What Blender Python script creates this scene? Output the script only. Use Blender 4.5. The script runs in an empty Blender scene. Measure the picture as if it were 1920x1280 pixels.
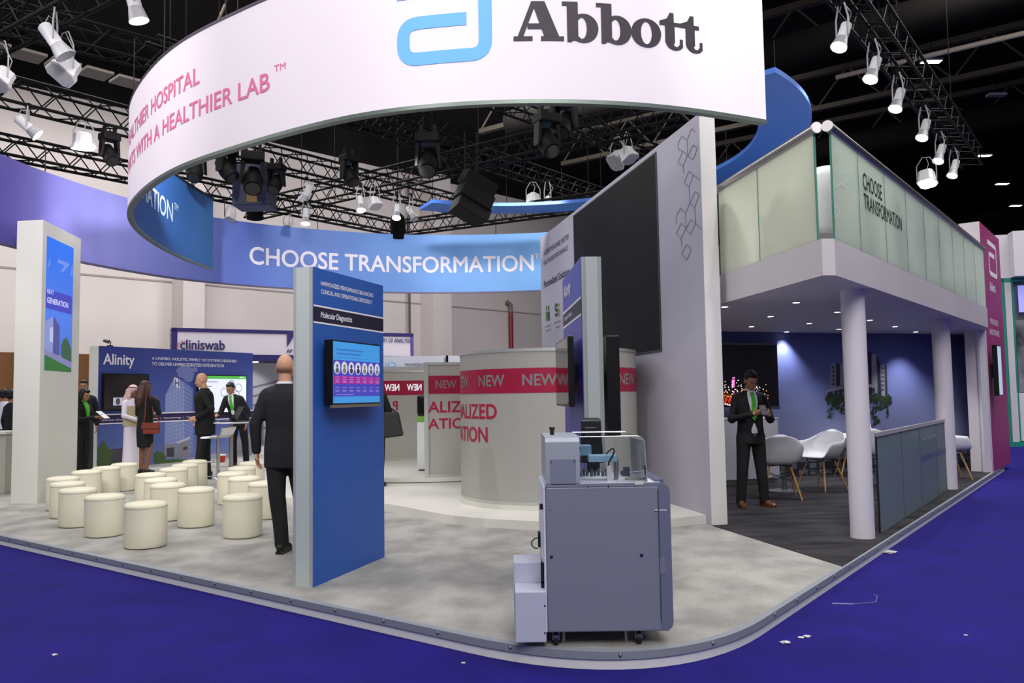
import bpy, bmesh, math, random
from math import radians as R, sin, cos, pi, sqrt, atan2
from mathutils import Vector as Vec, Matrix
random.seed(7)
S = bpy.context.scene
COL = S.collection
# ------------------------------------------------------------------ camera
F, CZ, PZ = 1545.0, 1.45, 0.10            # focal length in pixels of 1920x1280, lens height, platform height
PITCH, ROLL = R(3.74), R(0.9)
_f = Vec((0, cos(PITCH), sin(PITCH)))
_u0 = Vec((0, -sin(PITCH), cos(PITCH)))
_r0 = Vec((1, 0, 0))
_r = _r0 * cos(ROLL) - _u0 * sin(ROLL)
_u = _r0 * sin(ROLL) + _u0 * cos(ROLL)
CAM = Vec((0, 0, CZ))
cd = bpy.data.cameras.new('camera')
cam = bpy.data.objects.new('camera', cd)
COL.objects.link(cam)
cd.sensor_width = 36
cd.lens = F / 1920 * 36
cd.clip_start, cd.clip_end = 0.05, 200
m = Matrix((_r, _u, -_f)).transposed().to_4x4()
m.translation = CAM
cam.matrix_world = m
S.camera = cam
# ------------------------------------------------------------------ world, hall light, exposure
w = bpy.data.worlds.new('hall_air')
S.world = w
w.use_nodes = True
bg = w.node_tree.nodes['Background']
bg.inputs[0].default_value = (0.86, 0.84, 1.0, 1)
bg.inputs[1].default_value = 0.20
S.view_settings.view_transform = 'Standard'
S.view_settings.look = 'None'
S.view_settings.exposure = 0.0
S.view_settings.gamma = 1.0
S.cycles.use_denoising = True
S.cycles.max_bounces = 7
S.cycles.diffuse_bounces = 3
S.cycles.glossy_bounces = 3
S.cycles.transmission_bounces = 5
S.cycles.transparent_max_bounces = 10
S.cycles.sample_clamp_indirect = 4.0

def aim(o, p):
    o.rotation_euler = (Vec(p) - o.location).to_track_quat('-Z', 'Y').to_euler()

def area(name, loc, target, size, power, color=(1, .97, .95)):
    l = bpy.data.lights.new(name, 'AREA')
    l.shape = 'SQUARE'; l.size = size; l.energy = power; l.color = color
    o = bpy.data.objects.new(name, l); COL.objects.link(o)
    o.location = loc; aim(o, target)
    return o

def spot(name, loc, target, power, angle=45, blend=.6, size=.08, color=(1, .95, .93)):
    l = bpy.data.lights.new(name, 'SPOT')
    l.energy = power; l.spot_size = R(angle); l.spot_blend = blend; l.shadow_soft_size = size; l.color = color
    o = bpy.data.objects.new(name, l); COL.objects.link(o)
    o.location = loc; aim(o, target)
    return o

# the hall's overhead light under the roof; the last pair are added fills
area('hall_and_fill_light', (-4, 9, 11.5), (-4, 9, 0), 6, 560)
area('hall_and_fill_light', (4, 4, 11.5), (4, 4, 0), 6, 900)
area('hall_and_fill_light', (-9, 20, 11.5), (-9, 20, 0), 7, 1600)
area('hall_and_fill_light', (12, 14, 11.5), (12, 14, 0), 7, 1800)
area('hall_and_fill_light', (2, 24, 11.5), (1, 30, 2), 7, 2600)
area('hall_and_fill_light', (-15, 8, 11), (-9, 16, 1), 6, 900)  # added fill to brighten the left end of the printed hospital wall
area('hall_and_fill_light', (1, -5, 10.5), (0, 9, 1), 7, 1500)  # added frontal fill from behind the camera
# booth wash lights on the trusses in front of the banner
spot('banner_wash', (-3.5, 1.0, 6.6), (-2.6, 7.2, 4.2), 620, 60)
spot('banner_wash', (0.6, 0.2, 6.6), (0.3, 6.2, 4.2), 140, 60)
spot('banner_wash', (3.6, 0.6, 6.6), (2.0, 6.7, 4.2), 80, 60)
spot('banner_wash', (-7.5, 4.0, 6.6), (-4.6, 10.0, 4.2), 760, 60)
spot('wall_end_wash', (3.6, 2.2, 6.4), (2.1, 8.4, 3.6), 320, 34)
# lamps inside the ring that wash the far blue banner
spot('blue_banner_wash', (-4.2, 10.5, 5.2), (-6.4, 14.0, 4.4), 520, 60)
spot('blue_banner_wash', (-1.6, 13.2, 5.3), (-2.6, 17.0, 4.3), 260, 80)
spot('blue_banner_wash', (0.4, 13.8, 5.3), (0.2, 17.4, 4.3), 300, 70)
spot('blue_banner_wash', (-4.6, 8.2, 5.3), (-7.0, 11.2, 4.3), 240, 70)
# ------------------------------------------------------------------ geometry of the place
def ray(px, py): return _f * F + _r * (px - 960) - _u * (py - 640)
def G(px, py, z=PZ):
    d = ray(px, py); return CAM + d * ((z - CZ) / d.z)
def YP(px, py, y):
    d = ray(px, py); return CAM + d * (y / d.y)
def VZ(py, p):
    a = _u * F + _f * (py - 640); q = Vec((p[0], p[1], 0)) - CAM
    return -a.dot(q) / a.z

class Plane:
    """vertical plane through two plan points, u runs from a to b; n faces the viewer's side"""
    def __init__(s, a, b, flip=False):
        s.a = Vec((a[0], a[1], 0)); d = Vec((b[0], b[1], 0)) - s.a
        s.L = d.length; s.d = d.normalized()
        n = Vec((s.d.y, -s.d.x, 0))
        if n.dot(CAM - s.a) < 0: n = -n
        s.n = n
    def uv(s, px, py, off=0):
        d = ray(px, py); a = s.a + s.n * off
        t = (a - CAM).dot(s.n) / d.dot(s.n)
        p = CAM + d * t
        return ((p - s.a).dot(s.d), p.z)
    def __call__(s, u, z, off=0):
        p = s.a + s.d * u + s.n * off
        return Vec((p.x, p.y, z))

class Bent:
    """vertical surface over a plan polyline; u = arc length; side = +1/-1 chooses the face"""
    def __init__(s, pts, side=1):
        s.p = [Vec((q[0], q[1], 0)) for q in pts]; s.c = [0]
        for a, b in zip(s.p, s.p[1:]): s.c.append(s.c[-1] + (b - a).length)
        s.L = s.c[-1]; s.side = side
    def __call__(s, u, z, off=0):
        u = max(0, min(s.L - 1e-6, u))
        lo, hi = 0, len(s.c) - 1
        while hi - lo > 1:
            mid = (lo + hi) // 2
            if s.c[mid] <= u: lo = mid
            else: hi = mid
        t = (u - s.c[lo]) / (s.c[lo + 1] - s.c[lo])
        d = (s.p[lo + 1] - s.p[lo]).normalized()
        n = Vec((d.y, -d.x, 0)) * s.side
        p = s.p[lo].lerp(s.p[lo + 1], t) + n * off
        return Vec((p.x, p.y, z))
    def uv(s, px, py, far=False):
        d = ray(px, py); best = None
        for i in range(len(s.p) - 1):
            a, b = s.p[i], s.p[i + 1]; e = b - a
            den = d.x * e.y - d.y * e.x
            if abs(den) < 1e-9: continue
            q = a - CAM
            t = (q.x * e.y - q.y * e.x) / den
            k = (q.x * d.y - q.y * d.x) / den
            if t > 0 and -.001 <= k <= 1.001 and (best is None or (t > best[0]) == far):
                best = (t, s.c[i] + k * e.length, CZ + d.z * t)
        return best[1:]

def spline(pts, n=12):
    """Catmull-Rom through plan points"""
    P = [Vec((p[0], p[1], 0)) for p in pts]
    P = [P[0] * 2 - P[1]] + P + [P[-1] * 2 - P[-2]]
    out = []
    for i in range(1, len(P) - 2):
        a, b, c, d = P[i - 1:i + 3]
        for k in range(n):
            t = k / n
            out.append(.5 * ((2 * b) + (c - a) * t + (2 * a - 5 * b + 4 * c - d) * t * t + (3 * b - a - 3 * c + d) * t ** 3))
    out.append(P[-2])
    return out

def smooth(pts, it=3):
    P = [Vec((p[0], p[1], 0)) for p in pts]
    for _ in range(it):
        P = [P[0]] + [(P[i - 1] + P[i] * 2 + P[i + 1]) / 4 for i in range(1, len(P) - 1)] + [P[-1]]
    return P

# ------------------------------------------------------------------ materials
def lin(c):
    return tuple((x / 255 / 12.92 if x / 255 <= .04045 else ((x / 255 + .055) / 1.055) ** 2.4) for x in c)
_M = {}
def mat(name, rgb, rough=.6, metal=0, spec=.4, emit=0, alpha=1, trans=0, coat=0):
    if name in _M: return _M[name]
    m = bpy.data.materials.new(name); m.use_nodes = True
    b = m.node_tree.nodes['Principled BSDF']
    c = (*lin(rgb), 1)
    b.inputs['Base Color'].default_value = c
    b.inputs['Roughness'].default_value = rough
    b.inputs['Metallic'].default_value = metal
    b.inputs['Specular IOR Level'].default_value = spec
    b.inputs['Transmission Weight'].default_value = trans
    b.inputs['Coat Weight'].default_value = coat
    b.inputs['Alpha'].default_value = alpha
    if emit:
        b.inputs['Emission Color'].default_value = c
        b.inputs['Emission Strength'].default_value = emit
    m.diffuse_color = c
    _M[name] = m
    return m

def noisy(name, rgb1, rgb2, scale=5, rough=.9, detail=6, stretch=(1, 1, 1), bump=0, lo=.35, hi=.65, fine=0, rot=0):
    if name in _M: return _M[name]
    m = mat(name, rgb1, rough, spec=.2)
    nt = m.node_tree; N = nt.nodes; L = nt.links; b = N['Principled BSDF']
    tc = N.new('ShaderNodeTexCoord'); mp = N.new('ShaderNodeMapping'); mp.inputs['Scale'].default_value = stretch
    mp.inputs['Rotation'].default_value = (0, 0, rot)
    no = N.new('ShaderNodeTexNoise'); no.inputs['Scale'].default_value = scale; no.inputs['Detail'].default_value = detail
    cr = N.new('ShaderNodeValToRGB')
    cr.color_ramp.elements[0].position = lo; cr.color_ramp.elements[1].position = hi
    cr.color_ramp.elements[0].color = (*lin(rgb1), 1); cr.color_ramp.elements[1].color = (*lin(rgb2), 1)
    L.new(tc.outputs['Object'], mp.inputs[0]); L.new(mp.outputs[0], no.inputs['Vector']); L.new(no.outputs['Fac'], cr.inputs[0])
    out = cr.outputs[0]
    if fine:
        n2 = N.new('ShaderNodeTexNoise'); n2.inputs['Scale'].default_value = 90; n2.inputs['Detail'].default_value = 3
        L.new(tc.outputs['Object'], n2.inputs['Vector'])
        mr = N.new('ShaderNodeMapRange'); mr.inputs[3].default_value = 1 - fine; mr.inputs[4].default_value = 1 + fine
        mr.inputs[1].default_value = .3; mr.inputs[2].default_value = .7
        L.new(n2.outputs['Fac'], mr.inputs[0])
        mx = N.new('ShaderNodeVectorMath'); mx.operation = 'SCALE'
        L.new(out, mx.inputs[0]); L.new(mr.outputs[0], mx.inputs['Scale']); out = mx.outputs[0]
    L.new(out, b.inputs['Base Color'])
    if bump:
        n3 = N.new('ShaderNodeTexNoise'); n3.inputs['Scale'].default_value = 180; n3.inputs['Detail'].default_value = 2
        L.new(tc.outputs['Object'], n3.inputs['Vector'])
        bp = N.new('ShaderNodeBump'); bp.inputs['Strength'].default_value = bump; bp.inputs['Distance'].default_value = .01
        L.new(n3.outputs['Fac'], bp.inputs['Height']); L.new(bp.outputs[0], b.inputs['Normal'])
    return m

def graded(name, stops, axis='X', lo=0, hi=1, rough=.5, emit=0, noise=0, frame=None):
    """printed colour gradient along an axis of the object's own coordinates"""
    m = mat(name, stops[0][1], rough)
    nt = m.node_tree; N = nt.nodes; L = nt.links; b = N['Principled BSDF']
    at = N.new('ShaderNodeAttribute'); at.attribute_name = 'print_uv'
    sp = N.new('ShaderNodeSeparateXYZ'); L.new(at.outputs['Vector'], sp.inputs[0])
    v = sp.outputs[axis]
    if noise:
        no = N.new('ShaderNodeTexNoise'); no.inputs['Scale'].default_value = 3.5; no.inputs['Detail'].default_value = 7
        mp = N.new('ShaderNodeMapping'); mp.inputs['Scale'].default_value = (1.6, 3.2, 1)
        L.new(at.outputs['Vector'], mp.inputs[0]); L.new(mp.outputs[0], no.inputs['Vector'])
        ma = N.new('ShaderNodeMath'); ma.operation = 'MULTIPLY_ADD'; ma.inputs[1].default_value = noise
        L.new(no.outputs['Fac'], ma.inputs[0]); L.new(v, ma.inputs[2]); v = ma.outputs[0]
    cr = N.new('ShaderNodeValToRGB'); L.new(v, cr.inputs[0])
    el = cr.color_ramp.elements
    while len(el) < len(stops): el.new(.5)
    for e, (p, c) in zip(el, stops):
        e.position = p; e.color = (*lin(c), 1)
    L.new(cr.outputs[0], b.inputs['Base Color'])
    if emit:
        L.new(cr.outputs[0], b.inputs['Emission Color']); b.inputs['Emission Strength'].default_value = emit
    return m

def glassy(name, rgb, see=.2, rough=.35, translucent=.5, gloss=.08):
    """frosted film: part lets light scatter through, a little is clear"""
    if name in _M: return _M[name]
    m = bpy.data.materials.new(name); m.use_nodes = True
    nt = m.node_tree; N = nt.nodes; L = nt.links; N.clear()
    o = N.new('ShaderNodeOutputMaterial')
    d = N.new('ShaderNodeBsdfDiffuse'); t = N.new('ShaderNodeBsdfTranslucent'); tr = N.new('ShaderNodeBsdfTransparent')
    g = N.new('ShaderNodeBsdfGlossy'); g.inputs['Roughness'].default_value = rough
    c = (*lin(rgb), 1)
    for x in (d, t): x.inputs['Color'].default_value = c
    tr.inputs['Color'].default_value = (.9, .96, .93, 1)
    a = N.new('ShaderNodeMixShader'); a.inputs[0].default_value = translucent
    b = N.new('ShaderNodeMixShader'); b.inputs[0].default_value = see
    e = N.new('ShaderNodeMixShader'); e.inputs[0].default_value = gloss
    L.new(d.outputs[0], a.inputs[1]); L.new(t.outputs[0], a.inputs[2])
    L.new(a.outputs[0], b.inputs[1]); L.new(tr.outputs[0], b.inputs[2])
    L.new(b.outputs[0], e.inputs[1]); L.new(g.outputs[0], e.inputs[2])
    L.new(e.outputs[0], o.inputs[0])
    m.diffuse_color = c
    _M[name] = m
    return m

# ------------------------------------------------------------------ mesh builder
class MB:
    def __init__(s): s.v = []; s.f = []; s.uv = []
    def add(s, vs, fs):
        k = len(s.v); s.v += [Vec(q) for q in vs]; s.f += [tuple(i + k for i in f) for f in fs]; return s
    def quad(s, a, b, c, d): return s.add([a, b, c, d], [(0, 1, 2, 3)])
    def hexa(s, b4, t4):
        return s.add(list(b4) + list(t4), [(3, 2, 1, 0), (4, 5, 6, 7), (0, 1, 5, 4), (1, 2, 6, 5), (2, 3, 7, 6), (3, 0, 4, 7)])
    def box(s, x0, x1, y0, y1, z0, z1):
        return s.hexa([(x0, y0, z0), (x1, y0, z0), (x1, y1, z0), (x0, y1, z0)], [(x0, y0, z1), (x1, y0, z1), (x1, y1, z1), (x0, y1, z1)])
    def slab(s, pl, u0, u1, z0, z1, o0, o1):
        """box standing on a plane frame: u range, z range, offsets along the normal"""
        b = [pl(u0, z0, o0), pl(u1, z0, o0), pl(u1, z0, o1), pl(u0, z0, o1)]
        t = [pl(u0, z1, o0), pl(u1, z1, o0), pl(u1, z1, o1), pl(u0, z1, o1)]
        return s.hexa(b, t)
    def prism(s, poly, z0, z1):
        n = len(poly)
        vs = [(p[0], p[1], z0) for p in poly] + [(p[0], p[1], z1) for p in poly]
        fs = [tuple(range(n - 1, -1, -1)), tuple(range(n, 2 * n))] + [(i, (i + 1) % n, (i + 1) % n + n, i + n) for i in range(n)]
        return s.add(vs, fs)
    def cyl(s, a, b, r, r2=None, n=12, cap=True):
        a, b = Vec(a), Vec(b); r2 = r if r2 is None else r2
        d = (b - a).normalized(); x = d.orthogonal().normalized(); y = d.cross(x)
        vs = []
        for c, q in ((a, r), (b, r2)):
            vs += [c + (x * cos(2 * pi * i / n) + y * sin(2 * pi * i / n)) * q for i in range(n)]
        fs = [(i, (i + 1) % n, n + (i + 1) % n, n + i) for i in range(n)]
        if cap: fs += [tuple(range(n - 1, -1, -1)), tuple(range(n, 2 * n))]
        return s.add(vs, fs)
    def tube(s, pts, r, n=8):
        pts = [Vec(p) for p in pts]; rings = []
        x = None
        for i, p in enumerate(pts):
            d = (pts[min(i + 1, len(pts) - 1)] - pts[max(i - 1, 0)]).normalized()
            x = d.orthogonal().normalized() if x is None else (x - d * x.dot(d)).normalized()
            y = d.cross(x)
            q = r[i] if isinstance(r, (list, tuple)) else r
            rings.append([p + (x * cos(2 * pi * k / n) + y * sin(2 * pi * k / n)) * q for k in range(n)])
        return s.rings(rings)
    def rings(s, rings, cap=True):
        n = len(rings[0]); vs = [p for g in rings for p in g]; fs = []
        for j in range(len(rings) - 1):
            for i in range(n):
                fs.append((j * n + i, j * n + (i + 1) % n, (j + 1) * n + (i + 1) % n, (j + 1) * n + i))
        if cap: fs += [tuple(range(n - 1, -1, -1)), tuple(range((len(rings) - 1) * n, len(rings) * n))]
        return s.add(vs, fs)
    def lathe(s, prof, c=(0, 0, 0), n=32, cap=True):
        c = Vec(c)
        return s.rings([[c + Vec((r * cos(2 * pi * i / n), r * sin(2 * pi * i / n), z)) for i in range(n)] for r, z in prof], cap)
    def ell(s, c, rx, ry, rz, n=14, m=8, rot=None):
        c = Vec(c); rg = []
        for j in range(m + 1):
            t = -pi / 2 + pi * (j + .02) / (m + .04)
            g = []
            for i in range(n):
                q = Vec((rx * cos(t) * cos(2 * pi * i / n), ry * cos(t) * sin(2 * pi * i / n), rz * sin(t)))
                g.append(c + (rot @ q if rot else q))
            rg.append(g)
        return s.rings(rg)
    def poly(s, pl, pts, off):
        """flat printed shape on a plane/bent surface from (u, z) points"""
        return s.add([pl(u, z, off) for u, z in pts], [tuple(range(len(pts)))])
    def rect(s, pl, u0, u1, z0, z1, off, n=1):
        for i in range(n):
            a, b = u0 + (u1 - u0) * i / n, u0 + (u1 - u0) * (i + 1) / n
            s.poly(pl, [(a, z0), (b, z0), (b, z1), (a, z1)], off)
        return s
    def disc(s, pl, u, z, ru, rz, off, n=20):
        return s.poly(pl, [(u + ru * cos(2 * pi * i / n), z + rz * sin(2 * pi * i / n)) for i in range(n)], off)
    def line(s, pl, pts, w, off):
        for (a, b), (c, d) in zip(pts, pts[1:]):
            e = Vec((c - a, d - b)); L = e.length
            if L < 1e-6: continue
            nx, nz = -e.y / L * w / 2, e.x / L * w / 2
            s.poly(pl, [(a + nx, b + nz), (a - nx, b - nz), (c - nx, d - nz), (c + nx, d + nz)], off)
        return s
    def build(s, name, m, parent=None, smooth=False, bevel=0, fix=True, uvbox=None, angle=40):
        me = bpy.data.meshes.new(name)
        org = Vec((0, 0, 0))
        if parent is not None: org = parent.matrix_basis.translation.copy() if parent.parent is None else WORLD[parent.name]
        me.from_pydata([v - org for v in s.v], [], s.f)
        if fix:
            bm = bmesh.new(); bm.from_mesh(me)
            bmesh.ops.recalc_face_normals(bm, faces=bm.faces)
            if bevel:
                bmesh.ops.remove_doubles(bm, verts=bm.verts, dist=1e-5)
                es = [e for e in bm.edges if len(e.link_faces) == 2 and e.calc_face_angle() > .5]
                bmesh.ops.bevel(bm, geom=es, offset=bevel, segments=2, affect='EDGES', profile=.6, clamp_overlap=True)
            bm.to_mesh(me); bm.free()
        if uvbox:
            at = me.attributes.new('print_uv', 'FLOAT_VECTOR', 'POINT')
            for i, v in enumerate(me.vertices):
                a, b = uvbox(v.co + org); at.data[i].vector = (a, b, 0)
        me.materials.append(m)
        o = bpy.data.objects.new(name, me); COL.objects.link(o)
        if parent is not None: o.parent = parent
        WORLD[o.name] = org
        if smooth:
            for p in me.polygons: p.use_smooth = True
            if angle:
                try: me.set_sharp_from_angle(angle=R(angle))
                except Exception: pass
        return o
WORLD = {}
LABELS = set()
def tag(o, label, cat, group=None, kind=None):
    if label: o['label'] = label
    if cat: o['category'] = cat
    if group: o['group'] = group
    if kind: o['kind'] = kind
    return o
def thing(name, label, cat, loc, group=None):
    o = bpy.data.objects.new(name, None); COL.objects.link(o)
    o.empty_display_size = .1
    o.location = loc
    WORLD[o.name] = Vec(loc)
    return tag(o, label, cat, group)
def struct(o, label=None):
    o['kind'] = 'structure'
    if label: o['label'] = label
    return o
def clone(root, loc, rz, label=None, group=None):
    """a copy of a thing with copies of its parts and their sub-parts"""
    r = root.copy(); COL.objects.link(r); r.location = loc; r.rotation_euler = (0, 0, rz)
    if label: r['label'] = label
    if group: r['group'] = group
    for c in list(root.children):
        k = c.copy(); COL.objects.link(k); k.parent = r
        for g in list(c.children):
            q = g.copy(); COL.objects.link(q); q.parent = k
    return r

# ------------------------------------------------------------------ lettering
_T = {}
def glyphs(s, bold=0.0, space=1.0):
    k = (s, bold, space)
    if k in _T: return _T[k]
    cu = bpy.data.curves.new('lettering', 'FONT'); cu.body = s; cu.offset = bold; cu.resolution_u = 4; cu.space_character = space
    cu.dimensions = '2D'; cu.fill_mode = 'BOTH'
    o = bpy.data.objects.new('lettering', cu); COL.objects.link(o)
    dg = bpy.context.evaluated_depsgraph_get()
    me = bpy.data.meshes.new_from_object(o.evaluated_get(dg))
    V = [v.co.copy() for v in me.vertices]; P = [tuple(p.vertices) for p in me.polygons]
    bpy.data.objects.remove(o); bpy.data.curves.remove(cu); bpy.data.meshes.remove(me)
    x0 = min(v.x for v in V); x1 = max(v.x for v in V); y0 = min(v.y for v in V); y1 = max(v.y for v in V)
    V = [((v.x - x0) / (x1 - x0), (v.y - y0) / (y1 - y0)) for v in V]
    _T[k] = (V, P)
    return _T[k]
def write(mb, pl, s, u0, z0, u1, z1, off=.004, bold=.012, space=1.0, dz=0):
    """text s filling the box (u0,z0)-(u1,z1) of a surface; dz tilts the line"""
    V, P = glyphs(s, 0, space)
    e = (z1 - z0) * bold * 1.6
    for k, (a, b) in enumerate(((0, 0), (e, 0), (-e, 0), (0, e), (0, -e)) if bold else ((0, 0),)):
        mb.add([pl(u0 + x * (u1 - u0) + a, z0 + y * (z1 - z0) + dz * x + b, off + k * 2e-5) for x, y in V], P)
    return mb
def write_px(mb, pl, s, a, b, off=.004, bold=.012, space=1.0):
    """a = lower left, b = upper right corner of the line"""
    (u0, z0), (u1, z1) = pl.uv(*a), pl.uv(*b)
    return write(mb, pl, s, u0, z0, u1, z1, off, bold, space)
# ================================================================== the hall
RD = Vec((.600, .800, 0)).normalized()      # booth side running away to the right
LD = Vec((-.800, .600, 0)).normalized()     # booth front running away to the left
def off2(p, d, k): return Vec((p[0], p[1], 0)) + d * k

# hall floor: deep blue exhibition carpet
mb = MB(); mb.box(-60, 60, -8, 70, -.05, 0)
struct(mb.build('floor', noisy('blue_carpet', (24, 16, 102), (29, 19, 116), 2.5, .95, 5, fine=.12, bump=.25)), 'deep royal blue carpet over the exhibition hall floor')

# hall wall, far behind the booth; runs parallel to the booth's right side
w0 = G(0, 150, 11.2); w1 = G(815, 337, 11.2)
WALL = Plane((w0.x, w0.y), (w1.x, w1.y))
uA, uB = -20, WALL.uv(1300, 400)[0] + 25
wallm = noisy('hall_wall_paint', (186, 178, 176), (196, 188, 186), .25, .85, 3)
mb = MB(); mb.slab(WALL, uA, uB, 0, 11.2, -.4, 0)
struct(mb.build('wall_back', wallm), 'tall pale plastered hall wall behind the stands')
seamz = WALL.uv(200, 518)[1]
mb = MB(); mb.slab(WALL, uA, uB, seamz - .03, seamz + .03, 0, .02)
struct(mb.build('trim_1', mat('seam', (140, 132, 130), .8)), 'thin horizontal panel joint across the hall wall')
bz = WALL.uv(30, 661)[1]
mb = MB(); mb.slab(WALL, uA, WALL.uv(330, 660)[0], 0.02, bz, .0, .12)
struct(mb.build('trim_2', noisy('brown_wood', (88, 58, 32), (104, 70, 40), 1.2, .5, 4, (1, 1, .1))), 'brown wood cladding along the foot of the hall wall')
def pilaster(n, xa, xb, y, m, d):
    ua, ub = WALL.uv(xa, y)[0], WALL.uv(xb, y)[0]
    mb = MB(); mb.slab(WALL, ua, ub, 0, 11.2, 0, d)
    struct(mb.build(n, m), 'pale square pier standing out from the hall wall')
pierm = mat('pier_paint', (178, 172, 170), .85)
pilaster('column', 322, 362, 560, wallm, .9)
pilaster('column', 788, 822, 580, wallm, .9)
pilaster('column', 1180, 1215, 580, wallm, .9)
pilaster('column', -130, -95, 560, wallm, .9)

# black roof space
rm = noisy('roof_black', (11, 10, 10), (20, 18, 17), .4, .9, 4)
mb = MB(); mb.box(-60, 60, -8, 70, 12.6, 12.8)
struct(mb.build('ceiling', rm), 'black roof of the exhibition hall')
# ceiling-high dark wall on the far right and top band over the pale wall
mb = MB(); mb.slab(WALL, uA, uB, 11.2, 12.6, -.4, .05)
struct(mb.build('trim_3', rm), 'black band between hall wall and roof')
FAR = Plane((20, 62), (60, 22))
mb = MB(); mb.slab(FAR, -10, 70, 0, 12.6, -.3, 0)
struct(mb.build('wall_right', mat('far_dark', (20, 18, 18), .9)), 'dark far end wall of the hall')

# roof beams, girders and pipes
bm_ = mat('girder', (74, 68, 60), .7); pm_ = mat('roof_pipe', (176, 166, 152), .5)
for i in range(7):
    p = Vec((6, 2, 0)) + RD * (i * 5.4) - RD * 4
    a, b = p - LD * 40, p + LD * 22
    mb = MB()
    for z, h in ((10.9, .16), (12.1, .18)):
        s_ = RD * .11
        mb.hexa([a + s_ + Vec((0, 0, z)), b + s_ + Vec((0, 0, z)), b - s_ + Vec((0, 0, z)), a - s_ + Vec((0, 0, z))],
                [a + s_ + Vec((0, 0, z + h)), b + s_ + Vec((0, 0, z + h)), b - s_ + Vec((0, 0, z + h)), a - s_ + Vec((0, 0, z + h))])
    n = 30
    for k in range(n):
        c, d = a.lerp(b, k / n), a.lerp(b, (k + .5) / n); e = a.lerp(b, (k + 1) / n)
        mb.cyl(c + Vec((0, 0, 11)), d + Vec((0, 0, 12.2)), .035, n=5); mb.cyl(d + Vec((0, 0, 12.2)), e + Vec((0, 0, 11)), .035, n=5)
    struct(mb.build('ceiling_beam', bm_), 'dark lattice girder crossing under the black roof')
for i in range(5):
    p = Vec((6, 2, 0)) + RD * (i * 6.8) - RD * 1.2
    mb = MB(); mb.cyl(p - LD * 40 + Vec((0, 0, 10.5)), p + LD * 10 + Vec((0, 0, 10.5)), .07, n=8)
    mb.cyl(p - LD * 40 + RD * .5 + Vec((0, 0, 10.7)), p + LD * 10 + RD * .5 + Vec((0, 0, 10.7)), .05, n=8)
    struct(mb.build('ceiling_pipe', pm_, smooth=True), 'grey service pipes running under the roof')
for i in range(4):
    p = Vec((14 + i * 5.5, 16, 0)) - LD * 0
    mb = MB()
    a, b = p - RD * 16, p + RD * 30; s_ = LD * .16
    mb.hexa([a + s_ + Vec((0, 0, 11.3)), b + s_ + Vec((0, 0, 11.3)), b - s_ + Vec((0, 0, 11.3)), a - s_ + Vec((0, 0, 11.3))],
            [a + s_ + Vec((0, 0, 11.7)), b + s_ + Vec((0, 0, 11.7)), b - s_ + Vec((0, 0, 11.7)), a - s_ + Vec((0, 0, 11.7))])
    struct(mb.build('ceiling_beam', mat('girder_pale', (108, 98, 88), .7)), 'long dusty roof beam running along the hall')
# big ventilation ducts
for k, (px, py, z) in enumerate(((1480, 95, 10.2), (1700, 250, 10.2))):
    p = G(px, py, z)
    mb = MB(); mb.cyl(p + LD * 9 + Vec((0, 0, .0)), p - LD * 24, .42, n=18)
    tag(mb.build('ventilation_duct', mat('duct', (22, 20, 19), .9, spec=.1), smooth=True), ('round dark ventilation duct under the roof, the one closer to the banner end', 'round dark ventilation duct under the roof, above the row of white lamps')[k], 'duct', 'ventilation ducts')

# grey walkway panels under the roof at the upper left
pa_, pb_ = G(20, 98, 8.6), G(278, 166, 8.6)
dd_ = (pb_ - pa_).normalized(); nn_ = Vec((-dd_.y, dd_.x, 0)) * .28
mb = MB()
Lp = (pb_ - pa_).length
for k in range(-3, 9):
    a_, b_ = pa_ + dd_ * (Lp * (k + .06) / 4.2), pa_ + dd_ * (Lp * (k + .9) / 4.2)
    mb.hexa([a_ + nn_, b_ + nn_, b_ - nn_, a_ - nn_], [q + Vec((0, 0, .06)) for q in (a_ + nn_, b_ + nn_, b_ - nn_, a_ - nn_)])
struct(mb.build('ceiling_panel', mat('walkway', (120, 114, 106), .7)), 'row of grey walkway panels under the roof')

# ================================================================== booth platform
e0 = Vec((*G(700, 1153)[:2], 0)); eL = Vec((*G(0, 1003)[:2], 0)); eR = Vec((*G(1674.6, 1004.3)[:2], 0)); eR2 = Vec((*G(1884, 871.6)[:2], 0))
dl = (eL - e0).normalized(); dr = (eR2 - eR).normalized()
# corner where both edges meet, rounded
A = e0; B = eR
den = dl.x * dr.y - dl.y * dr.x
t = ((B - A).x * dr.y - (B - A).y * dr.x) / den
corner = A + dl * t
rad = 1.25
q0, q1 = corner + dl * rad, corner + dr * rad
arc = []
for k in range(17):
    t = k / 16
    arc.append(q0 * (1 - t) ** 2 + corner * 2 * t * (1 - t) + q1 * t * t)
farL = eL + dl * 6; farR = eR2 + dr * .05
outline = [farL] + arc + [farR, farR - LD * -1.0 + RD * 0, Vec((0, 26, 0)), Vec((-16, 24, 0))]
outline[-3] = farR + LD * 5.5
def inset(poly, k):
    out = []
    n = len(poly)
    for i in range(n):
        a, b, c = poly[i - 1], poly[i], poly[(i + 1) % n]
        d1 = (b - a).normalized(); d2 = (c - b).normalized()
        n1 = Vec((-d1.y, d1.x, 0)); n2 = Vec((-d2.y, d2.x, 0))
        q = (n1 + n2)
        out.append(b + q.normalized() * k / max(.4, q.normalized().dot(n1)))
    return out
inn = inset(outline, .035)
mb = MB(); mb.prism(inset(outline, .012), 0.0, PZ - .045)
struct(mb.build('trim_4', mat('skirting_white', (226, 227, 226), .6)), 'white skirting below the booth platform edge')
mb = MB(); n = len(outline)
lo = [(p.x, p.y, PZ - .045) for p in outline]; hi = [(p.x, p.y, PZ - .004) for p in outline]; ht = [(p.x, p.y, PZ + .002) for p in inn]
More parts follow.
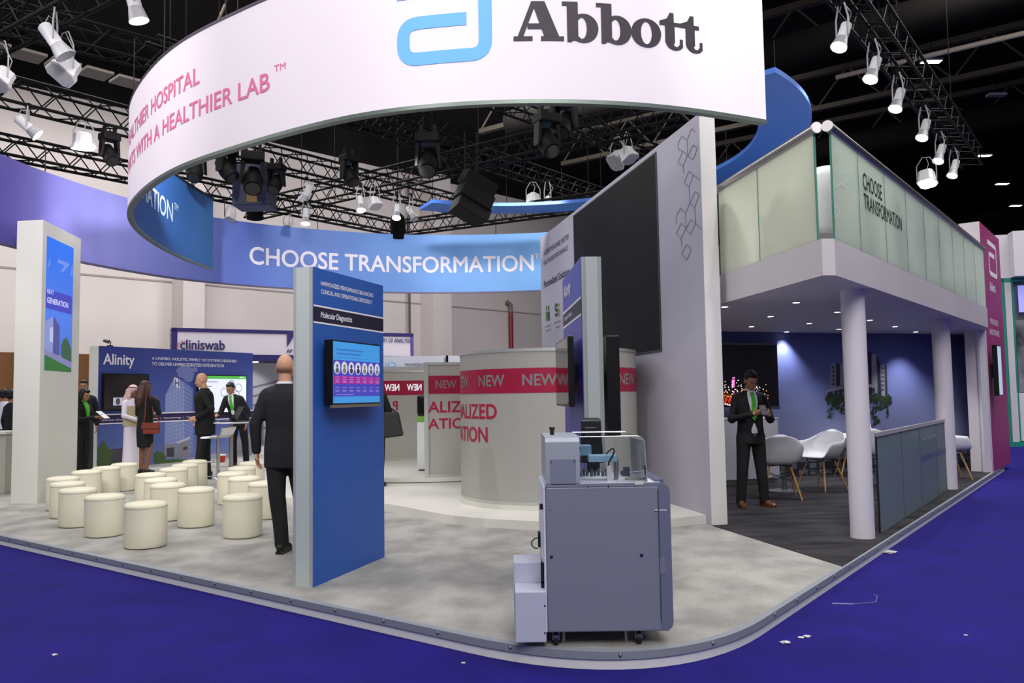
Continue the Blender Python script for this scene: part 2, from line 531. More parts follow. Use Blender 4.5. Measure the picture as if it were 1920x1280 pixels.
mb.add(lo + hi + ht, [(i, (i + 1) % n, (i + 1) % n + n, i + n) for i in range(n)] + [(i + n, (i + 1) % n + n, (i + 1) % n + 2 * n, i + 2 * n) for i in range(n)] + [tuple(range(n - 1, -1, -1))])
struct(mb.build('trim_5', mat('edge_aluminium', (138, 144, 154), .5, .1)), 'grey aluminium nosing around the booth platform')
mb = MB(); mb.prism(inn, PZ - .03, PZ)
struct(mb.build('floor_booth', noisy('pale_carpet', (140, 139, 136), (172, 171, 167), 2.6, .95, 8, (1.2, .9, 1), fine=.14, bump=.3)), 'mottled pale grey carpet on the booth platform')
# screws along the nosing
mb = MB()
def along(a, b, step):
    L = (b - a).length; k = int(L / step)
    return [a.lerp(b, (i + .5) / k) for i in range(k)]
for p in along(q0, eL, .42) + along(q1, farR, .42) + arc[2::5]:
    mb.ell((p.x, p.y, PZ - .02), .012, .012, .012, 6, 4)
struct(mb.build('trim_6', mat('screw_steel', (120, 122, 130), .4, .6)), 'row of screw heads along the platform nosing')
# dark carpet of the meeting room
dk = [G(1364, 990), G(1584, 1062.5)]
dkp = [Vec((*dk[1][:2], 0)) + (LD * .02), farR + LD * .03, farR + LD * 5.2, Vec((2.1, 15.5, 0)), Vec((*dk[0][:2], 0)) + Vec((-.6, 3, 0)), Vec((*dk[0][:2], 0)) + Vec((-.1, .1, 0))]
mb = MB(); mb.prism(dkp, PZ - .02, PZ + .004)
struct(mb.build('floor_meeting_room', noisy('dark_carpet', (29, 28, 31), (60, 58, 62), 2.6, .95, 8, (.8, 2.2, 1), fine=.25, bump=.3, rot=R(-20))), 'streaky charcoal carpet in the meeting room')
# white low stage
sp = [G(600, 938, PZ + .09), G(721, 944, PZ + .09), G(850, 966, PZ + .09), G(1010, 977, PZ + .09), G(1180, 978, PZ + .09), G(1333, 964, PZ + .09)]
st = spline(sp, 8)
stage = [Vec((p.x, p.y, 0)) for p in st] + [Vec((2.0, 9.2, 0)), Vec((.6, 15.3, 0)), Vec((-4.5, 16.5, 0)), Vec((-4.2, 11.5, 0))]
mb = MB(); mb.prism(stage, PZ - .001, PZ + .09)
struct(mb.build('floor_stage', noisy('stage_white', (205, 203, 196), (214, 212, 206), 1.2, .45, 3)), 'low white curved stage')
# ================================================================== hanging banners
ZB, ZT = 3.68, 4.885
def strip(pl, u0, u1, z0, z1, o0, o1, n):
    """curved band with thickness"""
    vs, fs = [], []
    for i in range(n + 1):
        u = u0 + (u1 - u0) * i / n
        vs += [pl(u, z0, o0), pl(u, z1, o0), pl(u, z1, o1), pl(u, z0, o1)]
    for i in range(n):
        a = i * 4; b = a + 4
        for k in range(4): fs.append((a + k, a + (k + 1) % 4, b + (k + 1) % 4, b + k))
    fs += [(0, 1, 2, 3), (n * 4 + 3, n * 4 + 2, n * 4 + 1, n * 4)]
    return vs, fs
rib = [(1432,228),(1316,208),(1201,194.6),(1047,188),(893,191),(720,205),(614,228),(515,254),(450,274),(384,295),(335,313),(292,338),(262.7,362.5),(246,384),(241,401),(250,420),(265,437.5),(300,462.5),(350,487.5),(397.5,503.7)]
rp = smooth(spline([G(x, y, ZB) for x, y in rib], 8), 60)
# the end points drift when smoothing, put the last stretch back on its line
RIB = Bent(rp, -1)
if RIB(RIB.L * .4, 0, 1).length > RIB(RIB.L * .4, 0, 0).length: RIB.side = 1
white_pr = mat('banner_white', (238, 230, 238), .55)
t = thing('ring_banner', 'big white curved hanging banner with the black company name and pale blue symbol', 'banner', (0.2, 10.7, ZT))
vs, fs = strip(RIB, 0, RIB.L, ZB, ZT, 0, .03, 110)
MB().add(vs, fs).build('white_face', white_pr, t, smooth=True, angle=50)['label'] = 'white printed outer face'
def two_tone(z):
    return graded('ring_inner_blue', [(0, (34, 54, 128)), (.5, (38, 76, 146)), (1, (50, 100, 162))], 'X', rough=.5)
vs, fs = strip(RIB, 0.0, RIB.L, ZB + .01, ZT - .01, -.012, 0, 110)
MB().add(vs, fs).build('blue_lining', two_tone(0), t, smooth=True, angle=50, uvbox=lambda v: (max(0, (v.y - 8.0) / 5.6), 0))['label'] = 'blue printed inner face'
vs, fs = strip(RIB, 0, RIB.L, ZB - .025, ZB + .006, -.03, .036, 110)
MB().add(vs, fs).build('bottom_rail', mat('rail_grey', (112, 124, 118), .4, .5), t, smooth=True, angle=50)
vs, fs = strip(RIB, 0, RIB.L, ZT - .006, ZT + .02, -.03, .036, 110)
MB().add(vs, fs).build('top_rail', mat('rail_dark', (58, 48, 66), .5, .4), t, smooth=True, angle=50)
pink = mat('print_pink', (226, 112, 158), .6)
mb = MB()
o = .034
uH1, zH1 = RIB.uv(380, 126); _, zH0 = RIB.uv(380, 158); uH0 = RIB.uv(247, 240)[0]
uB1, zB1 = RIB.uv(511, 137); _, zB0 = RIB.uv(511, 171)
# the company line runs on round the left of the ring: letters sized by the ones in sight
uT0 = RIB.uv(375, 215)[0]
cap = (zH1 - zH0)
def width_of(s, bold):                      # natural width / cap height
    cu = bpy.data.curves.new('lettering', 'FONT'); cu.body = s; cu.offset = bold
    oo = bpy.data.objects.new('lettering', cu); COL.objects.link(oo); bpy.context.view_layer.update()
    d = oo.dimensions.copy(); bpy.data.objects.remove(oo); bpy.data.curves.remove(cu)
    return d.x / .73
sgn = -1                                   # u grows towards the left of the picture
k1 = 1.16
write(mb, RIB, 'HEALTHIER HOSPITAL', uH1 + width_of('HEALTHIER HOSPITAL', 0) * cap * k1, zH0, uH1, zH1, o, .012)
capB = zB1 - zB0
mb.build('lettering', pink, t, fix=False)['label'] = 'pink lettering, upper line'; mb = MB()
write(mb, RIB, 'STARTS WITH A HEALTHIER LAB', uB1 + width_of('STARTS WITH A HEALTHIER LAB', 0) * cap * k1, zB0, uB1, zB1, o, .012)
u0, z0 = RIB.uv(520, 138); u1 = RIB.uv(541, 128)[0]; z1 = RIB.uv(520, 125.5)[1]
mb.build('lettering', pink, t, fix=False)['label'] = 'pink lettering, lower line'; mb = MB()
write(mb, RIB, 'TM', u0, z0, u1, z1, o, 0)
mb.build('lettering', pink, t, fix=False)['label'] = 'small pink trade mark letters'
# inner lettering
mb = MB()
u1, z1 = RIB.uv(322, 381, True); u0, z0 = RIB.uv(322, 416, True); uM = RIB.uv(262, 370, True)[0]
wI = width_of('CHOOSE TRANSFORMATION', 0) * (z1 - z0) * 1.05
write(mb, RIB, 'CHOOSE TRANSFORMATION', u1 - wI, z0, u1, z1, -.016, .012)
mb.build('lettering', mat('print_pale', (186, 204, 228), .6), t, fix=False); mb = MB()
write(mb, RIB, 'TM', u1 + .06, z1 - .07, u1 + .24, z1 + .03, -.016, 0)
mb.build('lettering', mat('print_pale', (186, 204, 228), .6), t, fix=False)['label'] = 'white lettering on the blue inner face'

# ---- the big pale blue company symbol: one bent stroke
sky = mat('print_sky', (112, 186, 246), .6)
def stroke_path(pl, pts, wd, off, rcorner, n=7):
    """constant-width stroke along a rectilinear path with rounded corners -> quads"""
    P = [Vec((p[0], p[1], 0)) for p in pts]; out = [P[0]]
    for i in range(1, len(P) - 1):
        a, b, c = P[i - 1:i + 2]
        r = min(rcorner, (b - a).length * .49, (c - b).length * .49)
        p, q = b + (a - b).normalized() * r, b + (c - b).normalized() * r
        for k in range(n + 1):
            t = k / n
            # circular-ish corner
            out.append(p * (1 - t) ** 2 + b * 2 * t * (1 - t) + q * t * t)
    out.append(P[-1])
    fine = [out[0]]
    for a, b in zip(out, out[1:]):
        k = max(1, int((b - a).length / .08))
        fine += [a.lerp(b, (i + 1) / k) for i in range(k)]
    L_, R_ = [], []
    for i, p in enumerate(fine):
        d = (fine[min(i + 1, len(fine) - 1)] - fine[max(0, i - 1)]).normalized()
        nn = Vec((-d.y, d.x, 0)) * wd / 2
        L_.append(p + nn); R_.append(p - nn)
    mb = MB(); k = len(fine)
    mb.add([pl(q.x, q.y, off) for q in L_] + [pl(q.x, q.y, off) for q in R_], [(i, i + 1, k + i + 1, k + i) for i in range(k - 1)])
    return mb
uL, zl = RIB.uv(748, 100); uR, zb = RIB.uv(924, 100)
_, zbot = RIB.uv(768, 128); _, zmid1 = RIB.uv(800, 33); _, zmid0 = RIB.uv(800, 57); uop = RIB.uv(876, 40)[0]
wd = zmid1 - zmid0
sg = 1 if uR > uL else -1
wu = abs(RIB.uv(771, 90)[0] - uL)
wd = (wd + wu) / 2
zt_ = RIB.uv(748, 5)[1] + .10
path = [(uL, zt_ - wd / 2 + .0), (uR - sg * wd / 2, zt_ - wd / 2), (uR - sg * wd / 2, zbot + wd / 2), (uL + sg * wd / 2, zbot + wd / 2), (uL + sg * wd / 2, zmid1 - wd / 2), (uop, zmid1 - wd / 2)]
stroke_path(RIB, path, wd, o, wd * 1.15).build('company_symbol', sky, t, fix=False)['label'] = 'pale blue rounded letter-a symbol'

# ---- slab-serif company name
def arcpts(cx, cy, rx, ry, a0, a1, n=14):
    return [(cx + rx * cos(R(a0 + (a1 - a0) * i / n)), cy + ry * sin(R(a0 + (a1 - a0) * i / n))) for i in range(n + 1)]
def ring_quads(outer, inner):
    n = len(outer); vs = outer + inner
    return vs, [(i, i + 1, n + i + 1, n + i) for i in range(n - 1)]
SLAB = []    # (verts, faces) in units of cap height 1
def sl(vs, fs): SLAB.append((vs, fs))
def bx(x0, x1, y0, y1): sl([(x0, y0), (x1, y0), (x1, y1), (x0, y1)], [(0, 1, 2, 3)])
def slabA(x):
    bx(x, x + .46, 0, .12); bx(x + .66, x + 1.22, 0, .12)
    sl([(x + .10, .12), (x + .24, .12), (x + .52, .86), (x + .44, 1.0)], [(0, 1, 2, 3)])
    sl([(x + .44, 1.0), (x + .52, .78), (x + .74, .12), (x + 1.10, .12), (x + .76, 1.0)], [(0, 1, 2, 3, 4)])
    bx(x + .34, x + .74, .30, .44)
def slabb(x):
    bx(x, x + .39, .90, 1.0); bx(x + .12, x + .39, 0.02, .92)
    sl([(x + .12, .02), (x + .12, -.02), (x + .22, -.02), (x + .36, .14)], [(0, 1, 2, 3)])
    sl(*ring_quads(arcpts(x + .52, .34, .37, .37, 128, -128, 26), arcpts(x + .48, .34, .12, .27, 128, -128, 26)))
def slabo(x):
    sl(*ring_quads(arcpts(x + .40, .34, .40, .37, 0, 360, 36), arcpts(x + .40, .34, .145, .29, 0, 360, 36)))
def slabt(x, tail):
    bx(x + .15, x + .42, .16, .66)
    sl([(x, .60), (x + .55 if tail else x + .2, .60), (x + .55 if tail else x + .2, .70), (x, .70)], [(0, 1, 2, 3)])
    sl([(x, .70), (x + .16, .66), (x + .40, .66), (x + .40, .94), (x + .29, .94), (x + .20, .78)], [(0, 1, 2, 3, 4, 5)])
    sl(*ring_quads(arcpts(x + .42, .20, .26, .22, 180, 330, 16), arcpts(x + .46, .20, .09, .13, 180, 330, 16)))
    bx(x + .555, x + .645, .08, .28)
slabA(0); slabb(1.18); slabb(2.02); slabo(2.90); slabt(3.66, False); slabt(4.24, True)
bx(3.85, 4.4, .60, .70)
u0, zbase = RIB.uv(963, 79); u1, _ = RIB.uv(1313, 100); _, zcap = RIB.uv(1000, 6); zbase = RIB.uv(1000, 80)[1]
xmax = max(v[0] for vs, _ in SLAB for v in vs)
mb = MB()
for i, (vs, fs) in enumerate(SLAB):
    mb.add([RIB(u0 + (u1 - u0) * x / xmax, zbase + (zcap - zbase) * y, .034 + .0003 * (i % 7)) for x, y in vs], fs)
mb.build('company_name', mat('print_charcoal', (52, 47, 55), .6), t, fix=False)['label'] = 'charcoal slab-serif company name'
# violet scrap of print beside the name, cut by the top of the photograph
mb = MB(); (ua, za), (ub, zb_) = RIB.uv(964, -6), RIB.uv(980, 3)
mb.poly(RIB, [(ua, za), (ub, zb_), (ub + (ub - ua) * .1, za + .02), (ua + (ub - ua) * .3, za + .05)], .034)
mb.build('violet_mark', mat('print_violet', (52, 30, 110), .6), t, fix=False)
# suspension wires
mb = MB()
for k in range(9):
    p = RIB(RIB.L * (k + .5) / 9, ZT, .01); mb = MB(); mb.cyl(p, (p.x, p.y, 5.6), .006, n=5); mb.build('hanging_wire', mat('wire_black', (22, 22, 22), .5, .5), t)

# ---- rear blue band
bb = [(-260, 398), (-110, 432), (0,452.5),(28.7,462.5),(150,490),(295,516),(375,526),(475,535),(547,539.5),(715,547.5),(830,547.5),(1013,545),(1180,534)]
BAND = Bent(smooth(spline([G(x, y, ZB) for x, y in bb], 8), 40), 1)
if BAND(BAND.L * .5, 0, 1).length > BAND(BAND.L * .5, 0, 0).length: BAND.side = -1
bt = thing('blue_banner', 'long curved blue hanging banner with white CHOOSE TRANSFORMATION lettering', 'banner', (-.8, 17.4, ZT))
vs, fs = strip(BAND, 0, BAND.L, ZB, ZT + .03, -.03, 0, 100)
ul = BAND.uv(0, 380)[0]; ur = BAND.uv(1010, 480)[0]
blu = graded('band_print_highlight', [(0, (86, 76, 156)), (.2, (142, 144, 216)), (.45, (92, 116, 198)), (.75, (100, 150, 220)), (1, (116, 174, 234))], 'X', rough=.5)  # purple-to-blue print; the pale stop near the left is a painted highlight
def bu(v):
    best = min(range(len(BAND.p)), key=lambda i: (BAND.p[i].x - v.x) ** 2 + (BAND.p[i].y - v.y) ** 2)
    return ((BAND.c[best] - ul) / (ur - ul), 0)
MB().add(vs, fs).build('printed_face', blu, bt, smooth=True, angle=50, uvbox=bu)
vs, fs = strip(BAND, 0, BAND.L, ZB - .03, ZB, -.04, .01, 100)
MB().add(vs, fs).build('bottom_rail', mat('rail_purple', (96, 92, 120), .5, .3), bt, smooth=True, angle=50)
mb = MB()
u0, z0 = BAND.uv(468, 495); u1, z1 = BAND.uv(1000, 478)
_, z1a = BAND.uv(500, 465); z0 = BAND.uv(500, 497)[1]
write(mb, BAND, 'CHOOSE TRANSFORMATION', u0, z0, u1, z1a, .006, .014, 1.0)
mb.build('lettering', mat('print_white', (236, 232, 246), .6), bt, fix=False)['label'] = 'white CHOOSE TRANSFORMATION lettering'; mb = MB()
a = BAND.uv(1002, 485); b = BAND.uv(1024, 475)
write(mb, BAND, 'TM', a[0], a[1], b[0], b[1], .006, .01)
mb.build('lettering', mat('print_white', (236, 232, 246), .6), bt, fix=False)['label'] = 'small white trade mark letters'
mb = MB()
for k in range(8):
    p = BAND(BAND.L * (k + .5) / 8, ZT, -.01); mb = MB(); mb.cyl(p, (p.x, p.y, 5.3), .008, n=5); mb.build('hanging_wire', mat('wire_black', (0, 0, 0)), bt)

# ---- flat blue halo
zh = 4.95
c, ro, ri = Vec((.1, 11.7, 0)), 4.02, 3.36
vs, fs = [], []
n = 70
def halo_pt(r, a, z): return (c.x + r * cos(a), c.y + r * sin(a), z)
a0 = atan2(9.25 - c.y, 3.35 - c.x) - .14
a1 = atan2(14.9 - c.y, -1.5 - c.x)
for i in range(n + 1):
    a = a0 + (a1 - a0) * i / n
    vs += [halo_pt(ro, a, zh), halo_pt(ri, a, zh), halo_pt(ri, a, zh + .06), halo_pt(ro, a, zh + .06)]
for i in range(n):
    q = i * 4; b = q + 4
    for k in range(4): fs.append((q + k, q + (k + 1) % 4, b + (k + 1) % 4, b + k))
fs += [(0, 1, 2, 3), (n * 4 + 3, n * 4 + 2, n * 4 + 1, n * 4)]
ht_ = thing('halo_ring', 'flat blue ring segment hanging level above the stage and screen wall', 'banner', (c.x, c.y, zh))
MB().add(vs, fs).build('blue_panel', mat('halo_blue', (58, 110, 196), .5), ht_, smooth=True, angle=40)
mb = MB()
for k in range(6):
    a = a0 + (a1 - a0) * (k + .5) / 6; p = halo_pt((ro + ri) / 2, a, zh + .06); mb = MB(); mb.cyl(p, (p[0], p[1], 5.7), .006, n=5); mb.build('hanging_wire', mat('wire_black', (0, 0, 0)), ht_)
# ================================================================== screen wall
wA, wB = G(1335, 985), G(1364, 988)
WTOP = 4.37
SD = Vec((wB.x - wA.x, wB.y - wA.y, 0)); SD = Vec((cos(R(-12 + .0)), sin(R(-12)), 0))
far_w = G(1013, 447, WTOP)
SCR = Plane((wA.x, wA.y), (far_w.x, far_w.y))           # u from the near end to the far end
wt = (Vec((wB.x, wB.y, 0)) - Vec((wA.x, wA.y, 0))).length
pale = noisy('booth_wall_white', (205, 203, 212), (212, 210, 218), .8, .5, 2)
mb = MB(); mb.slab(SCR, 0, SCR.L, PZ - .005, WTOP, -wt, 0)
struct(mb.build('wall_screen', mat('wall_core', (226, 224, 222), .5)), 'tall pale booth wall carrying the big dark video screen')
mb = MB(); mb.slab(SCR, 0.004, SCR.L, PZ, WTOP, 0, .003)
struct(mb.build('trim_7', noisy('wall_face_shaded', (172, 170, 184), (178, 176, 190), .8, .5, 2)), 'printed face of the screen wall, its shade put into the lavender-grey colour')  # same paint as the white end face, darkened here to stand for shade
# black video wall
(u0, zt0), (u1, zt1) = SCR.uv(1231, 284), SCR.uv(1077, 409)
(ub, zb0) = SCR.uv(1240, 655)
uS0, uS1 = (u0 + ub) / 2, u1
zS1, zS0 = (zt0 + zt1) / 2, zb0
t = thing('video_screen', 'huge unlit black video screen set into the tall pale wall', 'screen', SCR(uS0, zS0, 0))
mb = MB(); mb.slab(SCR, uS0, uS1, zS0, zS1, 0, .014)
mb.build('display_panel', noisy('led_black', (6, 6, 7), (11, 10, 10), 1.5, .65, 3, (1, 1, .3)), t)
mb = MB()
fr = .02
mb.slab(SCR, uS0 - fr, uS1 + fr, zS0 - fr, zS0, 0, .016); mb.slab(SCR, uS0 - fr, uS1 + fr, zS1, zS1 + fr, 0, .016)
mb.slab(SCR, uS0 - fr, uS0, zS0, zS1, 0, .016); mb.slab(SCR, uS1, uS1 + fr, zS0, zS1, 0, .016)
mb.build('edge_frame', mat('screen_edge', (60, 58, 64), .5), t)
# wall print: text at the far end, line pattern at the near end
ink = mat('print_ink', (72, 70, 86), .7)
wl = thing('lettering_print', 'dark lettering on the far end of the pale screen wall', 'lettering', SCR(SCR.L - 1, 2.5, .003))
def wtxt(s, a, b, name, m, bold=.01):
    mb = MB(); write_px(mb, SCR, s, a, b, .006, bold); mb.build(name, m, wl, fix=False)
def skew(pl, s, l0, l1, h, mb, off=.006, bold=.01):
    """line of text from pixel l0 (left foot) to l1 (right foot); h = cap height in metres"""
    (ua, za), (ub, zb) = pl.uv(*l0), pl.uv(*l1)
    write(mb, pl, s, ua, (za + zb) / 2, ub, (za + zb) / 2 + h, off, bold)
px = 1 / 1000
def hgt(pl, x, ya, yb): return abs(pl.uv(x, ya)[1] - pl.uv(x, yb)[1])
mb = MB()
skew(SCR, 'ACHIEVE MEASURABLY BETTER', (1020, 479.5), (1067, 448), hgt(SCR, 1022, 471, 480), mb)
mb.build('lettering', ink, wl, fix=False); mb = MB()
skew(SCR, 'HEALTHCARE PERFORMANCE', (1020, 498), (1066, 468), hgt(SCR, 1022, 489.5, 498), mb)
mb.build('lettering', ink, wl, fix=False)
mb = MB(); skew(SCR, 'Personalized Solutions', (1020.5, 540), (1069, 514), hgt(SCR, 1022, 529, 542), mb, bold=.02)
mb.build('lettering', mat('print_ink_dark', (44, 42, 54), .7), wl, fix=False)
mb = MB()
skew(SCR, 'SUCCESSFUL', (1022.5, 616), (1034, 610), hgt(SCR, 1024, 612.5, 616), mb, bold=0)
mb.build('lettering', ink, wl, fix=False); mb = MB()
skew(SCR, 'ADVOCATES', (1023.5, 624), (1033, 619), hgt(SCR, 1024, 620, 624), mb, bold=0)
mb.build('lettering', ink, wl, fix=False); mb = MB()
skew(SCR, 'HARMONIZED', (1040, 608), (1051.5, 602), hgt(SCR, 1042, 605, 608), mb, bold=0)
mb.build('lettering', ink, wl, fix=False); mb = MB()
skew(SCR, 'SYSTEMS', (1042.5, 617), (1050, 613), hgt(SCR, 1044, 613.5, 617), mb, bold=0)
mb.build('lettering', ink, wl, fix=False)
for k, (x, c_) in enumerate(((1025.5, (70, 120, 50)), (1029.5, (44, 44, 56)))):
    mb = MB(); (ua, za), (ub_, zb_) = SCR.uv(x - 1.6, 602), SCR.uv(x + 1.6, 583)
    mb.rect(SCR, ua, ub_, za + (zb_ - za) * .3, zb_, .006); um = (ua + ub_) / 2
    mb.rect(SCR, ua, ua + (um - ua) * .8, za, za + (zb_ - za) * .3, .006); mb.rect(SCR, um + (ub_ - um) * .2, ub_, za, za + (zb_ - za) * .3, .006)
    mb.disc(SCR, um, zb_ + .06, abs(ub_ - ua) * .35, .05, .006, 12)
    mb.build('figure_icon', mat('icon_%d' % k, c_, .7), wl, fix=False)
for k, (x, c_) in enumerate(((1043.5, (44, 44, 56)), (1047.5, (110, 140, 60)))):
    mb = MB(); (ua, za), (ub_, zb_) = SCR.uv(x - 2, 592), SCR.uv(x + 2, 570)
    um = (ua + ub_) / 2; zm = (za + zb_) / 2; h = (zb_ - za) / 4; wd_ = (ub_ - ua) / 2
    pts = [(um + wd_ * cos(R(a)), zm + h + h * sin(R(a))) for a in range(20, 271, 25)] + [(um + wd_ * cos(R(a)), zm - h + h * sin(R(a))) for a in range(90, -161, -25)]
    mb.line(SCR, pts, .05, .006); mb.build('helix_icon', mat('icon_%d' % (k + 2), c_, .7), wl, fix=False)
# hexagon line pattern
def lattice(mb, pl, quads_px, w_, off=.004):
    for q in quads_px:
        P = [pl.uv(*p) for p in q]; mb.line(pl, P, w_, off)
hx = [[(1297, 241), (1305, 248)], [(1279, 255), (1289, 263), (1297, 241)], [(1300, 272), (1308.5, 277), (1300.5, 299), (1290.5, 293), (1300, 272)], [(1281, 283.5), (1290, 290), (1281.5, 311.5), (1272, 304), (1281, 283.5)],
      [(1279, 255), (1272, 268), (1272.5, 280), (1281, 283.5)], [(1289, 263), (1290, 290)], [(1281.5, 311.5), (1283, 325)], [(1292, 321), (1301, 328), (1292.5, 350), (1283.5, 343), (1292, 321)], [(1301, 328), (1312, 337)],
      [(1304, 359), (1312, 365), (1303, 389), (1294, 381), (1304, 359)], [(1292.5, 350), (1294, 381)], [(1276.5, 390.5), (1286, 399.5), (1294, 381)], [(1276.5, 390.5), (1268, 406), (1269, 420)], [(1296, 411), (1305, 418.5), (1295.5, 439), (1286.5, 430), (1296, 411)],
      [(1277.5, 418.5), (1287, 427), (1277.5, 447.5), (1269, 437), (1277.5, 418.5)], [(1305, 418.5), (1316, 430)], [(1303, 389), (1305, 418.5)], [(1286, 399.5), (1287, 427)], [(1277.5, 447.5), (1279, 462)], [(1288, 458), (1297, 468), (1288, 487.5), (1279, 476), (1288, 458)]]
ht2 = thing('hexagon_pattern', 'thin dark hexagon outline pattern printed on the near end of the screen wall', 'wall print', SCR(.5, 3.2, .003))
mb = MB(); lattice(mb, SCR, hx, .012, .006); mb.build('outline', mat('line_grey', (128, 126, 140), .7), ht2, fix=False)

# ================================================================== two-storey meeting box
CEIL, DECK = 2.38, 2.68
c1 = Vec((*G(1543, 516, CEIL)[:2], 0)); c2 = Vec((*G(1567, 516, CEIL)[:2], 0)); fR = Vec((*G(1850, 613, CEIL)[:2], 0)); fL = Vec((*G(1352, 569, CEIL)[:2], 0))
bd = (fR - c2).normalized(); sd = (fL - c1).normalized(); inn_ = Vec((-bd.y, bd.x, 0))
fR2 = fR + bd * .15
back = 5.0
_mR, _mL = G(1853, 627, CEIL), G(1345, 622, CEIL)
deck_poly = [fL + sd * .0, c1, c2, fR2, Vec((_mR.x, _mR.y + .25, 0)), Vec((_mL.x, _mL.y + .25, 0))]
fasc = noisy('fascia_white', (196, 191, 195), (202, 197, 201), .6, .5, 2)
mb = MB(); mb.prism(deck_poly, CEIL, DECK)
struct(mb.build('ceiling_meeting_room', fasc), 'white upper deck with pale fascia over the meeting room')
FS, FF = Plane(c2, fR2), Plane(fL, c1)
# recessed lights in the underside
dlp = [(1493, 567), (1445, 593), (1409, 612), (1517, 606), (1475, 622), (1570, 585), (1573, 617), (1631, 600), (1678, 612), (1717, 622), (1359, 575), (1600, 571)]
lampm = mat('downlight_glow', (255, 250, 245), .4, emit=9)
for k, (x, y) in enumerate(dlp):
    p = G(x, y, CEIL)
    t = thing('downlight', None, 'downlight', (p.x, p.y, CEIL), 'recessed lights in the meeting room ceiling')
    t['label'] = ['small round recessed ceiling light above the standing phone user, nearest the fascia', 'small round recessed ceiling light left of the wall screen top', 'small round recessed ceiling light just above the night city screen', 'small round recessed ceiling light in the middle of the meeting room ceiling', 'small round recessed ceiling light close above the pale lit patch of mural', 'small round recessed ceiling light left of the near white column, closer to the fascia', 'small round recessed ceiling light left of the near white column, closer to the mural', 'small round recessed ceiling light just right of the near white column', 'second small round recessed light right of the near white column', 'third small round recessed light right of the near white column, by the mural', 'small round recessed ceiling light half hidden by the screen wall end', 'small round recessed ceiling light behind the top of the near white column'][k]
    MB().lathe([(.035, -.002), (.05, -.004), (.052, .0)], (p.x, p.y, CEIL), 20).build('rim', mat('rim_white', (220, 220, 220), .4), t, smooth=True)
    MB().lathe([(.034, -.003), (.0, -.003)], (p.x, p.y, CEIL), 20, cap=False).build('diffuser', lampm, t)
    spot('downlight_beam', (p.x, p.y, CEIL - .02), (p.x, p.y, 0), 44 if k not in (4, 8, 9) else 110, 95, .8, .04, (.95, .95, 1))
# columns
def column(px0, px1, py, name, label):
    a, b = G(px0, py), G(px1, py); c_ = (a + b) / 2; r_ = (b - a).length / 2
    t = MB(); t.lathe([(r_, 0), (r_, CEIL - PZ + .01)], (c_.x, c_.y + r_ * .3, PZ), 40)
    struct(t.build(name, mat('column_white', (212, 208, 216), .45), smooth=True), label)
    return c_
column(1598, 1643, 1009, 'column', 'near round white column under the deck')
column(1764, 1798, 917, 'column', 'far round white column behind the frosted screen')
# square post beside the tall plum panel
p0 = G(1843, 886); p1 = G(1858, 885)
POST = Plane((p0.x, p0.y), (p1.x + .02, p1.y + .0))
mb = MB(); mb.slab(POST, .06, POST.L + .03, PZ, CEIL, -.05, 0)
struct(mb.build('column', mat('column_white', (0, 0, 0))), 'square white post at the end of the deck')

# glass balustrade
gl = glassy('frosted_glass_pale', (238, 240, 226), .16, .25, .65, .05)
gl2 = glassy('frosted_glass_green', (224, 234, 224), .16, .15, .6, .08)
edge_g = mat('glass_edge', (70, 128, 112), .2)
steel = mat('brushed_steel', (170, 168, 166), .3, .9)
GT = 3.57
def glass_run(pl, us, m, names, label_of):
    t = thing('glass_balustrade', label_of, 'balustrade', pl(us[0], DECK, 0))
    for a, b in zip(us, us[1:]):
        mb = MB(); mb.slab(pl, a + .006, b - .006, DECK, GT, -.012, 0); g = mb.build('glass_panel', m, t)
    for a in us:
        mb = MB(); mb.slab(pl, a - .006, a + .006, DECK, GT, -.013, .001); mb.build('joint', edge_g, t)
    return t
uj = [0.02] + [FF.uv(x, y)[0] for x, y in ((1422, 400),)] + [FF.L - .06]
gb = glass_run(FF, uj, gl, None, 'pale frosted glass balustrade on the short side of the deck, beside the screen wall')
mb = MB(); mb.cyl(FF(-.05, GT + .035, -.006), FF(FF.L - .03, GT + .035, -.006), .04, n=16)
mb.build('handrail', steel, gb, smooth=True)
js = [.02] + [FS.uv(x, y)[0] for x, y in ((1612, 400), (1661, 420), (1701, 450), (1735, 470), (1763, 490), (1788, 500), (1810, 520), (1830, 540))] + [FS.L - .1]
gs = glass_run(FS, js, gl2, None, 'greenish frosted glass balustrade on the long aisle side of the deck')
mb = MB(); mb.cyl(FS(-.03, GT + .035, -.006), FS(FS.L - .05, GT + .035, -.006), .04, n=16)
mb.build('handrail', steel, gs, smooth=True)
for (pl, x, par) in ((FF, FF.L - .03, gb), (FS, -.03, gs)):
    mb = MB(); mb.cyl(pl(x, GT + .035, -.006), pl(x + (.02 if pl is FF else -.02), GT + .035, -.006), .046, n=16); mb.build('end_cap', mat('cap_white', (226, 222, 220), .4), par, smooth=True)
mb = MB()
(ua, za), (ub_, zb_) = FS.uv(1617, 352), FS.uv(1652, 362)
za0, za1 = FS.uv(1617, 353)[1], FS.uv(1617, 323)[1]
write(mb, FS, 'CHOOSE', FS.uv(1617, 340)[0], za0, FS.uv(1652, 360)[0], za1, .006, .014)
mb.build('lettering', mat('print_black', (36, 40, 40), .5), gs, fix=False)['label'] = 'dark word CHOOSE'; mb = MB()
zc0, zc1 = FS.uv(1619, 390)[1], FS.uv(1619, 362)[1]
write(mb, FS, 'TRANSFORMATION', FS.uv(1619, 380)[0], zc0, FS.uv(1689, 410)[0], zc1, .006, .014)
mb.build('lettering', mat('print_black', (36, 40, 40), .5), gs, fix=False)['label'] = 'dark word TRANSFORMATION'
mb = MB()
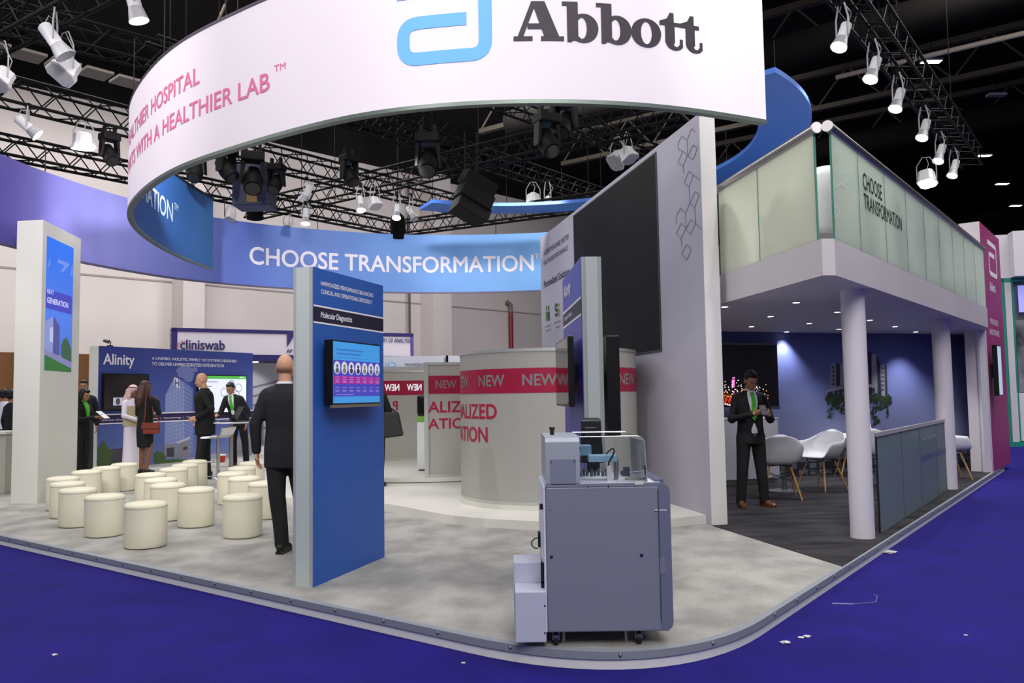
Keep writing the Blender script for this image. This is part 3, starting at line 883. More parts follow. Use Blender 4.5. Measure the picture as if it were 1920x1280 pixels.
hy = [[(1570, 330), (1578, 320)], [(1582, 345), (1598, 322)], [(1566, 352), (1576, 344), (1586, 352), (1580, 372)], [(1562, 384), (1574, 396), (1564, 410)], [(1564, 424), (1573, 405)], [(1566, 408), (1576, 430)]]
lattice(mb, FS, hy, .008, .006)
mb.build('line_print', mat('line_silver', (214, 222, 216), .3), gs, fix=False)

# mural wall at the back of the meeting room
ma, mb2 = G(1360, 622, CEIL), G(1836, 627, CEIL)
MUR = Plane((ma.x, ma.y), (mb2.x, mb2.y))
mural = graded('mural_sky', [(0, (144, 144, 172)), (.35, (134, 140, 180)), (.62, (108, 118, 168)), (.85, (86, 95, 150)), (1, (66, 70, 122))], 'Y', rough=.6, noise=.06)
_e = SCR.d; _q = SCR.a - SCR.n * wt - MUR.a
umA = (_q.x * _e.y - _q.y * _e.x) / (MUR.d.x * _e.y - MUR.d.y * _e.x); umB = MUR.uv(1853, 700)[0]
mb = MB(); mb.slab(MUR, umA, umB, PZ, CEIL, -.06, 0)
struct(mb.build('wall_mural', mural, uvbox=lambda v: ((v - MUR.a).dot(MUR.d) / 2, (v.z - PZ) / (CEIL - PZ))), 'back wall of the meeting room printed with a blue sky')
ms = thing('mural_print', 'printed tower block growing out of a leafy tree on the blue mural', 'wall print', MUR(MUR.uv(1600, 800)[0], 1.3, .004))
def mp(x, y): return MUR.uv(x, y)
def pxpoly(mb, pl, pts, off): mb.poly(pl, [pl.uv(*p) for p in pts], off)
mb = MB()
pxpoly(mb, MUR, [(1556.5, 726), (1557, 683), (1567, 680), (1567, 724)], .005)
pxpoly(mb, MUR, [(1575, 722), (1575, 682), (1592, 680), (1592, 720)], .005)
pxpoly(mb, MUR, [(1634, 744), (1634, 664), (1643, 664), (1646, 744)], .005)
pxpoly(mb, MUR, [(1652, 744), (1650, 684), (1658, 683), (1660, 744)], .005)
pxpoly(mb, MUR, [(1549, 733), (1556, 728), (1592, 720), (1640, 720), (1640, 726), (1592, 727), (1556, 734), (1550, 736)], .0055)
mb.build('tower_light_side', mat('mural_pale', (148, 150, 164), .7), ms, fix=False)
mb = MB()
pxpoly(mb, MUR, [(1567, 724), (1567, 680), (1574, 683), (1575, 722)], .005)
pxpoly(mb, MUR, [(1592, 744), (1592, 660), (1634, 660), (1634, 744)], .005)
pxpoly(mb, MUR, [(1643, 744), (1643, 664), (1651, 685), (1653, 744)], .005)
pxpoly(mb, MUR, [(1659, 744), (1657, 683), (1662, 685), (1664, 744)], .005)
pxpoly(mb, MUR, [(1553, 746), (1552, 735), (1592, 727), (1640, 727), (1640, 746)], .005)
mb.build('tower_dark_side', mat('mural_dark', (40, 40, 54), .7), ms, fix=False)
mb = MB()
for k in range(5): pxpoly(mb, MUR, [(1559, 691 + 8 * k), (1559, 686 + 8 * k), (1565, 685 + 8 * k), (1565, 690 + 8 * k)], .006)
for k in range(6): pxpoly(mb, MUR, [(1652, 693 + 8 * k), (1652, 688 + 8 * k), (1657, 688 + 8 * k), (1657, 693 + 8 * k)], .006)
mb.build('tower_window', mat('mural_win', (74, 78, 96), .7), ms, fix=False)
mb = MB()
for x in (1561, 1570, 1579, 1588): pxpoly(mb, MUR, [(x, 745), (x, 734), (x + 2.2, 733.5), (x + 2.2, 745)], .006)
mb.build('tower_pillar', mat('mural_pale', (0, 0, 0)), ms, fix=False)
random.seed(3)
for nm, cols in (('leaf_print', (44, 66, 34)), ('dark_leaf_print', (26, 40, 26))):
    mb = MB()
    def blob(x, y, r):
        u, z = MUR.uv(x, y); s_ = MUR.uv(x + r, y)[0] - u
        pts = [(u + s_ * cos(a) * random.uniform(.6, 1.1), z + s_ * sin(a) * random.uniform(.6, 1.1)) for a in [i * pi / 4 for i in range(8)]]
        mb.poly(MUR, pts, .0065 + random.random() * .001)
    for k in range(150):
        x = random.uniform(1548, 1670); y = 748 + random.gauss(0, 4)
        blob(x, min(y, 758), random.uniform(1.5, 4))
    for k in range(130):
        s_ = random.choice((-1, 1)); t_ = random.random()
        x = 1610 + s_ * (55 * (1 - t_) ** 1.0) + random.gauss(0, 4); y = 754 + t_ * 30 + random.gauss(0, 4)
        blob(x, y, random.uniform(1, 2.6))
    for k in range(90):
        t_ = random.random(); blob(1622 + 16 * sin(t_ * 9) * .7 + random.gauss(0, 2.5) + 10, 775 + t_ * 78, random.uniform(.8, 1.9))
    for k in range(30): blob(1664 + random.gauss(0, 1.5), 760 + random.random() * 22, .8)
    for k in range(30): blob(1556 + random.gauss(0, 3), 765 + random.random() * 20, .9)
    mb.build(nm, mat('mural_' + nm, cols, .7), ms, fix=False)
# low row of roofs and stone at the foot of the print
mb = MB()
u0 = MUR.uv(1458, 880)[0]; u1 = umB
zf, zg = PZ + .004, MUR.uv(1560, 855)[1]
mb.rect(MUR, u0, u1, zf, zg - .05, .004)
mb.build('foot_band_print', mat('mural_night', (36, 36, 46), .7), ms, fix=False)
mb = MB(); random.seed(5)
u = u0
while u < u1 - .2:
    wd_ = random.uniform(.1, .2)
    for j in range(3):
        if random.random() < .75:
            mb.rect(MUR, u + .02, u + wd_, zf + .02 + j * .10, zf + .10 + j * .10, .006)
    u += wd_ + .015
mb.build('stone_print', mat('mural_stone', (96, 98, 112), .7), ms, fix=False)
# dark left-hand and right-hand end walls of the room
q = MUR(umB, 0, 0); e_ = Vec((POST.a.x, POST.a.y, 0)) + bd * .28 + inn_ * .08
END = Plane((q.x, q.y), (e_.x, e_.y))
mb = MB(); mb.slab(END, 0, END.L, PZ, CEIL, -.06, 0)
struct(mb.build('wall_end', mat('mural_side', (26, 32, 74), .6)), 'dark blue end wall of the meeting room')
# ================================================================== totems and pillar
blue_pr = mat('totem_blue', (38, 88, 172), .45)
navy = mat('print_navy', (26, 20, 48), .5)
white = mat('print_pure', (235, 233, 240), .5)
alu = mat('totem_alu', (182, 190, 188), .4, .25)
endw = mat('totem_end', (190, 199, 196), .5)
blackp = mat('screen_bezel', (10, 10, 12), .3)
def offset_plane(pl, k):
    q = Plane.__new__(Plane); q.a = pl.a + pl.n * k; q.d = pl.d; q.n = pl.n; q.L = pl.L
    return q
def emat(name, rgb, e=.75): return mat(name, rgb, .3, emit=e)
def tv(name, label, pl, off, TL, TR, BL, body=.05, cat='screen', bez=.012):
    """wall-mounted screen whose glass lies `off` in front of the panel; returns thing, plane, extents"""
    q = offset_plane(pl, off)
    (ua, za), (ub, zb), (uc, zc) = q.uv(*TL), q.uv(*TR), q.uv(*BL)
    u0, u1 = sorted(((ua + uc) / 2, ub)); z1, z0 = (za + zb) / 2, zc
    t = thing(name, label, cat, q((u0 + u1) / 2, z0, 0))
    mb = MB(); mb.slab(q, u0, u1, z0, z1, -body, -.002); mb.build('housing', blackp, t, bevel=.004)
    um, zm = (u0 + u1) / 2, (z0 + z1) / 2
    mb = MB(); mb.slab(q, um - .06, um + .06, zm - .06, zm + .06, -off + .001, -body); mb.build('wall_bracket', mat('bracket', (30, 30, 32), .5, .5), t)
    return t, q, (u0 + bez, u1 - bez, z0 + bez * 1.3, z1 - bez)

# ---- molecular diagnostics totem
a, b, c = G(554, 1099), G(585, 1102), G(720.6, 1044)
T1 = Plane((b.x, b.y), (c.x, c.y))
th1 = .155
HT = 2.415
t = thing('display_totem', 'blue freestanding panel printed Molecular Diagnostics beside the white cushioned seats', 'display totem', (b.x, b.y, PZ))
mb = MB(); mb.slab(T1, .03, T1.L, PZ, HT, -th1 + .004, -.004); mb.build('core', endw, t)
mb = MB(); mb.slab(T1, 0.002, .03, PZ, HT, -th1 + .02, -.02); mb.build('end_face', endw, t)['label'] = 'pale end face'
for k, (o0, o1) in enumerate(((-.022, -.001), (-th1, -th1 + .022))):
    mb = MB(); mb.slab(T1, 0, .034, PZ, HT, o0, o1); mb.build('edge_profile', alu, t)
mb = MB(); mb.slab(T1, .012, T1.L, PZ, HT, -.002, .002); fp = mb.build('printed_panel', blue_pr, t); fp['label'] = 'blue printed front'
def zline(pl, x, y): return pl.uv(x, y)[1]
zb1, zb0 = (zline(T1, 584, 571) + zline(T1, 714, 596)) / 2, (zline(T1, 584, 602) + zline(T1, 714, 623)) / 2
mb = MB(); mb.rect(T1, .014, T1.L, zb0, zb1, .003); mb.build('title_band', navy, t)
for z in (zb0, zb1):
    mb = MB(); mb.rect(T1, .014, T1.L, z - .006, z + .006, .004); mb.build('white_rule', white, t)
mb = MB()
skew(T1, 'HARMONIZED PERFORMANCE BALANCING', (601, 534), (699, 558), hgt(T1, 601, 526, 534), mb, .004)
mb.build('lettering', white, t, fix=False); mb = MB()
skew(T1, 'CLINICAL AND OPERATIONAL EFFICIENCY', (601, 549.5), (697, 571), hgt(T1, 601, 541.5, 549.5), mb, .004)
mb.build('lettering', white, t, fix=False)
mb = MB(); skew(T1, 'Molecular Diagnostics', (600.7, 598), (659, 608), hgt(T1, 601, 583.5, 598), mb, .005, .012); mb.build('lettering', white, t, fix=False)
def p1(x, y): return (440 + x * .375, 640 + y * .375)
hl = [[(690, 430), (668, 462), (672, 505), (690, 535), (710, 507), (690, 483), (672, 505)], [(690, 430), (708, 462), (725, 430)], [(708, 462), (710, 507)], [(725, 430), (735, 440)], [(710, 507), (735, 533)], [(710, 507), (728, 483), (735, 490)],
      [(690, 535), (692, 587), (712, 612), (730, 587), (711, 563), (692, 587)], [(712, 612), (713, 640)], [(680, 672), (660, 708), (662, 752), (680, 780), (700, 752), (682, 727), (662, 752)], [(680, 672), (697, 705), (700, 752)], [(697, 705), (716, 655), (737, 640)],
      [(716, 655), (738, 690)], [(700, 752), (718, 722), (738, 740), (716, 770), (700, 752)], [(680, 780), (678, 825), (697, 852), (717, 825), (697, 800), (678, 825)]]
mb = MB(); lattice(mb, T1, [[p1(*q) for q in l] for l in hl], .004, .003); mb.build('hexagon_print', mat('line_blue', (66, 108, 182), .5), t, fix=False)
# its screen
tvt, Q, (u0, u1, z0, z1) = tv('display_screen', 'lit presentation screen with cyan and magenta slide on the blue totem', T1, .10, (623, 635), (713, 647), (624, 760), .07)
mb = MB(); mb.slab(Q, u0, u1, z0, z1, -.002, 0); mb.build('display', emat('scr_cyan', (58, 140, 205), .55), tvt)
H = z1 - z0; W = u1 - u0
def sub(mbname, rgb, fn, e=.55, off=.001):
    mb = MB(); fn(mb, off); mb.build(mbname, emat('scr_' + mbname + '%d_%d_%d' % rgb, rgb, e), tvt, fix=False)
sub('violet_field', (62, 62, 170), lambda m_, o_: m_.rect(Q, u0, u1, z0 + H * .11, z0 + H * .70, o_))
sub('magenta_field', (150, 32, 140), lambda m_, o_: m_.rect(Q, u0, u1, z0 + H * .315, z0 + H * .445, o_), .55, .002)
for k in range(7):
    uc = u0 + W * (.07 + k * .1435)
    sub('portrait_disc', (196, 200, 212), lambda m_, o_: m_.disc(Q, uc, z0 + H * .575, W * .062, H * .105, o_), .5, .002)
    def bust(m_, o_):
        m_.disc(Q, uc, z0 + H * .605, W * .022, H * .032, o_, 10); m_.disc(Q, uc, z0 + H * .53, W * .034, H * .045, o_, 10)
    sub('portrait_figure', ((80, 84, 100), (120, 112, 96), (64, 40, 44), (36, 40, 62), (132, 120, 122), (104, 88, 104), (126, 122, 132))[k], bust, .4, .003)
def lines(m_, o_):
    for k in range(7):
        uc = u0 + W * (.07 + k * .1435)
        for z in (.42, .385, .355, .335, .25, .205, .18): m_.rect(Q, uc - W * .04, uc + W * .04, z0 + H * z, z0 + H * (z + .008), o_)
    m_.rect(Q, u0 + W * .04, u0 + W * .4, z0 + H * .135, z0 + H * .142, o_)
sub('text_rows', (150, 148, 196), lines, .5, .003)
def headl(m_, o_):
    m_.rect(Q, u0 + W * .06, u0 + W * .62, z0 + H * .865, z0 + H * .885, o_); m_.rect(Q, u0 + W * .06, u0 + W * .57, z0 + H * .80, z0 + H * .82, o_); m_.rect(Q, u0 + W * .06, u0 + W * .82, z0 + H * .745, z0 + H * .75, o_)
sub('heading_rows', (52, 104, 176), headl, .5, .002)
mb = MB(); mb.slab(Q, u0 - .014, u1 + .014, z0 - .034, z0 - .012, -.02, .004); mb.build('lower_bezel', mat('bezel_silver', (150, 142, 132), .35, .7), tvt)

# ---- transfusion totem behind the analyser
d2 = 5.45
n0 = YP(1096, 800, d2); n0 = Vec((n0.x, n0.y, 0))
HT2 = (VZ(481, n0) + HT) / 2
HT2 = VZ(481, n0)
dirx = Vec((ray(893, 735).x, ray(893, 735).y, 0)).normalized()
T2 = Plane((n0.x, n0.y), (n0.x + dirx.x * 1.16, n0.y + dirx.y * 1.16))
if T2.n.x > 0: T2.n = -T2.n
th2 = .135
t = thing('display_totem', 'violet-blue freestanding panel printed Alinity behind the clear-topped lab machine', 'display totem', (n0.x, n0.y, PZ))
mb = MB(); mb.slab(T2, .03, T2.L, PZ, HT2, -th2 + .004, -.004); mb.build('core', endw, t)
mb = MB(); mb.slab(T2, 0.0, .03, PZ, HT2, -th2 + .028, -.028); mb.build('end_face', mat('totem_end_grey', (164, 171, 172), .5), t)['label'] = 'pale end face'
for (o0, o1) in ((-.03, -.001), (-th2, -th2 + .03)):
    mb = MB(); mb.slab(T2, 0.004, .034, PZ, HT2, o0, o1); mb.build('edge_profile', mat('alu_dull', (140, 148, 146), .5, .1), t)
viol = mat('totem_violet', (62, 66, 168), .4)
mb = MB(); mb.slab(T2, .02, T2.L, PZ, HT2, -.002, .002); mb.build('printed_panel', viol, t)['label'] = 'violet blue printed front'
zb1, zb0 = zline(T2, 1057, 588), zline(T2, 1057, 615)
mb = MB(); mb.rect(T2, .022, T2.L, zb0, zb1, .003); mb.build('title_band', navy, t)
for z in (zb0, zb1):
    mb = MB(); mb.rect(T2, .022, T2.L, z - .008, z + .008, .004); mb.build('white_rule', white, t)
mb = MB(); skew(T2, 'Alinity', (1058.5, 564), (1071.5, 556), hgt(T2, 1059, 537, 565), mb, .005, .02); mb.build('lettering', white, t, fix=False)
mb = MB(); skew(T2, 'Transfusion Medicine', (1059, 601), (1073.5, 592), hgt(T2, 1060, 593, 601), mb, .005, .01); mb.build('lettering', white, t, fix=False)
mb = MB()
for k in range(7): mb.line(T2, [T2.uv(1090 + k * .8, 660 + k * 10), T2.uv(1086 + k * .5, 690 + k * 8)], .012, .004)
mb.build('glare_streak', mat('painted_glare', (120, 128, 208), .4), t, fix=False)  # glare painted onto the panel as pale strokes
# left screen, seen nearly edge-on
tvt, Q, (u0, u1, z0, z1) = tv('display_screen', 'dark glossy screen on the left face of the violet totem, seen almost edge-on', T2, .10, (1042, 645), (1064, 627), (1042, 760), .04)
mb = MB(); mb.slab(Q, u0, u1, z0, z1, -.002, 0); mb.build('display', mat('glossy_black', (20, 20, 24), .04, 0, .9), tvt)
# right side screen on the other face
T2R = offset_plane(T2, -th2); T2R.n = -T2.n
n_ = thing('display_screen', 'black screen on the right face of the violet totem', 'screen', T2R(.6, 1.2, .1))
q = offset_plane(T2R, .06)
(ua, _), (ub, _) = q.uv(1150, 700), q.uv(1139, 700)
zt_, zb_ = 1.45 + (736 - 628) / F * (d2 + .25), 1.45 - (815 - 736) / F * (d2 + .25)
u0, u1 = .18, .98
mb = MB(); mb.slab(T2R, u0, u1, zb_, zt_, .05, .14); mb.build('housing', blackp, n_, bevel=.004)
mb = MB(); mb.slab(T2R, .45, .7, zb_ + .25, zt_ - .25, 0.001, .05); mb.build('wall_bracket', mat('bracket', (0, 0, 0)), n_)
mb = MB(); mb.slab(T2R, u0 + .015, u1 - .015, zb_ + .015, zt_ - .015, .139, .142); mb.build('display', mat('glossy_black', (0, 0, 0)), n_)

# ---- tall pillar with the next generation screen
a, b = G(20, 944), G(69.5, 944)
av, bv = Vec((a.x, a.y, 0)), Vec((b.x, b.y, 0))
PF = Plane((a.x, a.y), (b.x, b.y))
back_ = -PF.n
def pxx(p):
    q = Vec((p[0], p[1], 1.45)) - CAM; return 960 + F * q.dot(_r) / q.dot(_f)
dd = .3
while pxx(bv + back_ * dd) > 145 and dd < 4: dd += .02
while pxx(bv + back_ * dd) < 145 and dd < 4: dd += .02
# rotate the flank slightly so that its far edge lands where it stands
cv = None
vpd = Vec((ray(735, 738).x, ray(735, 738).y, 0)).normalized()
dd = .2
while pxx(bv + vpd * dd) < 146 and dd < 4: dd += .01
cv = bv + vpd * dd
HP = (VZ(413, av) + VZ(413, bv)) / 2
t = thing('screen_pillar', 'tall white pillar at the left edge with a tall lit portrait screen', 'pillar', (av.x, av.y, PZ))
dv = av + (cv - bv)
mb = MB(); mb.prism([av, bv, cv, dv], PZ, HP); mb.build('pillar_body', noisy('pillar_white', (212, 212, 204), (218, 218, 210), .7, .6, 2), t)
PR = Plane((bv.x, bv.y), (cv.x, cv.y))
(ua, za), (ub, zb), (uc, zc), (ud, zd) = PR.uv(88.5, 443), PR.uv(139, 464.5), PR.uv(132.5, 697), PR.uv(82, 694)
u0, u1, z1, z0 = (ua + ud) / 2, (ub + uc) / 2, (za + zb) / 2, (zc + zd) / 2
mb = MB(); mb.slab(PR, u0, u1, z0, z1, -.01, .002); mb.build('portrait_screen', graded('scr_sky', [(0, (70, 110, 190)), (.5, (74, 120, 220)), (1, (40, 104, 216))], 'Y', emit=.55, noise=.1), t, uvbox=lambda v: (0, (v.z - z0) / (z1 - z0)))
W, H = u1 - u0, z1 - z0
def pscr(nm, rgb, polys, off, e=.5):
    mb = MB()
    for pts in polys: mb.poly(PR, [(u0 + x * W, z0 + y * H) for x, y in pts], off)
    mb.build(nm, emat('scr_%s_%d' % (nm, rgb[0]), rgb, e), t, fix=False)
pscr('title_field', (58, 66, 180), [[(0, .46), (.97, .46), (.97, .605), (0, .605)]], .003)
pscr('lawn', (40, 104, 44), [[(0, 0), (.98, 0), (.98, .03), (0, .115)]], .003)
pscr('pavement', (124, 124, 170), [[(0, .115), (.98, .03), (.98, .10), (0, .16)]], .0032)
pscr('building_light', (128, 142, 200), [[(0, .16), (0, .36), (.28, .415), (.28, .13)]], .0034)
pscr('building_shade', (74, 74, 140), [[(.28, .13), (.28, .415), (.52, .345), (.52, .12)]], .0034)
pscr('building_window', (176, 186, 226), [[(.16, .22), (.16, .32), (.28, .33), (.28, .21)]], .0036)
pscr('tree', (46, 86, 56), [[(.6, .11), (.58, .2), (.66, .25), (.78, .27), (.9, .22), (.98, .18), (.98, .08)]], .0036)
pscr('mast', (110, 140, 220), [[(.04, .77), (.1, .83), (.14, .83), (.1, .77)], [(.4, .86), (.86, .86), (.6, .77), (.5, .77), (.66, .83), (.4, .83)], [(.9, .77), (.94, .86), (.97, .86), (.97, .77)]], .003)
mb = MB()
skew(PR, 'NEXT', (87.5, 551), (100, 551), hgt(PR, 90, 543, 551), mb, .005, 0)
mb.build('lettering', emat('scr_text', (216, 218, 240), .6), t, fix=False); mb = MB()
skew(PR, 'GENERATION', (87.5, 568), (127, 576.5), hgt(PR, 88, 557.5, 568), mb, .005, .01)
mb.build('lettering', emat('scr_text', (216, 218, 240), .6), t, fix=False)

# ================================================================== frosted cylinders on the stage
ZS = PZ + .09
def circle(cx, cy, r, a0, a1, n): return [(cx + r * cos(R(a0 + (a1 - a0) * i / n)), cy + r * sin(R(a0 + (a1 - a0) * i / n))) for i in range(n + 1)]
frost = glassy('frost_film', (192, 190, 184), .05, .3, .35, .12)
redf = mat('red_film', (150, 24, 58), .35)
silver = mat('silver_rail', (196, 200, 194), .35, .6)
mirror = mat('cutout_glass', (190, 186, 180), .18, .75)
front = G(1020, 957, ZS)
rA = front.y * .106 / (1 - .106); cxA = (1024 - 960) / F * (front.y + rA) + .012; cyA = front.y + rA
CA = Bent(circle(cxA, cyA, rA, 100, 460, 120), 1)
topA = 1.45 + (737.5 - 649) / F * front.y
t = thing('frosted_drum', 'big frosted round glass drum with red NEW band standing on the front of the stage', 'glass drum', (cxA, cyA, ZS))
vs, fs = strip(CA, 0, CA.L, ZS + .07, topA - .02, -.008, 0, 120); MB().add(vs, fs).build('frosted_wall', frost, t, smooth=True, angle=50)
vs, fs = strip(CA, 0, CA.L, topA - .035, topA, -.02, .008, 120); MB().add(vs, fs).build('top_rail', silver, t, smooth=True, angle=50)
vs, fs = strip(CA, 0, CA.L, ZS + .05, ZS + .085, -.03, .012, 120); MB().add(vs, fs).build('bottom_rail', silver, t, smooth=True, angle=50)
vs, fs = strip(CA, 0, CA.L, ZS, ZS + .05, -.03, .03, 120); MB().add(vs, fs).build('base_ring', mat('base_ring', (206, 206, 196), .4), t, smooth=True, angle=50)
zr1, zr0 = CA.uv(1011, 689)[1], CA.uv(1011, 736)[1]
vs, fs = strip(CA, .01, CA.L - .01, zr0, zr1, .001, .003, 120); MB().add(vs, fs).build('red_band', redf, t, smooth=True, angle=50)
zn1, zn0 = CA.uv(1011, 701)[1], CA.uv(1011, 722)[1]
uA0, uA1 = CA.uv(980, 712)[0], CA.uv(1044, 712)[0]
stp = R(32) * rA
for k in range(-3, 5):
    mb = MB(); write(mb, CA, 'NEW', uA0 + k * stp, zn0, uA1 + k * stp, zn1, .006, .02); mb.build('lettering', mirror, t, fix=False)['label'] = 'clear word NEW in the red band'
mb = MB()
def rightset(pl, s, xr, yt, yb, k=1.05, bold=.02):
    ur, zt = pl.uv(xr, yt); zb = pl.uv(xr, yb)[1]
    w_ = width_of(s, 0) * (zt - zb) * k
    write(mb, pl, s, ur - w_, zb, ur, zt, .004, bold)
rightset(CA, 'PERSONALIZED', 931, 757.5, 785)
mb.build('lettering', mat('red_film_text', (160, 28, 62), .4), t, fix=False)['label'] = 'upper red word on the frosted wall'; mb = MB()
rightset(CA, 'INNOVATION', 914, 801, 829)
mb.build('lettering', mat('red_film_text', (160, 28, 62), .4), t, fix=False)['label'] = 'lower red word on the frosted wall'

# second enclosure
cyB, cxB, rB = 13.75, -1.42, 1.72
def circB(a0, a1, n, r=rB): return circle(cxB, cyB, r, a0, a1, n)
t = thing('frosted_drum', 'rear frosted glass drum with an open front, its inside showing mirrored NEW lettering', 'glass drum', (cxB, cyB, ZS))
topB = 1.95
fl = YP(797, 800, 12.15)
frame_ang = math.degrees(atan2(fl.y - cyB, fl.x - cxB))
# base rings
MB().lathe([(rB + .22, 0), (rB + .22, .045), (rB + .1, .045), (rB + .1, .09), (rB - .1, .09)], (cxB, cyB, ZS), 80).build('base_ring', mat('base_ring', (0, 0, 0)), t, smooth=True, angle=30)
MB().lathe([(rB + .225, .04), (rB + .226, .048), (rB + .2, .049)], (cxB, cyB, ZS), 80, cap=False).build('base_edge', mat('base_edge', (70, 70, 74), .4), t, smooth=True)
CB = Bent(circB(frame_ang, frame_ang + 262, 110), 1)
gback = noisy('frost_inner', (196, 196, 200), (204, 204, 208), .5, .4, 2)
z0 = ZS + .09
vs, fs = strip(CB, 0, CB.L, z0 + .04, topB - .03, -.008, 0, 110); MB().add(vs, fs).build('frosted_wall', frost, t, smooth=True, angle=50)
vs, fs = strip(CB, 0, CB.L, topB - .04, topB, -.02, .01, 110); MB().add(vs, fs).build('top_rail', silver, t, smooth=True, angle=50)
vs, fs = strip(CB, 0, CB.L, z0, z0 + .05, -.03, .012, 110); MB().add(vs, fs).build('bottom_rail', silver, t, smooth=True, angle=50)
for u_ in (0.025, CB.L - .025):
    mb = MB(); p = CB(u_, 0, 0); mb.box(p.x - .03, p.x + .03, p.y - .03, p.y + .03, z0, topB); mb.build('door_post', silver, t)
zr1, zr0 = CB.uv(830, 704)[1], CB.uv(830, 738)[1]
vs, fs = strip(CB, .06, CB.L, zr0, zr1, -.012, .003, 110); MB().add(vs, fs).build('red_band', redf, t, smooth=True, angle=50)
mb = MB()
zn1, zn0 = CB.uv(830, 713)[1], CB.uv(830, 728)[1]
ua = CB.uv(817, 720)[0]; ub = ua + (zn1 - zn0) * 2.6
sp_ = (ub - ua) * 1.75
k = 0
while ua + k * sp_ + (ub - ua) < CB.L:
    mb = MB(); write(mb, CB, 'NEW', ua + k * sp_, zn0, ub + k * sp_, zn1, .006, .02); k += 1; mb.build('lettering', mirror, t, fix=False)
mb = MB()
# the same words seen from inside, mirrored and glowing through
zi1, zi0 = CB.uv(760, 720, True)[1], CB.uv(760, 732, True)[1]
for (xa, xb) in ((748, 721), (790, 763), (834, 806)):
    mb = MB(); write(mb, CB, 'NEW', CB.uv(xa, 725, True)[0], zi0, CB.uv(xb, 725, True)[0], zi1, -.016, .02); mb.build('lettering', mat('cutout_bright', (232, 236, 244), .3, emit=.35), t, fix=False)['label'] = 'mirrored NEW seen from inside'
mb = MB()
za, zb = CB.uv(740, 752, True)[1], CB.uv(740, 768, True)[1]
write(mb, CB, 'P', CB.uv(745, 760, True)[0], zb, CB.uv(736, 760, True)[0], za, -.012, .02)
mb.build('lettering', mat('red_film_text', (0, 0, 0)), t, fix=False); mb = MB()
ul_, zt_ = CB.uv(803, 753); zb_ = CB.uv(803, 773)[1]
write(mb, CB, 'ALIZED', ul_, zb_, ul_ + width_of('ALIZED', 0) * (zt_ - zb_) * 1.12, zt_, .004, .02)
mb.build('lettering', mat('red_film_text', (0, 0, 0)), t, fix=False); mb = MB()
zt_, zb_ = CB.uv(803, 785)[1], CB.uv(803, 804)[1]
write(mb, CB, 'ATION', ul_, zb_, ul_ + width_of('ATION', 0) * (zt_ - zb_) * 1.12, zt_, .004, .02)
mb.build('lettering', mat('red_film_text', (0, 0, 0)), t, fix=False)
# lab cabinet inside the rear drum
p = YP(797, 850, 13.2)
t = thing('lab_cabinet', 'white and black lab cabinet with green stripe inside the rear frosted drum', 'lab machine', (p.x, p.y, ZS + .09))
zq = lambda y: 1.45 + (739 - y) / F * 13.2
mb = MB(); mb.box(p.x - .12, p.x + .5, p.y - .05, p.y + .6, ZS + .11, zq(785)); mb.build('lower_body', mat('machine_white', (226, 228, 232), .4), t, bevel=.02)
mb = MB(); mb.box(p.x - .122, p.x + .5, p.y - .055, p.y + .6, zq(785), zq(775)); mb.build('green_stripe', mat('stripe_green', (120, 178, 70), .4), t)
mb = MB(); mb.box(p.x - .12, p.x + .5, p.y - .05, p.y + .6, zq(775), zq(736)); mb.build('black_hood', mat('hood_black', (18, 18, 20), .25), t, bevel=.04)
mb = MB(); mb.box(p.x - .1, p.x + .48, p.y - .03, p.y + .58, ZS + .09, ZS + .11); mb.build('plinth', blackp, t)
# small clip and camera on the rims
p = YP(836, 672, 12.3)
t = thing('rim_camera', 'tiny black camera clipped on the rim of the rear drum', 'camera', (p.x, p.y, topB))
mb = MB(); mb.box(p.x + .0, p.x + .035, p.y - .02, p.y + .02, topB, topB + .11); mb.build('housing', blackp, t)
mb = MB(); mb.box(p.x - .03, p.x, p.y - .02, p.y + .02, topB, topB + .08); mb.build('clip', silver, t)
# ================================================================== lab analyser in front
Y0, Y1 = 4.50, 5.12
def X(px, py, y=Y0): return YP(px, py, y).x
def Z(px, py, y=Y0): return YP(px, py, y).z
cab = mat('cabinet_lilac', (130, 134, 149), .42, .15)
cabw = mat('cabinet_white', (214, 218, 230), .4)
cabd = mat('cabinet_dark', (26, 26, 32), .5)
steel_s = mat('screw_blue', (60, 60, 110), .3, .6)
xl, xr, zb, zt = X(1025, 1040), X(1240, 1040), Z(1130, 1184), Z(1130, 912)
AN = thing('lab_analyser', 'large pale lilac lab analyser on castors with clear cover, front centre of platform', 'lab machine', ((xl + xr) / 2, (Y0 + Y1) / 2, PZ))
mb = MB(); mb.box(xl, xr, Y0, Y1, zb, zt); mb.build('side_panel', cab, AN, bevel=.008)['label'] = 'big plain lilac side panel'
# wrap-around front edge on the right
fx = X(1257, 960)
def edge_profile(x0, x1, z0, z1, r=.045, n=6):
    pts = [(x0, z0), (x1 - r * .6, z0)]
    pts += [(x1 - r + r * cos(R(-90 + 90 * k / n)), z0 + r + r * sin(R(-90 + 90 * k / n))) for k in range(n + 1)]
    pts += [(x1 - r + r * cos(R(90 * k / n)), z1 - r + r * sin(R(90 * k / n))) for k in range(n + 1)]
    return pts + [(x0, z1)]
rim = mat('cabinet_rim', (116, 122, 142), .35, .2)
zr = Z(1250, 906)
pr = edge_profile(xr - .01, fx, Z(1240, 1182), zr)
mb = MB(); mb.rings([[Vec((x, y, z)) for x, z in pr] for y in (Y0 - .004, Y1)]); mb.build('front_edge', rim, AN)['label'] = 'grey rounded front edge'
mb = MB(); mb.box(xr - .012, xr - .006, Y0 - .006, Y0, Z(1240, 1165), zr - .03); mb.build('door_gap', mat('gap_grey', (72, 74, 90), .5), AN)
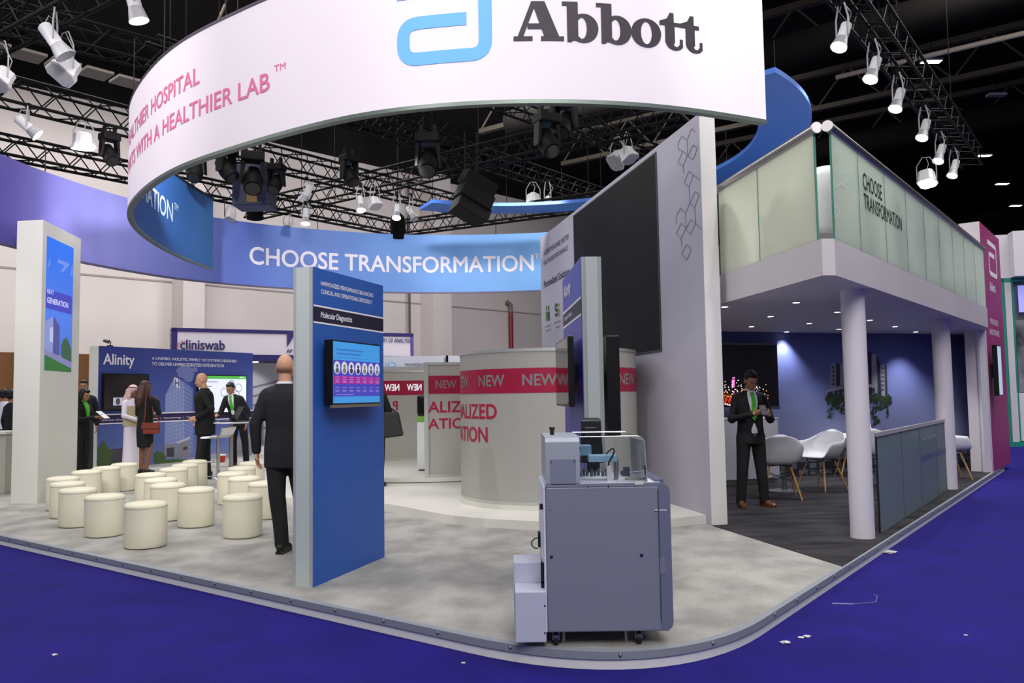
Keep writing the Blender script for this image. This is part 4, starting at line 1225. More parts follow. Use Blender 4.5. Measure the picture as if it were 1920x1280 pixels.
mb = MB(); mb.box(X(1237, 1045), X(1246, 1045), Y0 - .007, Y0, Z(1240, 1075), Z(1240, 1045)); mb.build('door_handle', mat('handle_pale', (118, 121, 138), .4), AN)
mb = MB(); mb.box(xr - .03, fx - .02, Y0 - .006, Y0, Z(1245, 957), Z(1245, 954.5)); mb.build('door_split', mat('split_pale', (196, 198, 210), .4), AN)
# deck
zd = Z(1130, 905)
mb = MB(); mb.box(xl, xr + .002, Y0, Y1, zt, zd); mb.build('deck', cabw, AN)
mb = MB(); mb.box(xl - .001, xr, Y0 - .003, Y0 + .002, zt + .001, zd - .002); mb.build('deck_front', cab, AN)
mb = MB(); mb.box(xr - .02, fx - .03, Y0 + .02, Y1, zd - .01, zd + .012); mb.build('deck_rail', mat('rail_lilac', (96, 98, 128), .4), AN)
mb = MB(); mb.box(X(1190, 905), X(1206, 905), Y0 - .005, Y0 + .06, zd - .012, zd + .003); mb.build('latch', mat('latch_cream', (216, 214, 204), .4), AN)
for x in (1102, 1140):
    mb = MB(); mb.box(X(x, 910), X(x + 1.2, 910), Y0 - .005, Y0, Z(x, 914), Z(x, 909)); mb.build('panel_gap', cabd, AN)
# tall box at the left of the deck
ztb = Z(1050, 820)
xb = X(1087, 860)
def rounded_top(x0, x1, y0, y1, z0, z1, r, n=5):
    ring = [(y0, z0)] + [(y0 + r - r * cos(R(90 * k / n)), z1 - r + r * sin(R(90 * k / n))) for k in range(n + 1)] + [(y1 - r + r * sin(R(90 * k / n)), z1 - r + r * cos(R(90 * k / n))) for k in range(n + 1)] + [(y1, z0)]
    return [[Vec((x, y, z)) for y, z in ring] for x in (x0, x1)]
mb = MB(); mb.rings(rounded_top(X(1022.5, 860), xb, Y0, Y1, zd - .002, ztb, .03)); mb.build('tower_housing', mat('tower_lilac', (154, 162, 174), .38, .1), AN, smooth=True, angle=35)
mb = MB(); mb.box(X(1032, 880), X(1080, 880), Y0 - .003, Y0, Z(1050, 909), Z(1050, 860)); sp_ = mb.build('service_plate', mat('plate_lilac', (128, 134, 152), .42, .1), AN, bevel=.002)
for (x, y) in ((1033, 865), (1077, 864)):
    mb = MB(); mb.cyl((X(x, y), Y0 - .006, Z(x, y)), (X(x, y), Y0 - .003, Z(x, y)), .006, n=12); q_ = mb.build('thumb_screw', steel, sp_, smooth=True)
for yy in (838, 860, 888):
    mb = MB(); mb.box(xb, xb + .004, Y0 + .002, Y0 + .02, Z(1088, yy + 6), Z(1088, yy)); mb.build('hinge', cabd, AN)
mb = MB(); mb.cyl((X(1040, 815), Y0 + .3, ztb), (X(1040, 815), Y0 + .3, ztb + .03), .012, n=14); mb.cyl((X(1040, 815), Y0 + .3, ztb + .03), (X(1040, 815), Y0 + .3, ztb + .045), .016, n=14); mb.build('top_knob', cabd, AN, smooth=True)
# clear cover
clear = bpy.data.materials.new('clear_cover'); clear.use_nodes = True
nt = clear.node_tree; nt.nodes.clear()
o_ = nt.nodes.new('ShaderNodeOutputMaterial'); tr_ = nt.nodes.new('ShaderNodeBsdfTransparent'); g_ = nt.nodes.new('ShaderNodeBsdfGlossy'); mx_ = nt.nodes.new('ShaderNodeMixShader'); fr_ = nt.nodes.new('ShaderNodeFresnel')
fr_.inputs[0].default_value = 1.45; g_.inputs['Roughness'].default_value = .04; tr_.inputs[0].default_value = (.88, .9, .92, 1)
nt.links.new(fr_.outputs[0], mx_.inputs[0]); nt.links.new(tr_.outputs[0], mx_.inputs[1]); nt.links.new(g_.outputs[0], mx_.inputs[2]); nt.links.new(mx_.outputs[0], o_.inputs[0])
xc = X(1210, 860); zc = Z(1150, 818)
n = 6; r_ = .045
prof = [(xb + .002, zc), *[(xc - r_ + r_ * sin(R(90 * k / n)), zc - r_ + r_ * cos(R(90 * k / n))) for k in range(n + 1)], (xc + .008, zd)]
mb = MB(); k = len(prof)
mb.add([(x, y, z) for y in (Y0 + .01, Y1 - .05) for x, z in prof], [(i, i + 1, k + i + 1, k + i) for i in range(k - 1)])
for y in (Y0 + .01, Y1 - .05): mb.add([(x, y, z) for x, z in prof] + [(xb + .002, y, zd)], [tuple(range(k + 1))])
mb.build('clear_cover', clear, AN, smooth=True, angle=30)
mb = MB()
for y in (Y0 + .01, Y1 - .05): mb.tube([(x, y, z) for x, z in prof], .0028, 6)
for x, z in (prof[0], prof[4], prof[-1]): mb.cyl((x, Y0 + .01, z), (x, Y1 - .05, z), .0024, n=6)
mb.cyl((X(1156, 850), Y0 + .012, zd), (X(1156, 850), Y0 + .012, zc), .0016, n=5)
mb.build('cover_edge', glassy('cover_edge_clear', (226, 230, 236), .35, .1, .3, .3), AN, smooth=True)
# things under the cover: arm, gantry, probe
arm = mat('arm_blue', (148, 186, 208), .4)
mb = MB(); mb.box(xb + .003, X(1109, 845, Y0 + .2), Y0 + .2, Y0 + .3, Z(1100, 854, Y0 + .2), Z(1100, 835, Y0 + .2)); mb.build('gantry', arm, AN, bevel=.004)
ya = Y0 + .12
mb = MB(); mb.box(X(1104, 860, ya), X(1158, 860, ya), ya, ya + .09, Z(1130, 866, ya), Z(1130, 853, ya)); ar = mb.build('transfer_arm', arm, AN, bevel=.005)
hx_ = X(1145, 890, ya)
mb = MB(); mb.box(X(1137.5, 890, ya), X(1147, 890, ya), ya - .02, ya + .02, zd, Z(1142, 873, ya)); mb.build('probe_holder', mat('probe_cream', (222, 222, 218), .4), ar)
mb = MB(); mb.cyl((X(1154, 870, ya), ya + .03, zd), (X(1154, 870, ya), ya + .03, Z(1154, 860, ya)), .008, n=10); mb.cyl((X(1160, 870, ya), ya + .05, zd), (X(1160, 870, ya), ya + .05, Z(1160, 860, ya)), .005, n=10); mb.build('guide_rod', steel, ar, smooth=True)
pts = [(1141, 872), (1141, 868), (1145, 860), (1150, 851), (1152, 845), (1150, 841), (1146, 841.5), (1141, 846), (1136, 851)]
mb = MB(); mb.tube([Vec((X(x, y, ya - .01), ya - .01, Z(x, y, ya - .01))) for x, y in pts], .0045, 8); mb.build('hose', cabd, ar, smooth=True)
yb_ = Y0 + .34
mb = MB(); mb.box(X(1170, 885, yb_), X(1181, 885, yb_), yb_, yb_ + .04, zd, Z(1175, 876, yb_)); mb.cyl((X(1168, 887, yb_), yb_ - .002, Z(1168, 887, yb_)), (X(1168, 887, yb_), yb_ + .03, Z(1168, 887, yb_)), .014, n=12); mb.build('reagent_pump', mat('pump_grey', (84, 88, 96), .5), AN)
mb = MB()
for k in range(9):
    x_ = xb + .03 + k * .022; mb.cyl((x_, yb_ + .02 + (k % 3) * .02, zd), (x_, yb_ + .02 + (k % 3) * .02, zd + .03 + .012 * (k % 2)), .009, n=8)
mb.build('sample_rack', mat('rack_grey', (96, 100, 106), .5), AN)
mb = MB(); mb.lathe([(.05, 0), (.05, .006), (.03, .012), (.0, .012)], (X(1190, 898, Y0 + .12), Y0 + .17, zd), 24); mb.build('reagent_plate', mat('plate_grey', (150, 150, 146), .5), AN, smooth=True)
# bolts on the side panel
for (x, y, r2) in ((1034, 1043, .009), (1203, 1040, .010), (1032, 955, .003)):
    mb = MB(); mb.ell((X(x, y), Y0 - .002, Z(x, y)), r2, .006, r2, 12, 6); mb.build('panel_bolt', steel_s, AN, smooth=True)
# rear panel strip and connectors
xw = X(1011, 1000, Y1)
mb = MB(); mb.hexa([(xl - .002, Y0 + .01, zb), (xl, Y1, zb), (xw, Y1 + .02, zb), (xl - .012, Y0 + .012, zb)], [(xl - .002, Y0 + .01, zt), (xl, Y1, zt), (xw, Y1 + .02, zt), (xl - .012, Y0 + .012, zt)]); mb.build('rear_panel', cabw, AN)
for (x, y, h) in ((1022, 945, 10), (1020, 1055, 38), (1022.5, 1090, 12)):
    yy = Y0 + .08; mb = MB(); mb.box(xl - .03, xl - .004, yy, yy + .03, Z(x, y + h, yy), Z(x, y, yy)); mb.build('connector', cabd, AN)
yy = Y0 + .45
mb = MB(); mb.box(xw - .012, xw + .01, yy, yy + .06, Z(1011, 1026, yy), Z(1011, 998, yy)); cb = mb.build('socket_strip', cabd, AN)
pts = [(1011, 1008), (1003, 1009), (997, 1015), (997, 1022), (1002, 1027), (1009, 1028)]
mb = MB(); mb.tube([Vec((X(x, y, yy), yy, Z(x, y, yy))) for x, y in pts], .004, 6); mb.build('cable', cabd, cb, smooth=True)
# supply boxes at the left
boxm = mat('box_white', (186, 189, 208), .45)
yb0 = Y0 - .0
mb = MB(); mb.box(X(966, 1150), X(1024, 1150), yb0, yb0 + .22, PZ + .03, Z(1000, 1109)); mb.build('supply_box', boxm, AN, bevel=.006)
mb = MB(); mb.box(X(963, 1080, yb0 + .2), X(1016, 1080, yb0 + .2), yb0 + .221, yb0 + .45, PZ + .03, Z(990, 1055, yb0 + .2)); mb.build('supply_box', boxm, AN, bevel=.006)
for y in (1135, 1186):
    mb = MB(); mb.ell((X(1021.5, y), yb0 - .002, Z(1021.5, y)), .005, .004, .005, 8, 4); mb.build('box_screw', steel_s, AN)
# castors
for k, (x, yy) in enumerate(((1042, Y0 + .06), (1197, Y0 + .06), (1052, Y1 - .08), (1185, Y1 - .08))):
    x_ = X(x, 1192, yy); mb = MB(); mb.cyl((x_ - .012, yy, PZ + .036), (x_ + .012, yy, PZ + .036), .036, n=18); cw = mb.build('castor', cabd, AN, smooth=True, angle=40)
    mb = MB(); mb.box(x_ - .02, x_ - .013, yy - .02, yy + .02, PZ + .03, zb + .01); mb.box(x_ + .013, x_ + .02, yy - .02, yy + .02, PZ + .03, zb + .01); mb.build('castor_fork', steel, cw)
for k, x in enumerate((1056, 1174)):
    mb = MB(); mb.cyl((X(x, 1190, Y0 + .1), Y0 + .1, PZ + .0), (X(x, 1190, Y0 + .1), Y0 + .1, zb + .01), .012, n=10); mb.cyl((X(x, 1190, Y0 + .1), Y0 + .1, PZ), (X(x, 1190, Y0 + .1), Y0 + .1, PZ + .01), .025, n=12); mb.build('levelling_foot', steel, AN, smooth=True)
# monitor standing behind the cover
ym = Y1 - .0
t = thing('monitor', 'black computer monitor seen from behind, standing at the back of the lab analyser', 'monitor', (X(1110, 880, ym), ym + .06, zd))
mb = MB()
a4 = [(X(1089, 868, ym), ym, Z(1089, 868, ym)), (X(1132, 868, ym), ym, Z(1132, 868, ym)), (X(1132, 868, ym), ym + .03, Z(1132, 868, ym)), (X(1089, 868, ym), ym + .03, Z(1089, 868, ym))]
b4 = [(X(1088.5, 787, ym), ym, Z(1088.5, 787, ym)), (X(1127, 787, ym), ym, Z(1127, 787, ym)), (X(1124, 782, ym), ym + .05, Z(1124, 782, ym + .05)), (X(1096, 782, ym), ym + .05, Z(1096, 782, ym + .05))]
mb.hexa(a4, b4); mb.build('rear_shell', mat('monitor_shell', (30, 30, 34), .3), t, bevel=.008)
mb = MB(); mb.box(X(1096, 860, ym), X(1121, 860, ym), ym - .02, ym + .002, Z(1110, 845, ym), Z(1110, 800, ym)); mb.build('mount_plate', mat('monitor_plate', (22, 22, 26), .35), t, bevel=.006)
mb = MB(); mb.box(X(1100, 860, ym), X(1124, 860, ym), ym - .01, ym + .03, zd - .3, Z(1110, 868, ym)); mb.build('stand', mat('monitor_plate', (0, 0, 0)), t)
# ================================================================== cushioned drum seats
seatm = noisy('pouf_leather', (216, 212, 190), (222, 218, 197), 2, .5, 3, bump=.05)
basem = mat('pouf_base', (60, 56, 50), .8)
PH, PRAD = .415, .188
pf = [(273.7, 940, 'cream drum seat nearest the camera, at the front corner of the left block of seats'),
 (197, 926, 'cream drum seat second along the front-left edge, just left of the nearest one'),
 (146.5, 914, 'cream drum seat third from the nearest seat along the front-left edge'),
 (127, 902.5, 'cream drum seat fourth from the nearest seat along the front-left edge'),
 (118, 893, 'cream drum seat against the tall white pillar, farthest left of the front edge'),
 (162.5, 881, 'cream drum seat just right of the tall white pillar flank, in the back row'),
 (199, 874, 'cream drum seat in front of the white end of the printed hospital wall'),
 (233, 867.5, 'cream drum seat nearest the woman with the orange handbag'),
 (283, 886, 'cream drum seat behind the woman side, left end of the middle row'),
 (301.5, 895.5, 'cream drum seat second from the left of the middle row'),
 (315, 905, 'cream drum seat behind the nearest seat, with a gap between, in the middle row'),
 (368, 913, 'cream drum seat standing alone right of the middle row, second nearest in the centre'),
 (326, 876, 'cream drum seat in the back middle row, in front of the printed green lawn'),
 (346.5, 869, 'cream drum seat in the back middle row, one from the bald man in black'),
 (365, 862, 'cream drum seat closest to the bald man in black by the bar table'),
 (435.7, 884, 'cream drum seat left of the walking man, at the left of the right-hand block'),
 (458, 892.5, 'cream drum seat second in the right-hand block, left of the walking man'),
 (497, 902, 'cream drum seat partly behind the legs of the walking bald man'),
 (455, 926, 'cream drum seat in front of the walking man, nearest of the right-hand block'),
 (453.5, 874, 'cream drum seat behind the right-hand block, in front of the chrome bar stool'),
 (472, 865, 'cream drum seat beside the walking man hand, farthest of the right-hand block')]
def pouf_proto(x, y, label):
    t = thing('drum_seat', label, 'seat', (x, y, PZ), 'cream drum seats')
    MB().lathe([(PRAD - .012, .008), (PRAD, .03), (PRAD + .001, .2), (PRAD, PH - .07), (PRAD - .001, PH - .052)], (x, y, PZ), 40).build('side_cover', seatm, t, smooth=True, angle=60)
    MB().lathe([(PRAD - .002, PH - .054), (PRAD + .003, PH - .046), (PRAD + .001, PH - .025), (PRAD - .02, PH - .008), (PRAD - .07, PH), (.001, PH + .006)], (x, y, PZ), 40).build('seat_cushion', seatm, t, smooth=True, angle=70)
    MB().lathe([(PRAD - .03, 0), (PRAD - .025, .012)], (x, y, PZ), 30).build('base', basem, t)
    return t
proto = None
for x, y, lab in pf:
    p = G(x, y, PZ + PH)
    if proto is None: proto = pouf_proto(p.x, p.y, lab)
    else: clone(proto, (p.x, p.y, PZ), random.uniform(0, 6), lab)
# ================================================================== printed hospital wall (rear left)
a, b = G(181, 880), G(473, 853)
AL = Plane((a.x, a.y), (b.x, b.y))
HA = (VZ(648, a) + VZ(662, b)) / 2
t = thing('exhibit_board', 'wide printed exhibition wall headed Alinity with a hospital picture, behind the rows of cream seats', 'exhibition board', (a.x, a.y, PZ))
mb = MB(); mb.slab(AL, 0, AL.L, PZ, HA, -.30, 0); mb.build('core', mat('wall_cream', (226, 226, 218), .5), t)
W, H = AL.L, HA - PZ
al_sky = graded('print_hospital_sky', [(0, (120, 130, 168)), (.25, (86, 104, 168)), (.6, (72, 88, 158)), (1, (58, 70, 142))], 'Y', rough=.5, noise=.10)
mb = MB(); mb.rect(AL, .0, W, PZ, HA, .003); mb.build('printed_panel', al_sky, t, uvbox=lambda v: ((v - AL.a).dot(AL.d) / W, (v.z - PZ) / H), fix=False)
def pr(nm, rgb, polys, off, rough=.6):
    mb = MB()
    for P_ in polys: mb.poly(AL, [AL.uv(*p) for p in P_], off)
    mb.build(nm, mat('al_%s_%d_%d' % (nm, rgb[0], rgb[2]), rgb, rough), t, fix=False)
pr('tower_print', (128, 142, 194), [[(307, 860), (310, 740), (327, 706), (345, 716), (345, 860)]], .005)
pr('tower_print', (108, 122, 180), [[(345, 860), (345, 716), (362, 728), (362, 860)]], .005)
mb = MB()
for k in range(16): mb.line(AL, [AL.uv(310, 742 + k * 7), AL.uv(345, 726 + k * 7.6)], .012, .006); mb.line(AL, [AL.uv(345, 726 + k * 7.6), AL.uv(361, 736 + k * 7.4)], .010, .006)
for k in range(6): mb.line(AL, [AL.uv(313 + k * 6, 735 - k * 4), AL.uv(311 + k * 6.5, 850)], .010, .006)
mb.build('window_grid_print', mat('al_grid', (158, 168, 210), .6), t, fix=False)
pr('sign_print', (226, 226, 236), [[(326, 707), (337, 711), (337, 728), (326, 724)]], .008)
mb = MB(); write_px(mb, AL, 'H', (327.5, 724.5), (335.5, 711), .010, .02); mb.build('letter_print', mat('al_h', (84, 92, 140), .6), t, fix=False)
pr('lawn_print', (74, 108, 52), [[(290, 872), (300, 864), (325, 860), (362, 862), (362, 874), (300, 876)], [(182, 870), (196, 866), (235, 868), (235, 876), (182, 876)]], .009)
pr('road_print', (150, 152, 168), [[(330, 862), (400, 850), (470, 850), (470, 866), (400, 868), (340, 866)]], .0085)
pr('clinic_print', (134, 132, 142), [[(306, 858), (308, 834), (330, 831), (330, 858)], [(330, 858), (332, 832), (355, 822), (356, 858)], [(432, 852), (432, 824), (470, 812), (470, 852)]], .009)
pr('clinic_roof_print', (190, 192, 204), [[(330, 829), (356, 818), (356, 822), (332, 832)]], .0095)
pr('clinic_door_print', (66, 62, 76), [[(312, 856), (312, 840), (326, 838), (326, 856)], [(343, 844), (343, 838), (351, 836), (351, 842)]], .010)
pr('brick_print', (78, 72, 86), [[(205, 868), (206, 842), (228, 840), (232, 834), (238, 834), (238, 868)]], .009)
random.seed(11)
mb = MB()
for k in range(70):
    u, z = AL.uv(194 + random.gauss(0, 4), 850 + random.gauss(0, 8)); mb.disc(AL, u, z, .05, .06, .011 + k * 1e-5, 7)
for k in range(40):
    u, z = AL.uv(298 + random.gauss(0, 4), 858 + random.gauss(0, 4)); mb.disc(AL, u, z, .05, .04, .011 + k * 1e-5, 7)
for k in range(40):
    u, z = AL.uv(184 + random.random() * 14, 868 + random.gauss(0, 2)); mb.disc(AL, u, z, .05, .04, .011 + k * 1e-5, 7)
mb.build('tree_print', mat('al_tree', (72, 98, 54), .7), t, fix=False)
mb = MB()
for k in range(26):
    u, z = AL.uv(350 + random.gauss(0, 7), 696 + random.gauss(0, 6)); mb.disc(AL, u, z, random.uniform(.05, .14), random.uniform(.04, .09), .0045 + k * 1e-5, 9)
mb.build('cloud_print', mat('al_cloud', (112, 122, 176), .7), t, fix=False)
zt_, zb_ = AL.uv(300, 774)[1], AL.uv(300, 790)[1]
mb = MB(); mb.rect(AL, 0, W, zb_, zt_, .012); mb.build('title_band', mat('al_band', (46, 34, 78), .5), t)
for z in (zb_, zt_):
    mb = MB(); mb.rect(AL, 0, W, z - .012, z + .012, .013); mb.build('white_rule', white, t)
mb = MB(); write_px(mb, AL, 'Clinical Chemistry  |  Immunoassay  |  Hematology  |  Transfusion', (190, 790), (378, 779.5), .016, .012); mb.build('lettering', white, t, fix=False)
mb = MB(); write_px(mb, AL, 'Alinity', (193, 689), (251, 665), .014, .014); mb.build('lettering', white, t, fix=False)
mb = MB()
skew(AL, 'A UNIFIED, HOLISTIC FAMILY OF SYSTEMS DESIGNED', (284, 675), (443, 680), hgt(AL, 290, 669, 675), mb, .014, .006)
mb.build('lettering', white, t, fix=False); mb = MB()
skew(AL, 'TO DELIVER UNPRECEDENTED INTEGRATION', (284, 684.5), (419, 688.5), hgt(AL, 290, 678.5, 684.5), mb, .014, .006)
mb.build('lettering', white, t, fix=False)
s1, Q, (u0, u1, z0, z1) = tv('display_screen', 'dark screen with a small picture tile on the printed hospital wall', AL, .10, (194, 699.5), (279.5, 701), (194, 770), .07, bez=.02)
mb = MB(); mb.slab(Q, u0, u1, z0, z1, -.004, 0); mb.build('display', noisy('dark_slide', (34, 32, 34), (66, 62, 58), .9, .3, 2), s1)
mb = MB(); (ua, za), (ub, zb) = Q.uv(212, 760), Q.uv(230, 745); mb.rect(Q, ua, ub, za, zb, .002); mb.build('picture_tile', emat('tile_pale', (170, 176, 204), .5), s1, fix=False)
mb = MB(); mb.disc(Q, (ua + ub) / 2, (za + zb) / 2, .05, .07, .004); mb.build('picture_crest', mat('crest', (110, 84, 70), .6), s1, fix=False)
s2, Q, (u0, u1, z0, z1) = tv('display_screen', 'bright white slide screen with green top bar on the printed hospital wall', AL, .10, (372, 703), (463, 703), (372, 776), .07, bez=.02)
mb = MB(); mb.slab(Q, u0, u1, z0, z1, -.004, 0); mb.build('display', emat('slide_white', (206, 212, 236), .72), s2)
mb = MB(); mb.rect(Q, u0, u1, z1 - (z1 - z0) * .085, z1, .002); gb_ = mb.build('green_bar', emat('slide_green', (84, 170, 74), .6), s2, fix=False)
mb = MB(); write_px(mb, Q, 'Alinity', (449, 709.5), (458, 705.5), .004, 0); mb.build('lettering', emat('slide_text_white', (220, 240, 220), .7), s2, fix=False)
mb = MB()
for (x, y, r_) in ((434, 720, 5.5), (447, 727, 6), (441, 742, 8), (420, 735, 6)):
    u, z = Q.uv(x, y); ru = abs(Q.uv(x + r_, y)[0] - u)
    pts = [(u + ru * cos(2 * pi * k / 20), z + ru * sin(2 * pi * k / 20)) for k in range(21)]; mb.line(Q, pts, .012, .003)
mb.build('diagram_ring', emat('slide_ring', (70, 80, 96), .3), s2, fix=False)
mb = MB()
for k, w_ in enumerate((28, 16, 8, 10, 6)): (ua, za) = Q.uv(381, 716 + k * 9); ub = Q.uv(381 + w_, 716)[0]; mb.rect(Q, ua, ub, za, za + .018, .003)
mb.build('text_rows', emat('slide_rows', (150, 110, 150), .4), s2, fix=False)
# lamp clamp on the top
p = AL(AL.uv(212, 650)[0], HA, -.1)
t = thing('clamp_lamp', 'small black clamp lamp on the top edge of the printed hospital wall', 'lamp', (p.x, p.y, HA))
mb = MB(); mb.box(p.x - .05, p.x + .05, p.y - .03, p.y + .03, HA, HA + .03); mb.build('clamp', blackp, t)
mb = MB(); mb.tube([p + Vec((0, 0, .02)), p + Vec((.02, 0, .1)), p + Vec((-.08, 0, .12))], .012, 6); mb.build('arm', blackp, t)
mb = MB(); mb.cyl(p + Vec((-.13, 0, .13)), p + Vec((-.02, 0, .10)), .03, .045, 10); mb.build('lamp_head', blackp, t)

# ================================================================== neighbouring stands behind
l_, r2_ = YP(322, 612, 22.2), YP(775, 627, 25.6)
CL = Plane((l_.x, l_.y), (r2_.x, r2_.y))
zt = (VZ(612, l_) + VZ(627, r2_)) / 2
zbn = CL.uv(500, 665)[1]; zbl = CL.uv(500, 676)[1]
nav = mat('stand_navy', (38, 26, 92), .5)
vio = mat('stand_violet', (84, 66, 140), .5)
t = thing('exhibition_stand', 'navy framed white stand with cliniswab lettering behind the printed hospital wall', 'exhibition stand', (l_.x, l_.y, 0))
fw_ = .10
mb = MB(); mb.slab(CL, 0, CL.L, zbn, zt, -.3, 0); mb.build('fascia_board', mat('stand_white', (196, 190, 202), .5), t)
for nm, (ua, ub, za, zb) in (('top_frame', (0, CL.L, zt - fw_, zt)), ('bottom_frame', (0, CL.L, zbl, zbn))):
    mb = MB(); mb.slab(CL, ua, ub, za, zb, -.31, .02); mb.build(nm, nav, t)
mb = MB(); mb.slab(CL, 0, fw_ * 1.4, 0, zt, -.31, .02); mb.build('side_frame', nav, t)
mb = MB(); mb.slab(CL, CL.L - fw_, CL.L, 0, zt, -.31, .02); mb.build('side_frame', vio, t)
mb = MB(); mb.slab(CL, 0, CL.L, 0, zbn, -2.2, -2.1); mb.build('back_wall', mat('stand_grey', (196, 196, 206), .6), t)
mb = MB(); mb.slab(CL, 0, CL.L, zbl + .02, zbl + .08, -2.2, -.3); mb.build('canopy_board', mat('stand_navy_dark', (30, 22, 74), .5), t)
mb = MB(); write_px(mb, CL, 'cliniswab', (338, 655), (421, 638), .024, .02); mb.build('lettering', mat('clini_ink', (46, 38, 92), .5), t, fix=False)
mb = MB()
uc, zc = CL.uv(343, 650)
for k in range(14):
    a_ = R(60 + k * 17); mb.line(CL, [(uc + .12 * cos(a_), zc + .12 * sin(a_)), (uc + .17 * cos(a_), zc + .17 * sin(a_))], .018, .024)
mb.build('sunburst_mark', mat('clini_red', (160, 60, 70), .5), t, fix=False)
mb = MB(); mb.poly(CL, [CL.uv(538, 621), CL.uv(556, 621), CL.uv(538, 651)], .024); mb.build('triangle_mark', mat('clini_ink', (0, 0, 0)), t, fix=False)
mb = MB(); write_px(mb, CL, 'AP', (537, 661), (548, 655), .024, .03); mb.build('lettering', mat('clini_ink', (0, 0, 0)), t, fix=False); mb = MB(); write_px(mb, CL, 'LABORATORY OF ANALYSIS', (680, 641), (769, 634.5), .024, .01); mb.build('lettering', mat('clini_ink', (0, 0, 0)), t, fix=False)
p = CL(CL.uv(488, 672)[0], zbl - .0, -.7)
mb = MB(); mb.lathe([(.09, 0), (.09, -.02), (.0, -.02)], (p.x, p.y, zbl), 16); mb.build('canopy_lamp', mat('lamp_hot', (255, 250, 250), .3, emit=8), t)
spot('stand_lamp', (p.x, p.y, zbl - .05), CL(CL.uv(488, 700)[0], 1.6, -1.9), 60, 70, .7, .05)
BK = offset_plane(CL, -2.095)
mb = MB()
for k in range(6):
    (ua, za), (ub, zb) = BK.uv(474, 724 + k * 17), BK.uv(556, 704 + k * 14)
    mb.poly(BK, [(ua, za), (ub, zb), (ub, zb - .07), (ua, za - .07)], .003)
mb.build('slanted_print', mat('slant_grey', (128, 130, 142), .6), t, fix=False)
mb = MB()
for k in range(7):
    ua = BK.uv(474 + k * 12, 800)[0]; ub = BK.uv(482 + k * 12, 800)[0]; mb.rect(BK, ua, ub, .1, 1.0 + .15 * (k % 3), .004)
mb.build('product_print', noisy('prod_print', (120, 96, 80), (150, 150, 160), 3, .6), t, fix=False)
# paler stand with PROFESSIO... lettering
l_, r2_ = YP(690, 668, 17.2), YP(900, 668, 17.6)
PQ = Plane((l_.x, l_.y), (r2_.x, r2_.y))
zt = VZ(668, l_)
t = thing('exhibition_stand', 'pale grey stand wall with blue iQ mark showing above the rear glass drum', 'exhibition stand', (l_.x, l_.y, 0))
mb = MB(); mb.slab(PQ, 0, PQ.L, 0, zt, -.12, 0); mb.build('panel', mat('iq_panel', (190, 194, 210), .5), t)
mb = MB(); mb.slab(PQ, 0, PQ.L, PQ.uv(760, 690)[1] - .05, PQ.uv(760, 687)[1], 0, .02); mb.build('lower_rail', mat('iq_rail', (140, 142, 142), .5), t)
mb = MB(); write_px(mb, PQ, 'iQ', (722, 690), (742, 679), .004, .03); mb.build('lettering', mat('iq_blue', (120, 172, 214), .5), t, fix=False)
mb = MB(); write_px(mb, PQ, 'PROFESSIONAL', (759.5, 686.5), (812, 681), .004, .015); mb.build('lettering', mat('iq_ink', (60, 60, 76), .5), t, fix=False)
# pipes on the hall wall
u, z0 = WALL.uv(953, 650); z1 = WALL.uv(953, 586)[1]
t = thing('standpipe', 'dark red fire pipe rising up the hall wall beside the pale screen wall', 'pipe', WALL(u, 0, .2))
mb = MB(); mb.tube([WALL(u, .02, .2), WALL(u, z1, .2)], .11, 10); mb.build('red_pipe', mat('pipe_red', (120, 30, 40), .4), t, smooth=True)
mb = MB(); mb.tube([WALL(u, z1, .2), WALL(u, z1 + .35, .2), WALL(u - .25, z1 + .5, .2)], .10, 10); mb.build('pipe_elbow', mat('pipe_worn', (120, 100, 92), .6), t, smooth=True)
for nm, x, lab in (('cable_conduit', 768, 'thin dark hanging rod on the hall wall left of the pale pier'), ('cable_conduit', 833, 'thick grey conduit running down the hall wall right of the pale pier')):
    u = WALL.uv(x, 600)[0]; o_ = .3; u = WALL.uv(x, 600, o_)[0]
    mb = MB(); mb.cyl(WALL(u, .02, o_), WALL(u, 11, o_), .05 if x == 768 else .13, n=8); tag(mb.build(nm, mat('conduit_%d' % x, (74, 66, 62) if x == 768 else (120, 114, 112), .5), smooth=True), lab, 'pipe')
# ================================================================== plum end panel of the booth
a = G(1861, 885); av = Vec((a.x, a.y, 0))
PU = Plane((a.x, a.y), (a.x + bd.x * 1.5, a.y + bd.y * 1.5))
uR = PU.uv(1884, 660)[0]; HPU = VZ(415, a)
t = thing('display_totem', 'tall plum-coloured sign panel at the far end of the deck with white symbol', 'display totem', (a.x, a.y, PZ))
mb = MB(); mb.slab(PU, 0, uR, PZ, HPU, -.3, -.004); mb.build('core', mat('plum_core', (206, 200, 204), .5), t)
plum = mat('plum', (156, 48, 112), .5)
mb = MB(); mb.slab(PU, 0.0, uR, PZ, HPU, -.006, .002); mb.build('printed_panel', plum, t)
mb = MB(); mb.slab(PU, -.012, 0, PZ, HPU, -.3, .0); mb.build('end_face', mat('plum_core', (0, 0, 0)), t)
(ua, zt1) = PU.uv(1850.5, 452); ub = PU.uv(1868.5, 480)[0]; zb1 = PU.uv(1868, 520)[1]; zm = PU.uv(1856, 476)[1]; zm2 = PU.uv(1852, 512)[1]
zt1 = PU.uv(1862, 458)[1] ; zbot_ = PU.uv(1860, 518)[1]
w_ = (zt1 - zbot_) * .13; hw = (ub - ua) * .2
hh = zt1 - zbot_
pth = [(ua, zt1 - w_ / 2), (ub - hw / 2, zt1 - w_ / 2), (ub - hw / 2, zbot_ + w_ / 2), (ua + hw / 2, zbot_ + w_ / 2), (ua + hw / 2, zbot_ + hh * .62), (ub - hw * 1.6, zbot_ + hh * .62)]
